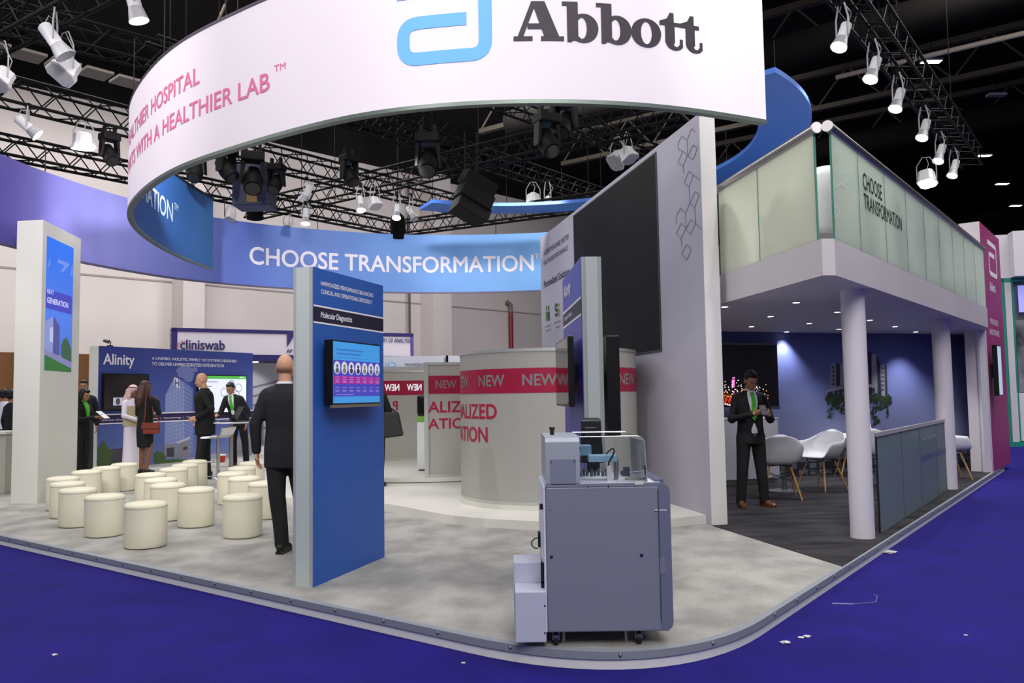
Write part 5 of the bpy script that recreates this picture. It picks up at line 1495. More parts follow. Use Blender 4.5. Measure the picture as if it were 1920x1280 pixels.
stroke_path(PU, pth, w_, .004, w_ * 1.1).build('company_symbol', white, t, fix=False)
mb = MB(); z0, z1 = PU.uv(1860, 546)[1], PU.uv(1860, 531)[1]
for i, (vs, fs) in enumerate(SLAB):
    mb.add([PU(PU.uv(1855, 540)[0] + (PU.uv(1866, 540)[0] - PU.uv(1855, 540)[0]) * x / xmax, z0 + (z1 - z0) * y, .004 + .0003 * (i % 5)) for x, y in vs], fs)
mb.build('company_name', white, t, fix=False)
mb = MB()
ua, ub = PU.uv(1856, 600)[0], PU.uv(1871, 605)[0]
z1, z0 = PU.uv(1856, 596)[1], PU.uv(1856, 606)[1]; write(mb, PU, 'PERSONALIZED', ua, z0, ub, z1, .004, .01)
mb.build('lettering', white, t, fix=False); mb = MB()
ua, ub = PU.uv(1855, 620)[0], PU.uv(1873, 625)[0]
z1, z0 = PU.uv(1855, 615)[1], PU.uv(1855, 626)[1]; write(mb, PU, 'INNOVATION HERE', ua, z0, ub, z1, .004, .01)
mb.build('lettering', white, t, fix=False)
q_ = offset_plane(PU, .14)
ua, ub = q_.uv(1872, 690)[0], q_.uv(1878.5, 690)[0]; z1, z0 = q_.uv(1873, 647)[1], q_.uv(1873, 742)[1]
s3 = thing('display_screen', 'bright wall-mounted screen on the plum sign panel, seen edge-on', 'screen', q_((ua + ub) / 2, z0, 0))
mb = MB(); mb.slab(q_, ua, ub, z0, z1, -.08, -.004); mb.build('housing', blackp, s3)
mb = MB(); mb.slab(q_, ua + .02, ub - .02, z0 + .02, z1 - .02, -.005, 0); mb.build('display', emat('scr_pale', (176, 200, 220), .6), s3)
mb = MB(); mb.slab(q_, ua + .1, ua + .3, z0 + .3, z1 - .3, -.138, -.08); mb.build('wall_bracket', mat('bracket', (0, 0, 0)), s3)

# ================================================================== teal framed stand on the far right
o0 = Vec((*YP(1868, 860, 20.5)[:2], 0))
NB = Plane((o0.x, o0.y), (o0.x + LD.x * -4 * .9 + .0, o0.y + LD.y * -4 * .9))
NB2 = Plane((o0.x, o0.y), (o0.x + 4.6, o0.y - 1.2))
zhi, zlo, zbase = VZ(442, o0), VZ(523, o0), VZ(858, o0)
teal = mat('teal_frame', (20, 124, 108), .5)
wht = mat('stand_pale', (190, 186, 194), .6)
t = thing('exhibition_stand', 'white stand with teal frames and product photographs at the far right', 'exhibition stand', (o0.x, o0.y, 0))
mb = MB(); mb.slab(NB2, 0, NB2.L, zlo, zhi, -.5, 0); mb.build('header', wht, t)
c_ = NB2.uv(1893, 500)[0]
mb = MB(); mb.slab(NB2, c_, NB2.L, zlo, zhi + .02, 0, .35); mb.build('header_return', mat('stand_pale2', (200, 196, 204), .6), t)
mb = MB(); mb.slab(NB2, 0, NB2.L, 0.02, zlo, -.5, -.3); mb.build('back_panel', mat('stand_back', (120, 124, 130), .6), t)
mb = MB(); mb.slab(NB2, 0, NB2.L, zlo - .1, zlo, -.3, .02); mb.build('teal_lintel', teal, t)
for x0_, x1_ in ((1884, 1891), (1905, 1908), (1868, 1869.5)):
    mb = MB(); mb.slab(NB2, NB2.uv(x0_, 700)[0], NB2.uv(x1_, 700)[0], 0, zlo, -.3, .02); mb.build('teal_post', teal, t)
mb = MB(); mb.slab(NB2, NB2.uv(1892, 700)[0], NB2.uv(1904.5, 700)[0], 0, zlo - .1, -.3, .01); mb.build('white_post', wht, t)
mb = MB(); mb.slab(NB2, 0, NB2.L, 0, .12, -.3, .08); mb.build('teal_kerb', teal, t)
mb = MB(); mb.slab(NB2, 0, NB2.uv(1884, 600)[0], NB2.uv(1875, 604)[1], NB2.uv(1875, 590)[1], -.3, 0); mb.build('shelf_board', wht, t)
mb = MB(); mb.rect(NB2, NB2.uv(1869, 560)[0], NB2.uv(1880, 560)[0], NB2.uv(1875, 588)[1], NB2.uv(1875, 532)[1], -.29); mb.build('blue_panel', emat('nb_blue', (60, 56, 170), .4), t, fix=False)
mb = MB(); mb.rect(NB2, NB2.uv(1909, 560)[0], NB2.L - .2, NB2.uv(1915, 585)[1], NB2.uv(1915, 535)[1], .01); mb.build('lit_picture', emat('nb_lit', (150, 150, 220), .7), t, fix=False)
mb = MB(); mb.rect(NB2, NB2.uv(1909, 700)[0], NB2.L - .2, NB2.uv(1915, 735)[1], NB2.uv(1915, 600)[1], .012); mb.build('photo_panel', noisy('nb_photo', (30, 34, 44), (140, 146, 150), 1.6, .5, 4), t, fix=False)
mb = MB(); mb.rect(NB2, NB2.uv(1869, 700)[0], NB2.uv(1884, 700)[0], NB2.uv(1878, 735)[1], NB2.uv(1878, 606)[1], -.28); mb.build('photo_panel', noisy('nb_photo2', (60, 66, 74), (150, 154, 158), 1.6, .5, 4), t, fix=False)
mb = MB(); mb.rect(NB2, NB2.uv(1869, 800)[0], NB2.uv(1884, 800)[0], .14, NB2.uv(1878, 736)[1], -.28); mb.rect(NB2, NB2.uv(1909, 800)[0], NB2.L - .2, .14, NB2.uv(1915, 736)[1], .012); mb.build('text_board', mat('nb_board', (200, 200, 206), .6), t, fix=False)
# ================================================================== meeting room furniture
chairw = mat('chair_shell', (236, 236, 240), .35)
woodm = noisy('beech', (176, 136, 88), (194, 154, 104), 3, .5, 3, (1, 1, .15))
wire = mat('chair_wire', (18, 18, 18), .4, .5)
def lerp_tab(tab, v):
    for (v0, a), (v1, b) in zip(tab, tab[1:]):
        if v <= v1:
            k = (v - v0) / (v1 - v0); return [x + (y - x) * k for x, y in zip(a, b)]
    return list(tab[-1][1])
def shell_mesh():
    """moulded armchair bucket, sitter faces -y"""
    cen = [(0, (-.25, .455)), (.12, (-.20, .44)), (.35, (-.02, .425)), (.52, (.13, .43)), (.62, (.20, .475)), (.75, (.235, .58)), (.88, (.255, .70)), (1, (.278, .815))]
    edg = [(0, (.23, -.235, .46)), (.12, (.285, -.215, .56)), (.25, (.305, -.17, .645)), (.45, (.31, -.02, .66)), (.62, (.30, .08, .665)), (.78, (.262, .18, .70)), (.9, (.18, .25, .765)), (1, (.03, .278, .815))]
    nu, nv = 14, 20
    V, Fc = [], []
    for j in range(nv + 1):
        v = j / nv; cy, cz = lerp_tab(cen, v); ex, ey, ez = lerp_tab(edg, v)
        for i in range(2 * nu + 1):
            u = (i - nu) / nu; a = abs(u)
            s = a ** 1.0; bz = a ** 3.2; by = a ** 2.2
            x = ex * (1 - (1 - a) ** 1.55) * (1 if u >= 0 else -1)
            V.append(Vec((x, cy + (ey - cy) * by, cz + (ez - cz) * bz)))
    w_ = 2 * nu + 1
    for j in range(nv):
        for i in range(w_ - 1): Fc.append((j * w_ + i, j * w_ + i + 1, (j + 1) * w_ + i + 1, (j + 1) * w_ + i))
    return V, Fc
def armchair(label, group):
    t = thing('armchair', label, 'chair', (0, 0, 0), group)
    V, Fc = shell_mesh(); mb = MB(); mb.add(V, Fc); s = mb.build('seat_shell', chairw, t, smooth=True, angle=0, fix=False)
    sm = s.modifiers.new('thickness', 'SOLIDIFY'); sm.thickness = .008; sm.offset = 0
    legs = []
    for sx in (-1, 1):
        for (y0, y1) in ((-.11, -.23), (.12, .24)):
            a, b = Vec((sx * .13, y0, .40)), Vec((sx * .235, y1, 0)); legs.append((a, b))
            mb = MB(); mb.tube([a, a.lerp(b, .5), b], [.012, .0145, .009], 10); mb.build('leg', woodm, t, smooth=True)
    mb = MB()
    for i, j in ((0, 2), (1, 3), (0, 1), (2, 3)):
        for p, q in ((.18, .5), (.5, .18)):
            mb.cyl(legs[i][0].lerp(legs[i][1], p), legs[j][0].lerp(legs[j][1], q), .004, n=6)
    for a, b in legs: mb.cyl(a + Vec((0, 0, .035)), a.lerp(b, .06), .008, n=6)
    mb.cyl((-.13, -.11, .415), (.13, .12, .415), .006, n=6); mb.cyl((.13, -.11, .415), (-.13, .12, .415), .006, n=6)
    mb.build('wire_brace', wire, t)
    return t
pch = armchair('white moulded armchair on wooden legs seen from behind, beside the standing phone user', 'white moulded armchairs')
def put_chair(px, py, rz, label, z=PZ):
    global _ch
    p = G(px, py, z)
    if _ch == 0: pch.location = (p.x, p.y, z); pch.rotation_euler = (0, 0, rz); _ch = 1; return pch
    return clone(pch, (p.x, p.y, z), rz, label)
_ch = 0
put_chair(1462, 934, R(170), None)
put_chair(1541, 918, R(-58), 'bright white moulded armchair in the middle of the meeting room, turned towards the cabinet')
put_chair(1600, 893, R(-100), 'white moulded armchair mostly hidden behind the near white column, back top showing')
put_chair(1643, 910, R(150), 'white moulded armchair between the near column and the frosted screen')
put_chair(1782, 897, R(80), 'white moulded armchair by the far column, right of the frosted screen')
def cafe_table(px, py, label, h=.57, r=.27):
    p = G(px, py); t = thing('bistro_table', label, 'table', (p.x, p.y, PZ), 'round meeting tables')
    MB().lathe([(.0, 0), (.22, 0), (.22, .008), (.04, .02), (.0, .02)], p, 32).build('base_plate', steel, t, smooth=True, angle=30)
    MB().lathe([(.032, .015), (.032, h - .02)], p, 20).build('post', steel, t, smooth=True)
    MB().lathe([(.0, h - .023), (r - .01, h - .023), (r, h - .016), (r, h - .006), (r - .01, h), (.0, h)], p, 40).build('tabletop', mat('table_white', (214, 214, 220), .35), t, smooth=True, angle=30)
cafe_table(1471, 920, 'round white table with chrome post behind the nearest white armchair')
cafe_table(1690, 905, 'round white table on a chrome post behind the frosted screen')
# sideboard
u0, u1 = MUR.uv(1300, 900)[0], MUR.uv(1459, 900)[0]
CBp = offset_plane(MUR, .62)
ub, zt = CBp.uv(1459, 785); zb = PZ
u0 = max(umA + .1, ub - 2.2)
t = thing('sideboard', 'white low cabinet with four doors below the night city screen', 'cabinet', CBp(ub - 1, PZ, 0))
mb = MB(); mb.slab(CBp, u0, ub, PZ + .07, zt, -.58, -.02); mb.build('carcass', mat('cabinet_body', (206, 204, 212), .45), t)
mb = MB(); mb.slab(CBp, u0, ub + .01, zt, zt + .02, -.58, 0); mb.build('top_board', mat('cabinet_top', (214, 212, 218), .4), t)
mb = MB(); mb.slab(CBp, u0 + .03, ub - .03, PZ, PZ + .07, -.55, -.05); mb.build('plinth', mat('cabinet_plinth', (170, 168, 176), .5), t)
k = 4; wd_ = (ub - u0) / k
for i in range(k):
    mb = MB(); mb.slab(CBp, u0 + i * wd_ + .008, u0 + (i + 1) * wd_ - .008, PZ + .08, zt - .01, -.02, 0); mb.build('door', mat('cabinet_door', (210, 208, 216), .4), t)
# night city screen
q_ = offset_plane(MUR, .12)
(ua, _), (ub, zt) = q_.uv(1300, 650), q_.uv(1457, 643); zb = q_.uv(1457, 767)[1]
ua = max(umA + .1, ub - 2.0)
s4 = thing('display_screen', 'dark screen showing a city skyline at night, behind the standing phone user', 'screen', q_((ua + ub) / 2, zb, 0))
mb = MB(); mb.slab(q_, ua, ub, zb, zt, -.07, -.004); mb.build('housing', blackp, s4)
mb = MB(); mb.slab(q_, ua + .02, ub - .03, zb + .06, zt - .04, -.005, 0); mb.build('display', mat('night_sky', (16, 13, 16), .3), s4)
mb = MB(); mb.slab(q_, ua, ub, zt - .03, zt, -.02, .006); mb.slab(q_, ua, ub, zb, zb + .05, -.02, .006); mb.build('metal_trim', mat('tv_trim', (96, 96, 112), .4, .4), s4)
mb = MB(); mb.slab(q_, (ua + ub) / 2 - .3, (ua + ub) / 2 + .3, zb + .3, zt - .3, -.119, -.07); mb.build('wall_bracket', mat('bracket', (0, 0, 0)), s4)
random.seed(21)
for nm, rgb, e, spec in (('amber_light', (255, 150, 60), 1.6, (60, 1358, 1440, 742, 9, .010)), ('white_light', (255, 230, 220), 2.0, (50, 1358, 1440, 728, 10, .008)), ('pink_light', (230, 120, 190), 1.6, (30, 1372, 1377, 716, 9, .014)), ('ember_light', (170, 40, 20), 1.0, (30, 1358, 1380, 748, 7, .016))):
    n_, xa, xb, yc, sy, r_ = spec; mb = MB()
    for k in range(n_):
        u, z = q_.uv(random.uniform(xa, xb), yc + random.gauss(0, sy * .6)); z = max(zb + .08, min(zt - .1, z)); rr = r_ * random.uniform(.5, 1.2); mb.disc(q_, u, z, rr, rr, .001 + k * 1e-5, 6)
    for k in range(12 if nm == 'white_light' else 0):
        u, z = q_.uv(1360 + k * 4, 757 + (k % 3)); mb.disc(q_, u, z, .014, .012, .002, 6)
    mb.build(nm, mat('city_' + nm, rgb, .4, emit=e), s4, fix=False)
# frosted screen between the columns
a, b = G(1651, 1000), G(1780, 916)
FG = Plane((a.x, a.y), (b.x, b.y))
zt = (VZ(808, a) + VZ(789, b)) / 2
t = thing('glass_screen', 'low frosted glass partition in four panels between the two white columns', 'glass partition', (a.x, a.y, PZ))
gm = glassy('frosted_glass_blue', (124, 138, 148), .10, .15, .25, .08)
js = [0.015] + [FG.uv(x, 850)[0] for x in (1691, 1725.5, 1756)] + [FG.L - .02]
for u, v in zip(js, js[1:]):
    mb = MB(); mb.slab(FG, u + .005, v - .005, PZ + .01, zt - .03, -.012, 0); mb.build('glass_panel', gm, t)
for u in js[1:-1]:
    mb = MB(); mb.slab(FG, u - .005, u + .005, PZ + .01, zt - .03, -.012, .001); mb.build('joint', mat('joint_dark', (40, 56, 60), .4), t)
mb = MB(); mb.slab(FG, 0, .015, PZ, zt, -.014, .002); mb.build('edge_strip', mat('joint_black', (16, 20, 22), .3), t)
mb = MB(); mb.slab(FG, 0, FG.L, zt - .03, zt + .01, -.02, .01); mb.build('top_rail', mat('rail_pale', (178, 176, 178), .35, .3), t)
mb = MB(); mb.slab(FG, FG.L - .02, FG.L, PZ, zt, -.03, .01); mb.build('end_post', mat('rail_pale', (0, 0, 0)), t)
mb = MB(); mb.slab(FG, 0.015, FG.L - .02, PZ, PZ + .01, -.03, .02); mb.build('floor_rail', mat('joint_dark', (0, 0, 0)), t)
mb = MB(); skew(FG, 'INNOVATION', (1727, 827), (1754, 820), hgt(FG, 1728, 820, 827), mb, .004, .01); mb.build('lettering', mat('screen_white', (176, 178, 180), .4), t, fix=False)['label'] = 'pale printed words on the frosted glass'
mb = MB(); skew(FG, 'PERSONAL EXCHANGE', (1727, 864), (1778, 848), hgt(FG, 1728, 852, 864), mb, .004, .01); mb.build('lettering', mat('screen_blue', (92, 108, 158), .4), t, fix=False)['label'] = 'faint blue words on the frosted glass'
# ---- upper deck: low tub chairs behind the balustrade
def tub_chair(label):
    t = thing('tub_chair', label, 'chair', (0, 0, 0), 'white tub chairs on the deck')
    V, Fc = [], []
    nu, nv = 28, 8
    for j in range(nv + 1):
        v = j / nv
        for i in range(nu + 1):
            a = R(-28 + 236 * i / nu); back = max(0, sin(a)) ** .8
            top = .50 + .30 * back; z = .20 + (top - .20) * v
            r_ = .27 + .05 * sin(pi * .5 * v) + .05 * v * back
            V.append(Vec((r_ * cos(a), r_ * sin(a), z)))
    for j in range(nv):
        for i in range(nu): Fc.append((j * (nu + 1) + i, j * (nu + 1) + i + 1, (j + 1) * (nu + 1) + i + 1, (j + 1) * (nu + 1) + i))
    mb = MB(); mb.add(V, Fc); o = mb.build('tub_shell', chairw, t, smooth=True, angle=0, fix=False)
    sm = o.modifiers.new('thickness', 'SOLIDIFY'); sm.thickness = .03; sm.offset = 0
    MB().lathe([(.0, .20), (.25, .20), (.27, .24), (.27, .38), (.24, .42), (.0, .43)], (0, 0, 0), 28).build('seat_cushion', mat('tub_cushion', (200, 200, 206), .7), t, smooth=True, angle=50)
    MB().lathe([(.0, 0), (.2, 0), (.2, .012), (.04, .03), (.035, .2), (.0, .2)], (0, 0, 0), 24).build('pedestal', chrome_, t, smooth=True, angle=40)
    return t
chrome_ = mat('chrome', (200, 200, 204), .12, 1)
p0 = c1 + (sd + bd) * .62
tc = tub_chair('white tub chair on the deck, its rounded back filling the corner glass gap')
tc.location = (p0.x, p0.y, DECK + .008); tc.rotation_euler = (0, 0, R(200))
for (m0, rz, lab) in ((FF(FF.L * .05, 0, -.46), R(95), 'white tub chair on the deck behind the pale glass, nearest the screen wall'),
                      (FS(2.2, 0, -.5), R(215), 'white tub chair on the deck behind the greenish glass, right of the lettering'),
                      (FS(3.2, 0, -.5), R(250), 'white tub chair on the deck behind the middle of the greenish glass'),
                      (FS(4.2, 0, -.5), R(205), 'white tub chair on the deck behind the far part of the greenish glass')):
    clone(tc, (m0.x, m0.y, DECK + .008), rz, lab)
# ================================================================== bar table and stools at the printed wall
p = G(433, 893)
t = thing('bar_table', 'small white high table with chrome post, laptop on top, by the printed hospital wall', 'table', (p.x, p.y, PZ))
MB().lathe([(.0, 0), (.24, 0), (.24, .01), (.05, .02), (.0, .02)], p, 32).build('base_plate', steel, t, smooth=True, angle=30)
ztab = VZ(791, p)
MB().lathe([(.035, .015), (.035, ztab - PZ - .02)], p, 20).build('post', steel, t, smooth=True)
MB().lathe([(.0, ztab - PZ - .025), (.29, ztab - PZ - .025), (.30, ztab - PZ - .015), (.30, ztab - PZ - .005), (.29, ztab - PZ), (.0, ztab - PZ)], p, 40).build('tabletop', mat('table_white', (0, 0, 0)), t, smooth=True, angle=30)
BT = (p.x, p.y, ztab)
lp = thing('laptop', 'open black laptop on the small white high table', 'laptop', (p.x + .06, p.y, ztab))
mb = MB(); mb.box(p.x - .16, p.x + .22, p.y - .13, p.y + .12, ztab + .001, ztab + .02); mb.build('base', blackp, lp, bevel=.004)
mb = MB(); mb.hexa([(p.x + .02, p.y - .13, ztab + .02), (p.x + .035, p.y - .13, ztab + .02), (p.x + .055, p.y + .12, ztab + .02), (p.x + .04, p.y + .12, ztab + .02)], [(p.x + .16, p.y - .13, ztab + .27), (p.x + .175, p.y - .13, ztab + .27), (p.x + .195, p.y + .12, ztab + .27), (p.x + .18, p.y + .12, ztab + .27)]); mb.build('screen', mat('laptop_lid', (44, 44, 52), .4), lp)
chrome = mat('chrome', (200, 200, 204), .12, 1)
def stool(px, py, rz, label, first=None):
    p = G(px, py)
    if first is not None: return clone(first, (p.x, p.y, PZ), rz, label)
    t = thing('bar_stool', label, 'stool', (0, 0, 0), 'chrome bar stools')
    MB().lathe([(.0, 0), (.21, 0), (.20, .012), (.05, .03), (.0, .03)], (0, 0, 0), 32).build('base_plate', chrome, t, smooth=True, angle=40)
    MB().lathe([(.03, .02), (.03, .70)], (0, 0, 0), 18).build('post', chrome, t, smooth=True)
    mb = MB(); pts = [(-.21, .70), (-.19, .725), (.08, .725), (.15, .77), (.20, .86), (.215, .86), (.165, .75), (.09, .70)]
    mb.rings([[Vec((x, y, z)) for x, z in pts] for y in (-.19, .19)]); mb.build('seat', mat('stool_white', (226, 226, 228), .4), t)
    mb = MB()
    for y in (-.195, .195): mb.tube([(-.21, y, .70), (.08, y, .70), (.16, y, .76), (.21, y, .87)], .014, 8)
    mb.tube([(.21, -.195, .87), (.21, .195, .87)], .014, 8); mb.build('seat_frame', chrome, t, smooth=True)
    mb = MB(); mb.tube([(-.03, 0, .28), (-.2, -.14, .28), (-.22, 0, .28), (-.2, .14, .28), (-.03, 0, .28)], .010, 8); mb.build('footrest', chrome, t, smooth=True)
    t.location = (p.x, p.y, PZ); t.rotation_euler = (0, 0, rz)
    return t
st0 = stool(409, 896, R(-15), 'chrome bar stool with white seat in front of the high table')
stool(8, 893, R(60), 'chrome bar stool at the left edge, left of the tall white pillar', st0)
# red drinks cup on the floor
p = G(416, 866); t = thing('drink_cup', 'small red and white cup standing on the floor by the high table post', 'cup', (p.x, p.y, PZ))
MB().lathe([(.06, 0), (.08, .14)], p, 16).build('cup_body', mat('cup_red', (190, 60, 40), .5), t, smooth=True)
MB().lathe([(.082, .14), (.085, .17), (.0, .175)], p, 16).build('lid', white, t, smooth=True)
# dark bin behind the pillar
p = G(146, 890); t = thing('equipment_case', 'tall dark case with yellow tag just right of the tall white pillar', 'case', (p.x, p.y, PZ))
hz = VZ(790, p) - PZ
mb = MB(); mb.box(p.x - .25, p.x + .08, p.y, p.y + .4, PZ, PZ + hz); mb.build('case_body', mat('case_dark', (40, 40, 38), .6), t, bevel=.01)
mb = MB(); mb.box(p.x - .10, p.x - .0, p.y - .004, p.y, PZ + hz - .12, PZ + hz - .01); mb.build('yellow_tag', mat('tag_yellow', (200, 190, 40), .5), t)
# counter at the left edge
p = G(-8, 926); hc = VZ(809, p); t = thing('reception_counter', 'low pale counter at the left edge beside the bar stool', 'counter', (p.x, p.y, PZ))
mb = MB(); mb.box(p.x - 1.2, p.x + .13, p.y, p.y + .45, PZ, hc - .04); mb.build('counter_body', mat('counter_pale', (176, 172, 160), .5), t, bevel=.01)
mb = MB(); mb.box(p.x - 1.25, p.x + .16, p.y - .04, p.y + .48, hc - .039, hc); mb.build('worktop', mat('counter_top', (210, 208, 200), .4), t)
# litter on the blue carpet
pap = mat('paper_white', (206, 206, 204), .8)
random.seed(4)
for k, (x, y, s_, lab) in enumerate(((1669, 1037, .05, 'crumpled white paper scrap touching the platform edge on the right'), (1471, 1206, .028, 'small white scrap lying on the blue carpet near the rounded platform corner'), (1502, 1196, .018, 'tiny white scrap on the blue carpet, left of a pair'), (1514, 1194, .02, 'tiny white scrap on the blue carpet, right of a pair'), (103, 1228, .016, 'tiny white speck on the blue carpet at lower left'), (869, 1243, .012, 'tiny white speck on the blue carpet below the platform centre'), (1811, 1191, .012, 'tiny white speck alone on the blue carpet at far right'))):
    p = G(x, y, 0); mb = MB()
    mb.ell((p.x, p.y, s_ * .25), s_, s_ * .7, s_ * .3, 9, 5)
    mb.v = [v + Vec((random.uniform(-.3, .3), random.uniform(-.3, .3), 0)) * s_ for v in mb.v]
    tag(mb.build('paper_scrap', pap), lab, 'paper scrap', 'litter on the blue carpet')
mb = MB(); pts = [G(x, y, .003) for x, y in ((1560, 1131), (1600, 1132), (1642, 1129), (1645, 1117), (1638, 1115))]
mb.tube(pts, .006, 5); tag(mb.build('tape_strip', mat('tape_clear', (86, 84, 150), .3)), 'bent strip of clear tape stuck on the blue carpet at right', 'tape')
# ================================================================== lighting rig
tr_m = mat('truss_black', (6, 6, 6), .6, 0, spec=.15)
def truss(pa, pb, z, size, label, ea=0, eb=0, bays=None):
    a, b = G(*pa, z), G(*pb, z)
    d = (b - a).normalized(); a = a - d * ea; b = b + d * eb
    nx = Vec((-d.y, d.x, 0)) * size / 2; nz = Vec((0, 0, size))
    t = thing('lighting_truss', label, 'truss', ((a + b) / 2), 'black lighting trusses')
    cs = [(-nx), nx, nx + nz, -nx + nz]
    for c in cs:
        mb = MB(); mb.cyl(a + c, b + c, .026, n=8); mb.build('chord', tr_m, t, smooth=True)
    L = (b - a).length; n = max(2, int(L / (size * 1.6))); mb = MB()
    for i in range(n):
        p, q = a.lerp(b, i / n), a.lerp(b, (i + .5) / n); r_ = a.lerp(b, (i + 1) / n)
        for c0, c1_ in ((0, 3), (1, 2), (0, 1), (3, 2)):
            mb.cyl(p + cs[c0], q + cs[c1_], .011, n=5, cap=False); mb.cyl(q + cs[c1_], r_ + cs[c0], .011, n=5, cap=False)
    mb.build('lattice', tr_m, t)
    mb = MB()
    for k in range(3):
        p = a.lerp(b, (k + .5) / 3) + nz; mb.cyl(p, (p.x, p.y, 12.5), .008, n=5)
    mb.build('hoist_cable', tr_m, t)
    return a, b, t
truss((1588, 0), (1822, 312), 6.2, .38, 'black truss carrying a row of lit white lamps above the deck', 4, .0)
truss((0, 85), (165, 0), 6.2, .36, 'black truss cutting the top left corner', 4, 3)
truss((0, 52), (300, 128), 6.7, .36, 'black truss crossing behind the white lamps at the top left', 3, 6)
truss((0, 192), (872, 402), 5.7, .36, 'long black truss with two lit lamps at left, running behind the white banner', 3, 0)
truss((0, 291), (748, 440), 5.25, .30, 'long black truss just above the blue banner on the left', 3, 0)
truss((748, 440), (1060, 399), 5.25, .30, 'short black truss above the right end of the blue lettered banner', 0, 1.5)
truss((470, 410), (1250, 234), 5.7, .36, 'black truss rising to the right under the banner from the drum-shaped hoist', 0, .3)
truss((690, 245), (1100, 374), 6.2, .34, 'dark truss behind the banner, running down towards the screen wall top', 4, 3)
truss((870, 178), (1112, 264), 6.6, .34, 'dark truss just under the middle of the white banner', 2, 4)
truss((430, 258), (760, 130), 6.6, .34, 'dark truss high behind the left half of the white banner', 2, 4)

lampw = mat('lamp_white', (196, 196, 200), .4)
lampg = mat('lamp_grey', (150, 150, 154), .4)
reflm = mat('lamp_reflector', (150, 150, 156), .45, .2)
def glow(e): return mat('lamp_glow_%d' % int(e * 10), (255, 248, 240), .4, emit=e)
def frame_of(d):
    d = d.normalized(); x = d.orthogonal().normalized(); return x, d.cross(x), d
def par_lamp(px, py, z, dv, lit, label, top=.42, k=1.0, power=60):
    """white can with flared front hanging in a yoke; dv = beam direction"""
    c = G(px, py, z); d = Vec(dv).normalized()
    t = thing('stage_lamp', label, 'stage lamp', (c.x, c.y, c.z), 'white stage lamps')
    def at(s): return c + d * s * k
    mb = MB(); mb.cyl(at(-.22), at(-.20), .05 * k, .075 * k, 18); mb.cyl(at(-.20), at(.04), .075 * k, .075 * k, 18); mb.build('can', lampw, t, smooth=True, angle=40)
    mb = MB(); mb.cyl(at(.04), at(.20), .078 * k, .112 * k, 20, cap=False); mb.build('flared_front', reflm, t, smooth=True)
    mb = MB(); mb.cyl(at(.185), at(.19), .104 * k, .104 * k, 20); mb.build('lens', glow(9) if lit else mat('lens_dark', (150, 150, 152), .5), t)
    side = Vec((-d.y, d.x, 0)); side = side.normalized() if side.length > .01 else Vec((1, 0, 0))
    p0, p1 = c + side * .1 * k, c - side * .1 * k; up = Vec((0, 0, top))
    mb = MB(); mb.tube([p0, p0 + up * .5, c + up * .9 + side * .04, c + up * .9 - side * .04, p1 + up * .5, p1], .011, 6); mb.build('yoke', lampg, t, smooth=True)
    mb = MB(); mb.box(c.x - .03, c.x + .03, c.y - .03, c.y + .03, c.z + top * .86, c.z + top + .02); mb.build('clamp', tr_m, t)
    mb = MB(); mb.tube([at(-.21), at(-.21) + Vec((.06, 0, .12)), c + side * .12 + Vec((0, 0, top * .6)), c + up], .007, 5); mb.build('cable', lampg, t, smooth=True)
    if lit and power: spot('lamp_beam', at(.24), at(4), power, 50, .7, .1)
    return t
def flood(px, py, z, dv, lit, label, top=.42, k=1.0, power=50):
    c = G(px, py, z); d = Vec(dv).normalized(); x, y, d = frame_of(d)
    t = thing('flood_lamp', label, 'flood lamp', (c.x, c.y, c.z), 'white flood lamps')
    def ring(s, w_, h_): return [c + d * s * k + x * a * w_ * k + y * b * h_ * k for a, b in ((-1, -.6), (-.6, -1), (.6, -1), (1, -.6), (1, .6), (.6, 1), (-.6, 1), (-1, .6))]
    mb = MB(); mb.rings([ring(-.16, .08, .08), ring(-.14, .12, .12), ring(.0, .14, .13), ring(.06, .17, .15), ring(.09, .17, .15)]); mb.build('housing', lampw, t, smooth=True, angle=30)
    mb = MB(); mb.rings([ring(.091, .15, .13), ring(.1, .15, .13)]); mb.build('lens', glow(9) if lit else mat('lens_dark', (0, 0, 0)), t)
    side = Vec((-d.y, d.x, 0)); side = side.normalized() if side.length > .01 else Vec((1, 0, 0))
    p0, p1 = c + side * .16 * k, c - side * .16 * k; up = Vec((0, 0, top))
    mb = MB(); mb.tube([p0, p0 + up * .6, c + up + side * .06, c + up - side * .06, p1 + up * .6, p1], .009, 6); mb.build('yoke', lampg, t, smooth=True)
    mb = MB(); mb.tube([c - d * .15, c - d * .15 + Vec((.05, 0, .15)), c + up], .007, 5); mb.build('cable', lampg, t, smooth=True)
    if lit and power: spot('lamp_beam', c + d * .2, c + d * 4, power, 70, .7, .1)
    return t
rr = (-.45, -.25, -1)
names = ['first', 'second', 'third', 'fourth', 'fifth', 'sixth']
for k, (x, y) in enumerate(((1580, 68), (1638, 130), (1684, 187), (1733, 243), (1763, 288), (1789, 316))):
    par_lamp(x, y, 5.75, rr, True, 'lit white lamp, %s from the top along the truss above the deck' % names[k], .45, .88, 240)
flood(1738, 336, 5.2, (-.1, -.3, -1), True, 'round lit lamp hanging lowest, behind the greenish deck glass', .4, 1.0, 60)
par_lamp(252, 8, 6.0, (.25, .1, -1), True, 'big lit white lamp at the very top, left of the white banner', .4, 1.0, 90)
par_lamp(103, 78, 5.75, (.65, .2, -1), False, 'unlit white lamp tilted to the right near the top left corner', .45, 1.05)
flood(121, 132, 5.7, (-.3, -.6, -.9), False, 'unlit boxy white flood lamp below the tilted lamp at top left', .5, 1.05)
flood(2, 148, 5.7, (-.3, -.6, -.9), False, 'unlit white flood lamp cut by the left picture edge', .5, .9)
par_lamp(52, 238, 5.35, (.75, .3, -.7), True, 'lit white lamp under the long truss, farthest left', .32, .85, 70)
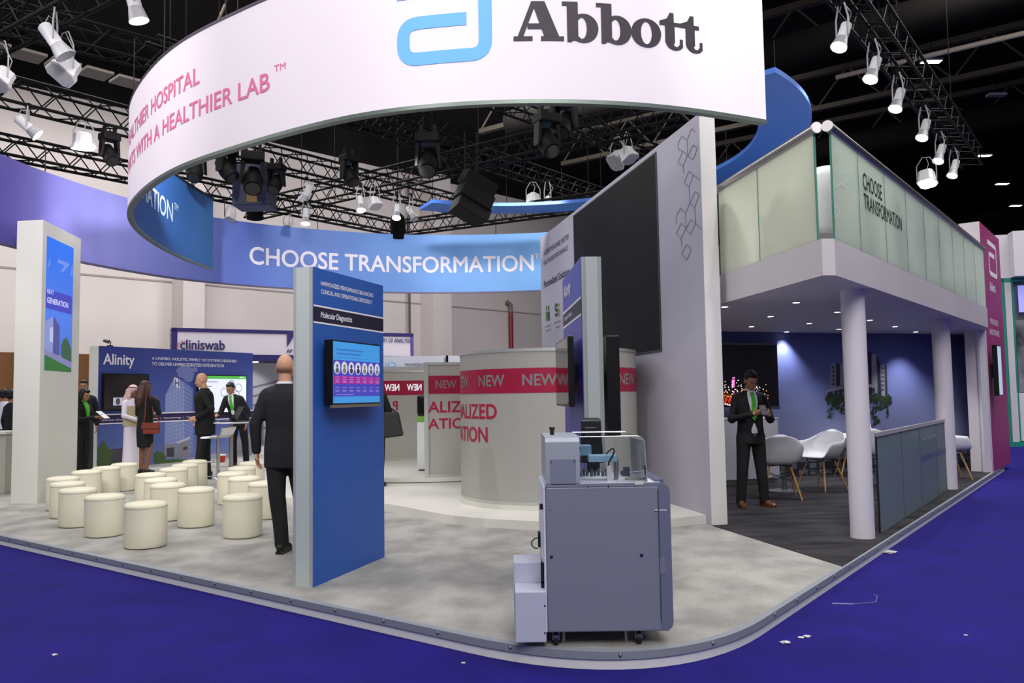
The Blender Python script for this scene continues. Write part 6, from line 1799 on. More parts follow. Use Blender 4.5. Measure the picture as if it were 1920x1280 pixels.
flood(156, 268, 5.35, (.0, .1, -1), True, 'lit white flood lamp under the long truss, left of the white banner', .34, .95, 110)
par_lamp(573, 406, 4.98, (.05, -.3, -1), True, 'lit lamp above the letters CHOOSE on the blue banner', .28, .8, 40)
par_lamp(676, 382, 5.25, (.15, -.4, -1), True, 'lit white lamp under the crossing trusses, left of two unlit ones', .4, .8, 40)
flood(703, 382, 5.25, (.4, -.3, -.9), False, 'unlit grey flood lamp just right of the lit one under the crossing trusses', .4, .8)
par_lamp(744, 397, 5.2, (0, -.5, -1), True, 'lit lamp directly above the black corner hoist', .4, .8, 40)
par_lamp(771, 400, 5.2, (.5, -.2, -.8), False, 'unlit pale lamp to the right of the corner hoist', .4, .75)
par_lamp(575, 362, 5.45, (-.5, .2, -.8), False, 'unlit silver lamp hanging under the rising truss, tilted left', .3, .95)
flood(1000, 376, 5.6, (.05, -.3, -1), False, 'unlit white flood lamp above the far part of the flat blue halo', .4, .95)
par_lamp(1027, 380, 5.5, (-.05, -.3, -1), True, 'small lit lamp just above the far part of the flat blue halo', .5, .7, 20)
flood(1157, 300, 5.5, (-.5, -.4, -.7), False, 'unlit pinkish white flood lamp peeking over the screen wall top, left one', .4, .95)
flood(1178, 292, 5.5, (.4, -.3, -.8), False, 'unlit white flood lamp peeking over the screen wall top, right one', .4, .9)
flood(432, 408, 4.95, (0, -.5, -1), False, 'pale flood lamp behind the top edge of the blue banner, left of lettering', .22, .6)
flood(540, 424, 4.95, (0, -.5, -1), False, 'pale flood lamp behind the top edge of the blue banner, above the first letters', .22, .6)

mh = mat('moving_head_black', (5, 5, 6), .6, spec=.15)
def moving_head(px, py, z, label, tilt=0, k=1.0, first=None, rz=0):
    c = G(px, py, z)
    if first is not None:
        r_ = clone(first, (c.x, c.y, c.z), rz, label); r_.scale = (k * .78, k * .78, k * .78); return r_
    t = thing('moving_head_lamp', label, 'moving head lamp', (0, 0, 0), 'black moving head lamps')
    mb = MB(); mb.box(-.17, .17, -.14, .14, .28, .42); mb.build('base', mh, t, bevel=.02)
    for s in (-1, 1):
        mb = MB(); mb.hexa([(s * .15, -.07, -.06), (s * .19, -.07, -.06), (s * .19, .07, -.06), (s * .15, .07, -.06)], [(s * .11, -.08, .28), (s * .17, -.08, .28), (s * .17, .08, .28), (s * .11, .08, .28)]); mb.build('yoke_arm', mh, t, bevel=.008)
    mb = MB(); mb.cyl((0, .12, .16), (0, -.02, -.02), .11, .145, 20); mb.cyl((0, -.02, -.02), (0, -.14, -.16), .145, .13, 20); mb.build('head', mh, t, smooth=True, angle=35)
    mb = MB(); mb.cyl((0, -.141, -.161), (0, -.145, -.166), .11, .11, 20); mb.build('lens', mat('lens_black', (24, 24, 28), .15, 0), t)
    for s in (-1, 1):
        mb = MB(); mb.box(s * .1 - .025, s * .1 + .025, -.04, .04, .42, .56); mb.build('clamp', tr_m, t)
    t.location = c; t.rotation_euler = (0, 0, rz)
    return t
m0 = moving_head(368, 322, 5.0, 'black moving head lamp nearest the left end of the banner underside'); m0.scale = (.8, .8, .8)
for x, y, z, lab, k, rz in ((424, 318, 5.0, 'black moving head lamp second from the left under the banner', 1.15, 1.2), (474, 338, 4.9, 'large black moving head lamp in the middle of the left cluster', 1.35, .3), (518, 345, 5.0, 'black moving head lamp at the right of the left cluster', 1.0, -.2), (655, 330, 5.3, 'black moving head lamp at the crossing of two trusses', 1.1, .8), (803, 305, 5.4, 'big black moving head lamp left of the hanging loudspeaker', 1.5, 0), (1026, 268, 5.4, 'big black moving head lamp under the dark trusses, nearer the wall', 1.4, .5), (1060, 235, 5.8, 'black moving head lamp highest under the banner middle', 1.4, -.5)):
    moving_head(x, y, z, lab, 0, k, m0, rz)
moving_head(205, 290, 5.25, 'black lamp unit with a round housing above the left blue banner', 0, 1.0, m0, .9)
# dark boxes behind the moving heads
p = G(450, 330, 5.0); t = thing('loudspeaker', 'navy and amber boxed loudspeaker behind the left cluster of lamps', 'loudspeaker', (p.x, p.y, p.z))
mb = MB(); mb.box(p.x - .3, p.x + .3, p.y + .5, p.y + 1.0, p.z - .35, p.z + .35); mb.build('cabinet', mat('box_navy', (24, 28, 60), .5), t, bevel=.02)
mb = MB(); mb.box(p.x - .05, p.x + .12, p.y + .49, p.y + .5, p.z - .3, p.z + .1); mb.build('amber_panel', mat('box_amber', (120, 88, 30), .5), t)
mb = MB(); mb.cyl((p.x, p.y + .75, p.z + .35), (p.x, p.y + .75, 5.75), .02, n=6); mb.build('hanger', tr_m, t)
# line array
c = G(884, 368, 4.72)
t = thing('line_array', 'black curved line-array loudspeaker hanging under the dark trusses', 'loudspeaker', (c.x, c.y, c.z))
for k in range(3):
    rot = Matrix.Rotation(R(30), 3, 'Z') @ Matrix.Rotation(R(24), 3, 'Y') @ Matrix.Rotation(R(14 - 10 * k), 3, 'X'); o_ = Matrix.Rotation(R(24), 3, 'Y') @ Vec((.03 * k, .0, .235 - .235 * k))
    q = [rot @ Vec((x, y, z)) + c + o_ for z in (-.115, .115) for x, y in ((-.30, -.2), (.30, -.2), (.26, .2), (-.26, .2))]
    mb = MB(); mb.hexa(q[:4], q[4:]); e = mb.build('speaker_element', mat('speaker_black', (8, 8, 9), .6, spec=.2), t, bevel=.015)
mb = MB(); mb.cyl(c + Vec((-.1, 0, .3)), (c.x - .1, c.y, 5.8), .012, n=6); mb.cyl(c + Vec((.1, 0, .3)), (c.x + .1, c.y, 5.8), .012, n=6); mb.build('hanging_cable', tr_m, t)
# hoists at the truss corners
for (x, y, z, lab) in ((478, 385, 5.3, 'black fabric-covered chain hoist at the left truss corner, under the moving heads'), (746, 425, 5.1, 'black fabric-covered chain hoist at the truss corner above the blue banner lettering')):
    c = G(x, y, z); t = thing('chain_hoist', lab, 'hoist', (c.x, c.y, c.z), 'chain hoists')
    MB().lathe([(.08, -.3), (.16, -.28), (.17, .1), (.14, .22), (.06, .3)], c, 18).build('bag', mat('bag_black', (8, 8, 9), .9, spec=.1), t, smooth=True, angle=60)
    mb = MB(); mb.cyl(c + Vec((0, 0, .3)), (c.x, c.y, 12.5), .012, n=6); mb.build('chain', tr_m, t)
# hall roof lights
for k, (x, y) in enumerate(((1746, 116), (1796, 218), (1845, 292), (1879, 345), (1904, 386), (1868, 180), (1780, 30))):
    c = G(x, y, 10.6)
    t = thing('roof_light', ['bright flat roof light, first right of the lamp truss from the top', 'bright flat roof light, second down right of the lamp truss', 'bright flat roof light, third down towards the right', 'bright flat roof light, fourth down near the right edge', 'bright flat roof light lowest at the right edge above the plum sign', 'unlit white box hanging under the roof at far right', 'unlit roof fitting near the top right'][k], 'roof light', (c.x, c.y, c.z), 'roof lights')
    lit = k < 5
    mb = MB(); mb.box(c.x - .28, c.x + .28, c.y - .12, c.y + .12, c.z, c.z + .07); mb.build('housing', lampg if k != 6 else tr_m, t)
    if lit:
        for s in (-1, 1):
            mb = MB(); mb.box(c.x - .26, c.x + .26, c.y + s * .06 - .045, c.y + s * .06 + .045, c.z - .006, c.z - .001); mb.build('lit_tube', glow(12), t)
    mb = MB(); mb.cyl(c + Vec((0, 0, .07)), (c.x, c.y, 12.5), .01, n=5); mb.build('hanger', tr_m, t)
# ================================================================== people
skin_l = mat('skin_light', (196, 148, 118), .55)
skin_m = mat('skin_medium', (170, 122, 92), .55)
skin_d = mat('skin_brown', (128, 88, 66), .55)
def fuse(mb, voxel, name, m, parent, it=4):
    """one continuous skin grown over overlapping closed shapes"""
    o = mb.build(name, m, None, smooth=False)
    r_ = o.modifiers.new('r', 'REMESH'); r_.mode = 'VOXEL'; r_.voxel_size = voxel; r_.use_smooth_shade = True
    s_ = o.modifiers.new('s', 'SMOOTH'); s_.iterations = it; s_.factor = .5
    dg = bpy.context.evaluated_depsgraph_get(); dg.update()
    me = bpy.data.meshes.new_from_object(o.evaluated_get(dg))
    old = o.data; o.modifiers.clear(); o.data = me; bpy.data.meshes.remove(old)
    if not me.materials: me.materials.append(m)
    for p in me.polygons: p.use_smooth = True
    o.parent = parent
    return o
def lb(mb, name, m, t):
    o = mb.build(name, m, None, smooth=True); o.parent = t; return o
def ring_el(c, rx, ry, n=18): return [Vec((c[0] + rx * cos(2 * pi * i / n), c[1] + ry * sin(2 * pi * i / n), c[2])) for i in range(n)]
def limb(mb, pts, rad, n=12):
    mb.tube(pts, rad, n)
    for p, r_ in zip(pts, rad): mb.ell(p, r_, r_, r_, 12, 8)
def person(label, px, foot, top, yaw, skin, voxel=.011, pose=None, outfit=None, hair=None, sit=None, H=None, group='visitors and staff', base=PZ):
    pose = pose or {}; outfit = outfit or {}
    b = G(px, foot, base)
    if H is None: H = VZ(top, b) - base
    k = H / 1.75
    t = thing('person', label, 'person', (b.x, b.y, base), group)
    t.rotation_euler = (0, 0, yaw)
    def P_(*v): return Vec(v)
    lean = pose.get('lean', (0, 0))                # shift of the neck, x and y
    def sh(z):
        q = max(0, (z - .92) / .55); return Vec((lean[0] * q, lean[1] * q, 0))
    J = {}
    for s, n in ((-1, 'r'), (1, 'l')):
        J['sh' + n] = pose.get('sh' + n, P_(s * .168, .012, 1.385) + sh(1.385))
        J['el' + n] = pose.get('el' + n, P_(s * .235, .035, 1.13) + sh(1.13))
        J['wr' + n] = pose.get('wr' + n, P_(s * .245, -.02, .885))
        J['hd' + n] = pose.get('hd' + n, P_(0, -.12, -1)).normalized()
        J['pn' + n] = pose.get('pn' + n, P_(-s, -.1, 0)).normalized()     # palm normal
        J['hip' + n] = P_(s * .088, 0, .90)
        J['kn' + n] = pose.get('kn' + n, P_(s * .10, -.02, .49))
        J['an' + n] = pose.get('an' + n, P_(s * .10, .02, .085))
        J['toe' + n] = pose.get('toe' + n, P_(s * .03, -1, 0)).normalized()
    hp, hy, hr = pose.get('head', (0, 0, 0))       # pitch forward, yaw, roll
    piv = P_(0, .015, 1.50) + sh(1.5)
    HR = Matrix.Rotation(hy, 3, 'Z') @ Matrix.Rotation(hp, 3, 'X') @ Matrix.Rotation(hr, 3, 'Y')
    def hd(x, y, z): return piv + HR @ (Vec((x, y, z)) - Vec((0, .015, 1.50)))
    def sc(mb): mb.v = [v * k for v in mb.v]; return mb
    # ---- body
    mb = MB()
    mb.ell(hd(0, .008, 1.655), .074, .094, .096, 20, 14, HR); mb.ell(hd(0, -.028, 1.592), .058, .07, .088, 18, 12, HR)
    mb.ell(hd(0, -.07, 1.545), .026, .026, .024, 12, 8, HR); mb.ell(hd(0, -.104, 1.603), .013, .020, .022, 10, 8, HR); mb.ell(hd(0, -.088, 1.645), .045, .02, .014, 12, 6, HR)
    mb.ell(hd(0, -.092, 1.566), .026, .012, .010, 12, 6, HR)
    for s in (-1, 1): mb.ell(hd(s * .075, .012, 1.61), .011, .022, .032, 10, 8, HR); mb.ell(hd(s * .04, -.062, 1.60), .026, .024, .024, 10, 6, HR)
    mb.tube([P_(0, .015, 1.39) + sh(1.39), P_(0, .012, 1.47) + sh(1.47), hd(0, .008, 1.57)], [.066, .056, .054], 14)
    def torso(mb, tab):
        mb.rings([ring_el(P_(0, cy, z) + sh(z), rx, ry) for z, rx, ry, cy in tab])
    torso(mb, [(.82, .12, .09, 0), (.88, .155, .11, 0), (.96, .155, .112, 0), (1.08, .142, .104, 0), (1.22, .158, .112, 0), (1.34, .17, .108, 0), (1.42, .13, .08, .01), (1.47, .07, .06, .012)])
    for n, s in (('r', -1), ('l', 1)):
        limb(mb, [J['sh' + n], J['el' + n], J['wr' + n]], [.05, .040, .027])
        w_, d, pn = J['wr' + n], J['hd' + n], J['pn' + n]
        pn = (pn - d * pn.dot(d)).normalized(); sd_ = d.cross(pn)
        thumb_side = sd_ if pose.get('th' + n, 1) > 0 else -sd_
        rot = Matrix((thumb_side, d, pn)).transposed()
        mb.ell(w_ + d * .055, .042, .055, .017, 12, 8, rot); mb.tube([w_ - d * .02, w_ + d * .03], [.027, .026], 10)
        curl = pose.get('curl' + n, .5)
        for i, L in enumerate((.070, .078, .072, .056)):
            base = w_ + d * .095 + thumb_side * (.029 - .0195 * i)
            d1 = (d * cos(curl * .5) + pn * sin(curl * .5)); d2 = (d * cos(curl * 1.3) + pn * sin(curl * 1.3)); d3 = (d * cos(curl * 2) + pn * sin(curl * 2))
            p1 = base + d1 * L * .45; p2 = p1 + d2 * L * .32; p3 = p2 + d3 * L * .25
            mb.tube([base - d * .02, base, p1, p2, p3], [.0095, .0095, .009, .0085, .007], 8)
        tb = w_ + d * .03 + thumb_side * .028
        mb.tube([tb, tb + (d * .6 + thumb_side * .7 + pn * .3).normalized() * .035, tb + (d * .6 + thumb_side * .7 + pn * .3).normalized() * .035 + (d + pn * .6).normalized() * .032], [.012, .0105, .0085], 8)
        limb(mb, [J['hip' + n], J['kn' + n], J['an' + n]], [.082, .055, .038])
        mb.ell(J['an' + n] + J['toe' + n] * .06 + P_(0, 0, -.045), .04, .04, .035, 10, 6); mb.tube([J['an' + n] + P_(0, 0, -.04), J['an' + n] + J['toe' + n] * .13 + P_(0, 0, -.055)], [.036, .026], 10)
    body = fuse(sc(mb), voxel * .62, 'body', skin, t, 2)
    # ---- face
    for s in (-1, 1):
        mb = MB(); mb.ell(hd(s * .031, -.088, 1.622), .012, .007, .006, 10, 6, HR); lb(sc(mb), 'eye', mat('eye_dark', (34, 26, 24), .25), t)
        mb = MB(); mb.ell(hd(s * .031, -.093, 1.643), .018, .006, .0045, 10, 5, HR); e = lb(sc(mb), 'eyebrow', mat('brow_dark', (40, 30, 26), .8), t)
    mb = MB(); mb.ell(hd(0, -.101, 1.565), .022, .006, .0055, 12, 6, HR); lb(sc(mb), 'mouth', mat('lip', (140, 78, 70), .5), t)
    # ---- hair
    if hair:
        hm = mat('hair_%s' % hair[0], hair[1], .55); mb = MB()
        if hair[0].startswith('fringe'):
            mb.ell(hd(0, .024, 1.622), .0785, .084, .05, 18, 10, HR)
        else:
            mb.ell(hd(0, .022, 1.672), .083, .092, .090, 20, 12, HR); mb.ell(hd(0, .04, 1.62), .078, .078, .075, 18, 10, HR); mb.ell(hd(0, -.045, 1.715), .06, .045, .035, 14, 8, HR)
            if hair[0].startswith('long'):
                mb.tube([hd(0, .05, 1.64), hd(0, .085, 1.52), hd(0, .11, 1.42), hd(.01, .12, 1.32), hd(.02, .11, 1.25)], [.085, .092, .10, .085, .04], 14)
                for s in (-1, 1): mb.tube([hd(s * .06, .0, 1.68), hd(s * .085, -.005, 1.58), hd(s * .085, .0, 1.48), hd(s * .07, .02, 1.36)], [.03, .034, .036, .018], 10)
        fuse(sc(mb), voxel * .7, 'hair', hm, t, 3)
    if outfit.get('keffiyeh'):
        mb = MB(); mb.ell(hd(0, .016, 1.672), .092, .105, .096, 20, 12, HR); mb.tube([hd(0, .06, 1.66), hd(0, .085, 1.54), hd(0, .12, 1.42), hd(0, .13, 1.33)], [.095, .10, .12, .07], 16)
        for s in (-1, 1): mb.tube([hd(s * .07, .01, 1.66), hd(s * .10, .0, 1.54), hd(s * .11, .01, 1.42)], [.03, .035, .03], 10)
        fuse(sc(mb), voxel, 'head_scarf', noisy('keffiyeh', (206, 150, 148), (226, 206, 206), 40, .8, 2), t, 3)
        mb = MB(); mb.rings([[hd((.088 + q * cos(a)) * cos(2 * pi * i / 24), .016 + (.10 + q * cos(a)) * sin(2 * pi * i / 24), 1.71 + q * sin(a)) for a in [j * pi / 3 for j in range(6)]] for q in (.008,) for i in range(25)], cap=False); lb(sc(mb), 'head_cord', blackp, t)
    # ---- clothes
    top_m = outfit.get('top'); low = outfit.get('low')
    hem = outfit.get('hem', .80)
    if top_m:
        mb = MB()
        g = outfit.get('fit', 1.0)
        tab = [(hem, .178 * g, .128 * g, 0), (.90, .178 * g, .132 * g, 0), (1.0, .170 * g, .126 * g, 0), (1.10, .162 * g, .120 * g, 0), (1.22, .176 * g, .126 * g, 0), (1.34, .19 * g, .124 * g, 0), (1.41, .165 * g, .104 * g, .008), (1.455, .105, .088, .014), (1.488, .076, .076, .016)]
        torso(mb, tab)
        for n in 'rl':
            w2 = J['wr' + n] + (J['el' + n] - J['wr' + n]).normalized() * outfit.get('cuff', .01)
            limb(mb, [J['sh' + n] + P_(0, 0, -.005), J['el' + n], w2], [.066, .057, .043])
            mb.tube([P_(0, .012, 1.44) + sh(1.44), J['sh' + n].lerp(P_(0, .012, 1.45) + sh(1.45), .5) + P_(0, 0, .004), J['sh' + n]], [.052, .056, .066], 12)
        fuse(sc(mb), voxel, outfit.get('top_name', 'jacket'), top_m, t, 4)
        def front(x, z, off):
            for (z0, rx0, ry0, c0), (z1, rx1, ry1, c1_) in zip(tab, tab[1:]):
                if z <= z1: break
            q = max(0, min(1, (z - z0) / (z1 - z0))); rx, ry, cy = rx0 + (rx1 - rx0) * q, ry0 + (ry1 - ry0) * q, c0 + (c1_ - c0) * q
            return (P_(x, cy - ry * sqrt(max(0, 1 - (x / rx) ** 2)) - off, z) + sh(z)) * k
        def patch(nm, m_, rows, off, th=.006):
            """rows of (z, half width): a fitted cloth piece on the chest"""
            mb = MB(); nn = 6; vs = []
            for o_ in (off, off - th):
                for z, w_ in rows:
                    vs += [front(-w_ + 2 * w_ * i / nn, z, o_) for i in range(nn + 1)]
            R_ = len(rows); S_ = nn + 1; fs = []
            for j in range(R_ - 1):
                for i in range(nn):
                    fs.append((j * S_ + i, j * S_ + i + 1, (j + 1) * S_ + i + 1, (j + 1) * S_ + i)); q0 = R_ * S_
                    fs.append((q0 + j * S_ + i, q0 + (j + 1) * S_ + i, q0 + (j + 1) * S_ + i + 1, q0 + j * S_ + i + 1))
            mb.add(vs, fs); return lb(mb, nm, m_, t)
        if outfit.get('shirt'):
            patch('shirt_front', outfit['shirt'], [(1.10, .004), (1.16, .022), (1.24, .042), (1.32, .056), (1.40, .062), (1.455, .055), (1.48, .045)], .010)
            mb = MB(); mb.tube([P_(0, .013, 1.45) + sh(1.45), P_(0, .012, 1.505) + sh(1.505)], [.078, .066], 18); lb(sc(mb), 'shirt_collar', outfit['shirt'], t)
        if outfit.get('tie'):
            patch('tie', outfit['tie'], [(1.10, .004), (1.14, .030), (1.22, .034), (1.32, .028), (1.40, .022), (1.43, .026), (1.46, .024)], .020)
        if outfit.get('badge'):
            patch('badge', mat('badge_white', (226, 222, 220), .4), [(1.06, .035), (1.15, .035)], .024)
        if outfit.get('belly_shirt'):
            patch('shirt_tail', outfit['belly_shirt'], [(.94, .032), (.98, .04), (1.03, .02), (1.07, .004)], .010)
            patch('belt_buckle', mat('buckle', (120, 116, 110), .3, .8), [(.905, .02), (.93, .02)], .012)
    if low:
        mb = MB(); kind = outfit.get('low_kind', 'trousers')
        if kind == 'trousers':
            torso(mb, [(.80, .13, .105, 0), (.86, .168, .122, 0), (.95, .166, .121, 0), (1.02, .158, .115, 0)])
            for n in 'rl':
                a_ = J['an' + n]
                limb(mb, [J['hip' + n], J['kn' + n] + P_(0, .01, 0)], [.100, .074]); mb.tube([J['kn' + n] + P_(0, .01, 0), J['kn' + n].lerp(a_, .55), a_ + P_(0, 0, -.035)], [.074, .066, .062], 14)
            fuse(sc(mb), voxel, 'trousers', low, t, 4)
        elif kind == 'skirt':
            torso(mb, [(.50, .150, .125, 0), (.62, .168, .13, 0), (.78, .178, .135, 0), (.92, .172, .13, 0), (1.02, .155, .115, 0)]); fuse(sc(mb), voxel, 'skirt', low, t, 4)
        else:
            torso(mb, [(.04, .20, .17, 0), (.3, .19, .16, 0), (.6, .18, .145, 0), (.9, .176, .132, 0), (1.02, .165, .12, 0)]); fuse(sc(mb), voxel, 'robe', low, t, 4)
    if outfit.get('shoe'):
        for n in 'rl':
            a_, d = J['an' + n], J['toe' + n]; f0 = Vec((a_.x, a_.y, max(.0, a_.z - .085)))
            sd_ = Vec((-d.y, d.x, 0)); rot = Matrix((sd_, d, Vec((0, 0, 1)))).transposed()
            mb = MB(); mb.ell(f0 + d * .105 + P_(0, 0, .036), .046, .095, .036, 14, 8, rot); mb.ell(f0 - d * .03 + P_(0, 0, .048), .040, .055, .048, 14, 8, rot); mb.ell(f0 + d * .03 + P_(0, 0, .05), .042, .085, .045, 14, 8, rot)
            mb.rings([[f0 + rot @ Vec((x, y, z)) for x, y in ((-.036, -.08), (.036, -.08), (.045, .12), (.026, .19), (-.026, .19), (-.045, .12))] for z in (.0, .02)])
            fuse(sc(mb), voxel * .75, 'shoe', outfit['shoe'], t, 2)
    t['scale_k'] = k; del t['scale_k']
    return t, k, J
blk = mat('suit_black', (20, 20, 23), .8); blk2 = mat('suit_charcoal', (27, 27, 31), .8); blk3 = mat('coat_black', (15, 15, 17), .85)
shirt_w = mat('shirt_white', (226, 226, 232), .7); tie_g = mat('tie_green', (70, 176, 44), .6)
shoe_b = mat('shoe_black', (16, 16, 17), .35); shoe_br = mat('shoe_brown', (92, 50, 28), .4)
def Pt(*v): return Vec(v)

# bald man walking away behind the blue totem
person('bald man in dark suit walking away, half hidden by the blue Molecular Diagnostics panel', 534, 1034, 664, R(174), skin_l, .010,
       pose=dict(ell=Pt(.26, .04, 1.13), wrl=Pt(.265, .0, .885), hdl=Pt(-.05, -.1, -1), elr=Pt(-.235, -.02, 1.13), wrr=Pt(-.24, -.12, .9), knl=Pt(.055, .03, .49), anl=Pt(.0, .06, .085), knr=Pt(-.11, -.10, .50), anr=Pt(-.10, -.26, .10), head=(.08, .1, 0)),
       outfit=dict(top=blk2, low=blk, shoe=shoe_b, shirt=shirt_w, hem=.74, fit=1.06), hair=('fringe_grey', (150, 112, 88)))
# standing phone user
tt, k, J = person('man in black suit with green tie looking down at his phone in the meeting room', 1412, 950, 693, R(6), skin_m, .010,
       pose=dict(elr=Pt(-.25, -.02, 1.12), wrr=Pt(-.07, -.27, 1.19), hdr=Pt(.8, -.35, .25), pnr=Pt(.2, .8, .5), ell=Pt(.27, .0, 1.11), wrl=Pt(.14, -.27, 1.17), hdl=Pt(-.75, -.35, .4), pnl=Pt(0, .7, .6), curll=.9, curlr=.9, thr=1, thl=-1,
                 knr=Pt(-.13, -.03, .49), anr=Pt(-.16, .0, .085), knl=Pt(.12, -.02, .49), anl=Pt(.15, -.02, .085), toel=Pt(.35, -1, 0), toer=Pt(-.15, -1, 0), head=(.42, .12, 0)),
       outfit=dict(top=blk, low=mat('trousers_black', (13, 13, 15), .85), shoe=shoe_br, shirt=shirt_w, tie=tie_g, belly_shirt=shirt_w, cuff=.02, hem=.80), hair=('short_black', (14, 12, 12)))
ph = thing('mobile_phone', 'small dark phone held in both hands by the man with the green tie', 'phone', tt.matrix_basis @ (Pt(.045, -.335, 1.235) * k))
ph.rotation_euler = (R(-40), 0, R(6))
mb = MB(); o_ = ph.location; mb.box(o_.x - .038, o_.x + .038, o_.y - .005, o_.y + .005, o_.z - .07, o_.z + .07); mb.build('case', mat('phone_grey', (88, 88, 96), .3, .3), ph, bevel=.003)
mb = MB(); mb.box(o_.x - .033, o_.x + .033, o_.y + .0051, o_.y + .006, o_.z - .06, o_.z + .06); mb.build('display', mat('phone_glass', (30, 34, 40), .1), ph)
# bald man in black near the high table
person('bald man in long black coat standing side-on left of the high table', 384, 893, 702, R(-84), skin_l, .013,
       pose=dict(ell=Pt(.28, .17, 1.14), wrl=Pt(.245, -.07, 1.0), hdl=Pt(-.1, -.9, -.3), elr=Pt(-.25, -.06, 1.13), wrr=Pt(-.22, -.2, 1.0), lean=(0, -.03), head=(.25, .15, 0), knl=Pt(.11, -.05, .49), anl=Pt(.13, -.08, .085)),
       outfit=dict(top=blk3, low=blk, shoe=shoe_b, hem=.70, fit=1.25, top_name='coat'), H=1.84)
# man with green tie at the laptop
person('man in black suit and bright green tie bending over the laptop on the high table', 446, 872, 715, R(-8), skin_m, .013,
       pose=dict(lean=(-.10, -.07), elr=Pt(-.32, -.14, 1.10), wrr=Pt(-.30, -.34, 1.07), hdr=Pt(.3, -.9, -.1), pnr=Pt(0, 0, -1), ell=Pt(.22, .02, 1.1), wrl=Pt(.20, -.05, .88), head=(.45, -.1, 0), anl=Pt(.2, -.02, .085), knl=Pt(.16, -.02, .49), anr=Pt(-.08, 0, .085)),
       outfit=dict(top=blk, low=blk3, shoe=shoe_b, shirt=shirt_w, tie=tie_g, badge=True), hair=('short_dark', (30, 26, 24)))
# woman with the orange handbag
tw, k, J = person('woman with long brown hair, black jacket and skirt, seen from behind, orange-brown handbag', 271, 888, 714, R(155), skin_d, .013,
       pose=dict(elr=Pt(-.26, -.08, 1.15), wrr=Pt(-.14, -.16, 1.36), hdr=Pt(.6, .2, .6), pnr=Pt(.3, 1, 0), ell=Pt(.25, -.05, 1.13), wrl=Pt(.12, -.20, 1.06), hdl=Pt(-.7, -.6, .1), head=(0, -.25, .05), knl=Pt(.08, -.01, .49), anl=Pt(.09, 0, .085), anr=Pt(-.08, .04, .085)),
       outfit=dict(top=blk3, low=blk, low_kind='skirt', shoe=shoe_b, hem=.84, fit=.95), hair=('long_brown', (62, 36, 26)))
o_ = tw.matrix_basis @ (Pt(-.30, .12, .86) * k)
hb = thing('handbag', 'orange-brown leather handbag hanging at the hip of the long-haired woman', 'handbag', o_)
leather = mat('bag_orange', (124, 52, 34), .45)
mb = MB(); mb.hexa([o_ + Pt(-.14, -.05, -.10), o_ + Pt(.14, -.05, -.10), o_ + Pt(.14, .05, -.10), o_ + Pt(-.14, .05, -.10)], [o_ + Pt(-.15, -.035, .10), o_ + Pt(.15, -.035, .10), o_ + Pt(.15, .035, .10), o_ + Pt(-.15, .035, .10)]); mb.build('pouch', leather, hb, bevel=.02)
mb = MB(); mb.hexa([o_ + Pt(-.16, -.064, -.0), o_ + Pt(.16, -.064, -.0), o_ + Pt(.16, -.05, .0), o_ + Pt(-.16, -.05, .0)], [o_ + Pt(-.152, -.045, .10), o_ + Pt(.152, -.045, .10), o_ + Pt(.152, -.03, .105), o_ + Pt(-.152, -.03, .105)]); mb.build('flap', mat('bag_orange_dark', (112, 46, 30), .45), hb)
shp = tw.matrix_basis @ (Pt(-.12, .06, 1.47) * k)
mb = MB(); mb.tube([o_ + Pt(-.14, 0, .1), o_.lerp(shp, .5) + Pt(-.05, -.06, 0), shp + Pt(-.01, -.05, 0), shp + Pt(.02, .04, .02), o_.lerp(shp, .5) + Pt(.05, .05, 0), o_ + Pt(.14, 0, .1)], .010, 6); mb.build('strap', leather, hb, smooth=True)
# man in a white robe
tm_, k, J = person('man in white robe, beige waistcoat and red-white head scarf, partly behind the long-haired woman', 247, 884, 722, R(62), skin_d, .013,
       pose=dict(elr=Pt(-.24, -.06, 1.13), wrr=Pt(-.10, -.26, 1.05), hdr=Pt(.6, -.7, .1), ell=Pt(.24, -.04, 1.13), wrl=Pt(.12, -.26, 1.02), hdl=Pt(-.6, -.7, .1), head=(.1, .1, 0)),
       outfit=dict(top=mat('robe_white', (224, 216, 228), .8), low=mat('robe_white', (0, 0, 0)), low_kind='robe', shoe=shoe_br, keffiyeh=True, top_name='robe_top', hem=.9))
mb = MB(); mb.rings([ring_el(Vec((0, 0, z)) * k, rx * k, ry * k, 24) for z, rx, ry in ((.93, .196, .150), (1.0, .196, .148), (1.1, .186, .140), (1.22, .197, .143), (1.33, .205, .138))]); mb.build('waistcoat', mat('waistcoat_beige', (186, 172, 138), .8), None, smooth=True).parent = tm_
o_ = tm_.matrix_basis @ (Pt(.0, -.37, 1.06) * k)
tb = thing('tablet', 'dark tablet held by the man in the white robe', 'tablet', o_); tb.rotation_euler = (R(-35), 0, R(62))
mb = MB(); mb.box(o_.x - .09, o_.x + .09, o_.y - .004, o_.y + .004, o_.z - .12, o_.z + .12); mb.build('case', blackp, tb, bevel=.003)
mb = MB(); mb.box(o_.x - .08, o_.x + .08, o_.y + .0041, o_.y + .005, o_.z - .11, o_.z + .11); mb.build('display', mat('phone_glass', (0, 0, 0)), tb)
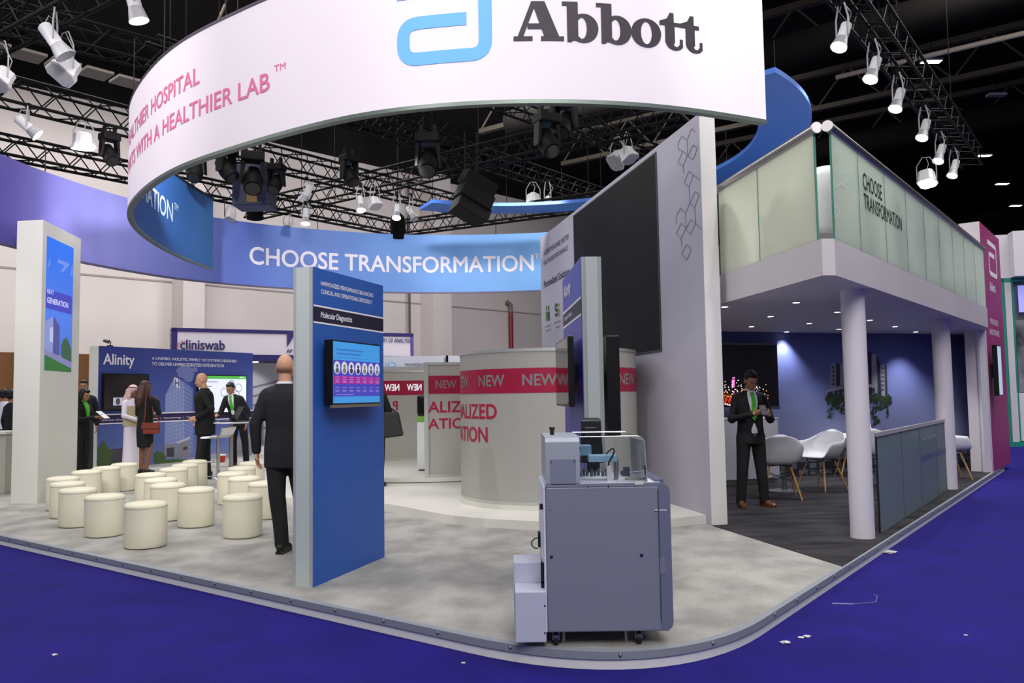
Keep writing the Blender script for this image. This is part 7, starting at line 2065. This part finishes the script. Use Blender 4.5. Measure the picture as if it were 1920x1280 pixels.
# pair beside the tall pillar
person('tall man with glasses in dark suit behind a dark-haired woman, right of the tall pillar', 154, 884, 712, R(20), skin_m, .013, outfit=dict(top=blk, low=blk, shoe=shoe_b, shirt=shirt_w), hair=('short_dark', (30, 26, 24)), H=1.78)
tq, k, J = person('dark-haired woman in black holding a white tablet, right of the tall white pillar', 152, 896, 727, R(78), skin_m, .013,
       pose=dict(elr=Pt(-.22, -.10, 1.13), wrr=Pt(-.07, -.33, 1.17), hdr=Pt(.3, -.9, .2), pnr=Pt(0, 0, 1), ell=Pt(.22, -.10, 1.13), wrl=Pt(.07, -.33, 1.15), hdl=Pt(-.3, -.9, .2), pnl=Pt(0, 0, 1), head=(.35, 0, 0)),
       outfit=dict(top=blk3, low=blk, shoe=shoe_b, shirt=tie_g), hair=('long_black', (18, 15, 15)))
o_ = tq.matrix_basis @ (Pt(0, -.46, 1.22) * k)
tb = thing('tablet', 'white edged tablet held out by the dark-haired woman at the pillar', 'tablet', o_); tb.rotation_euler = (R(-55), 0, R(78))
mb = MB(); mb.box(o_.x - .07, o_.x + .07, o_.y - .005, o_.y + .005, o_.z - .11, o_.z + .11); mb.build('case', mat('tablet_white', (220, 220, 222), .3), tb, bevel=.003)
mb = MB(); mb.box(o_.x - .06, o_.x + .06, o_.y + .0051, o_.y + .006, o_.z - .095, o_.z + .095); mb.build('display', mat('phone_glass', (0, 0, 0)), tb)
# far left pair
person('man in white shirt seen from behind at the left picture edge', 6, 886, 729, R(165), skin_m, .013, outfit=dict(top=mat('shirt_pale', (206, 210, 226), .7), low=blk, shoe=shoe_b, top_name='shirt', hem=.9, fit=.95), hair=('short_black', (14, 12, 12)))
person('person in black standing behind the chrome stool, cut by the tall white pillar', 20, 897, 748, R(150), skin_m, .013, outfit=dict(top=blk3, low=blk, shoe=shoe_b, hem=.7), hair=('short_black', (14, 12, 12)), H=1.6)
# woman behind the blue totem
tz, k, J = person('blond woman in black carrying a big black bag, emerging behind the blue totem', 702, 912, 716, R(160), skin_l, .013,
       pose=dict(elr=Pt(-.26, -.02, 1.13), wrr=Pt(-.22, -.14, .98)), outfit=dict(top=blk3, low=blk, shoe=shoe_b, hem=.72, fit=1.0), hair=('long_blond', (150, 112, 62)), H=1.60, base=ZS)
o_ = tz.matrix_basis @ (Pt(-.30, .04, .98) * k)
hb = thing('handbag', 'large black shoulder bag carried by the blond woman beside the rear drum', 'handbag', o_)
bl_ = mat('bag_black_leather', (22, 22, 24), .4)
mb = MB(); mb.hexa([o_ + Pt(-.18, -.08, -.22), o_ + Pt(.19, -.08, -.18), o_ + Pt(.19, .08, -.18), o_ + Pt(-.18, .08, -.22)], [o_ + Pt(-.16, -.04, .16), o_ + Pt(.12, -.04, .16), o_ + Pt(.12, .04, .16), o_ + Pt(-.16, .04, .16)]); mb.build('pouch', bl_, hb, bevel=.025)
shp = tz.matrix_basis @ (Pt(-.15, .02, 1.47) * k)
mb = MB(); mb.tube([o_ + Pt(-.14, 0, .15), o_.lerp(shp, .6) + Pt(-.03, -.05, 0), shp + Pt(0, -.04, .0), shp + Pt(.02, .04, .0), o_.lerp(shp, .5) + Pt(.04, .05, 0), o_ + Pt(.1, 0, .15)], .012, 6); mb.build('strap', bl_, hb, smooth=True)
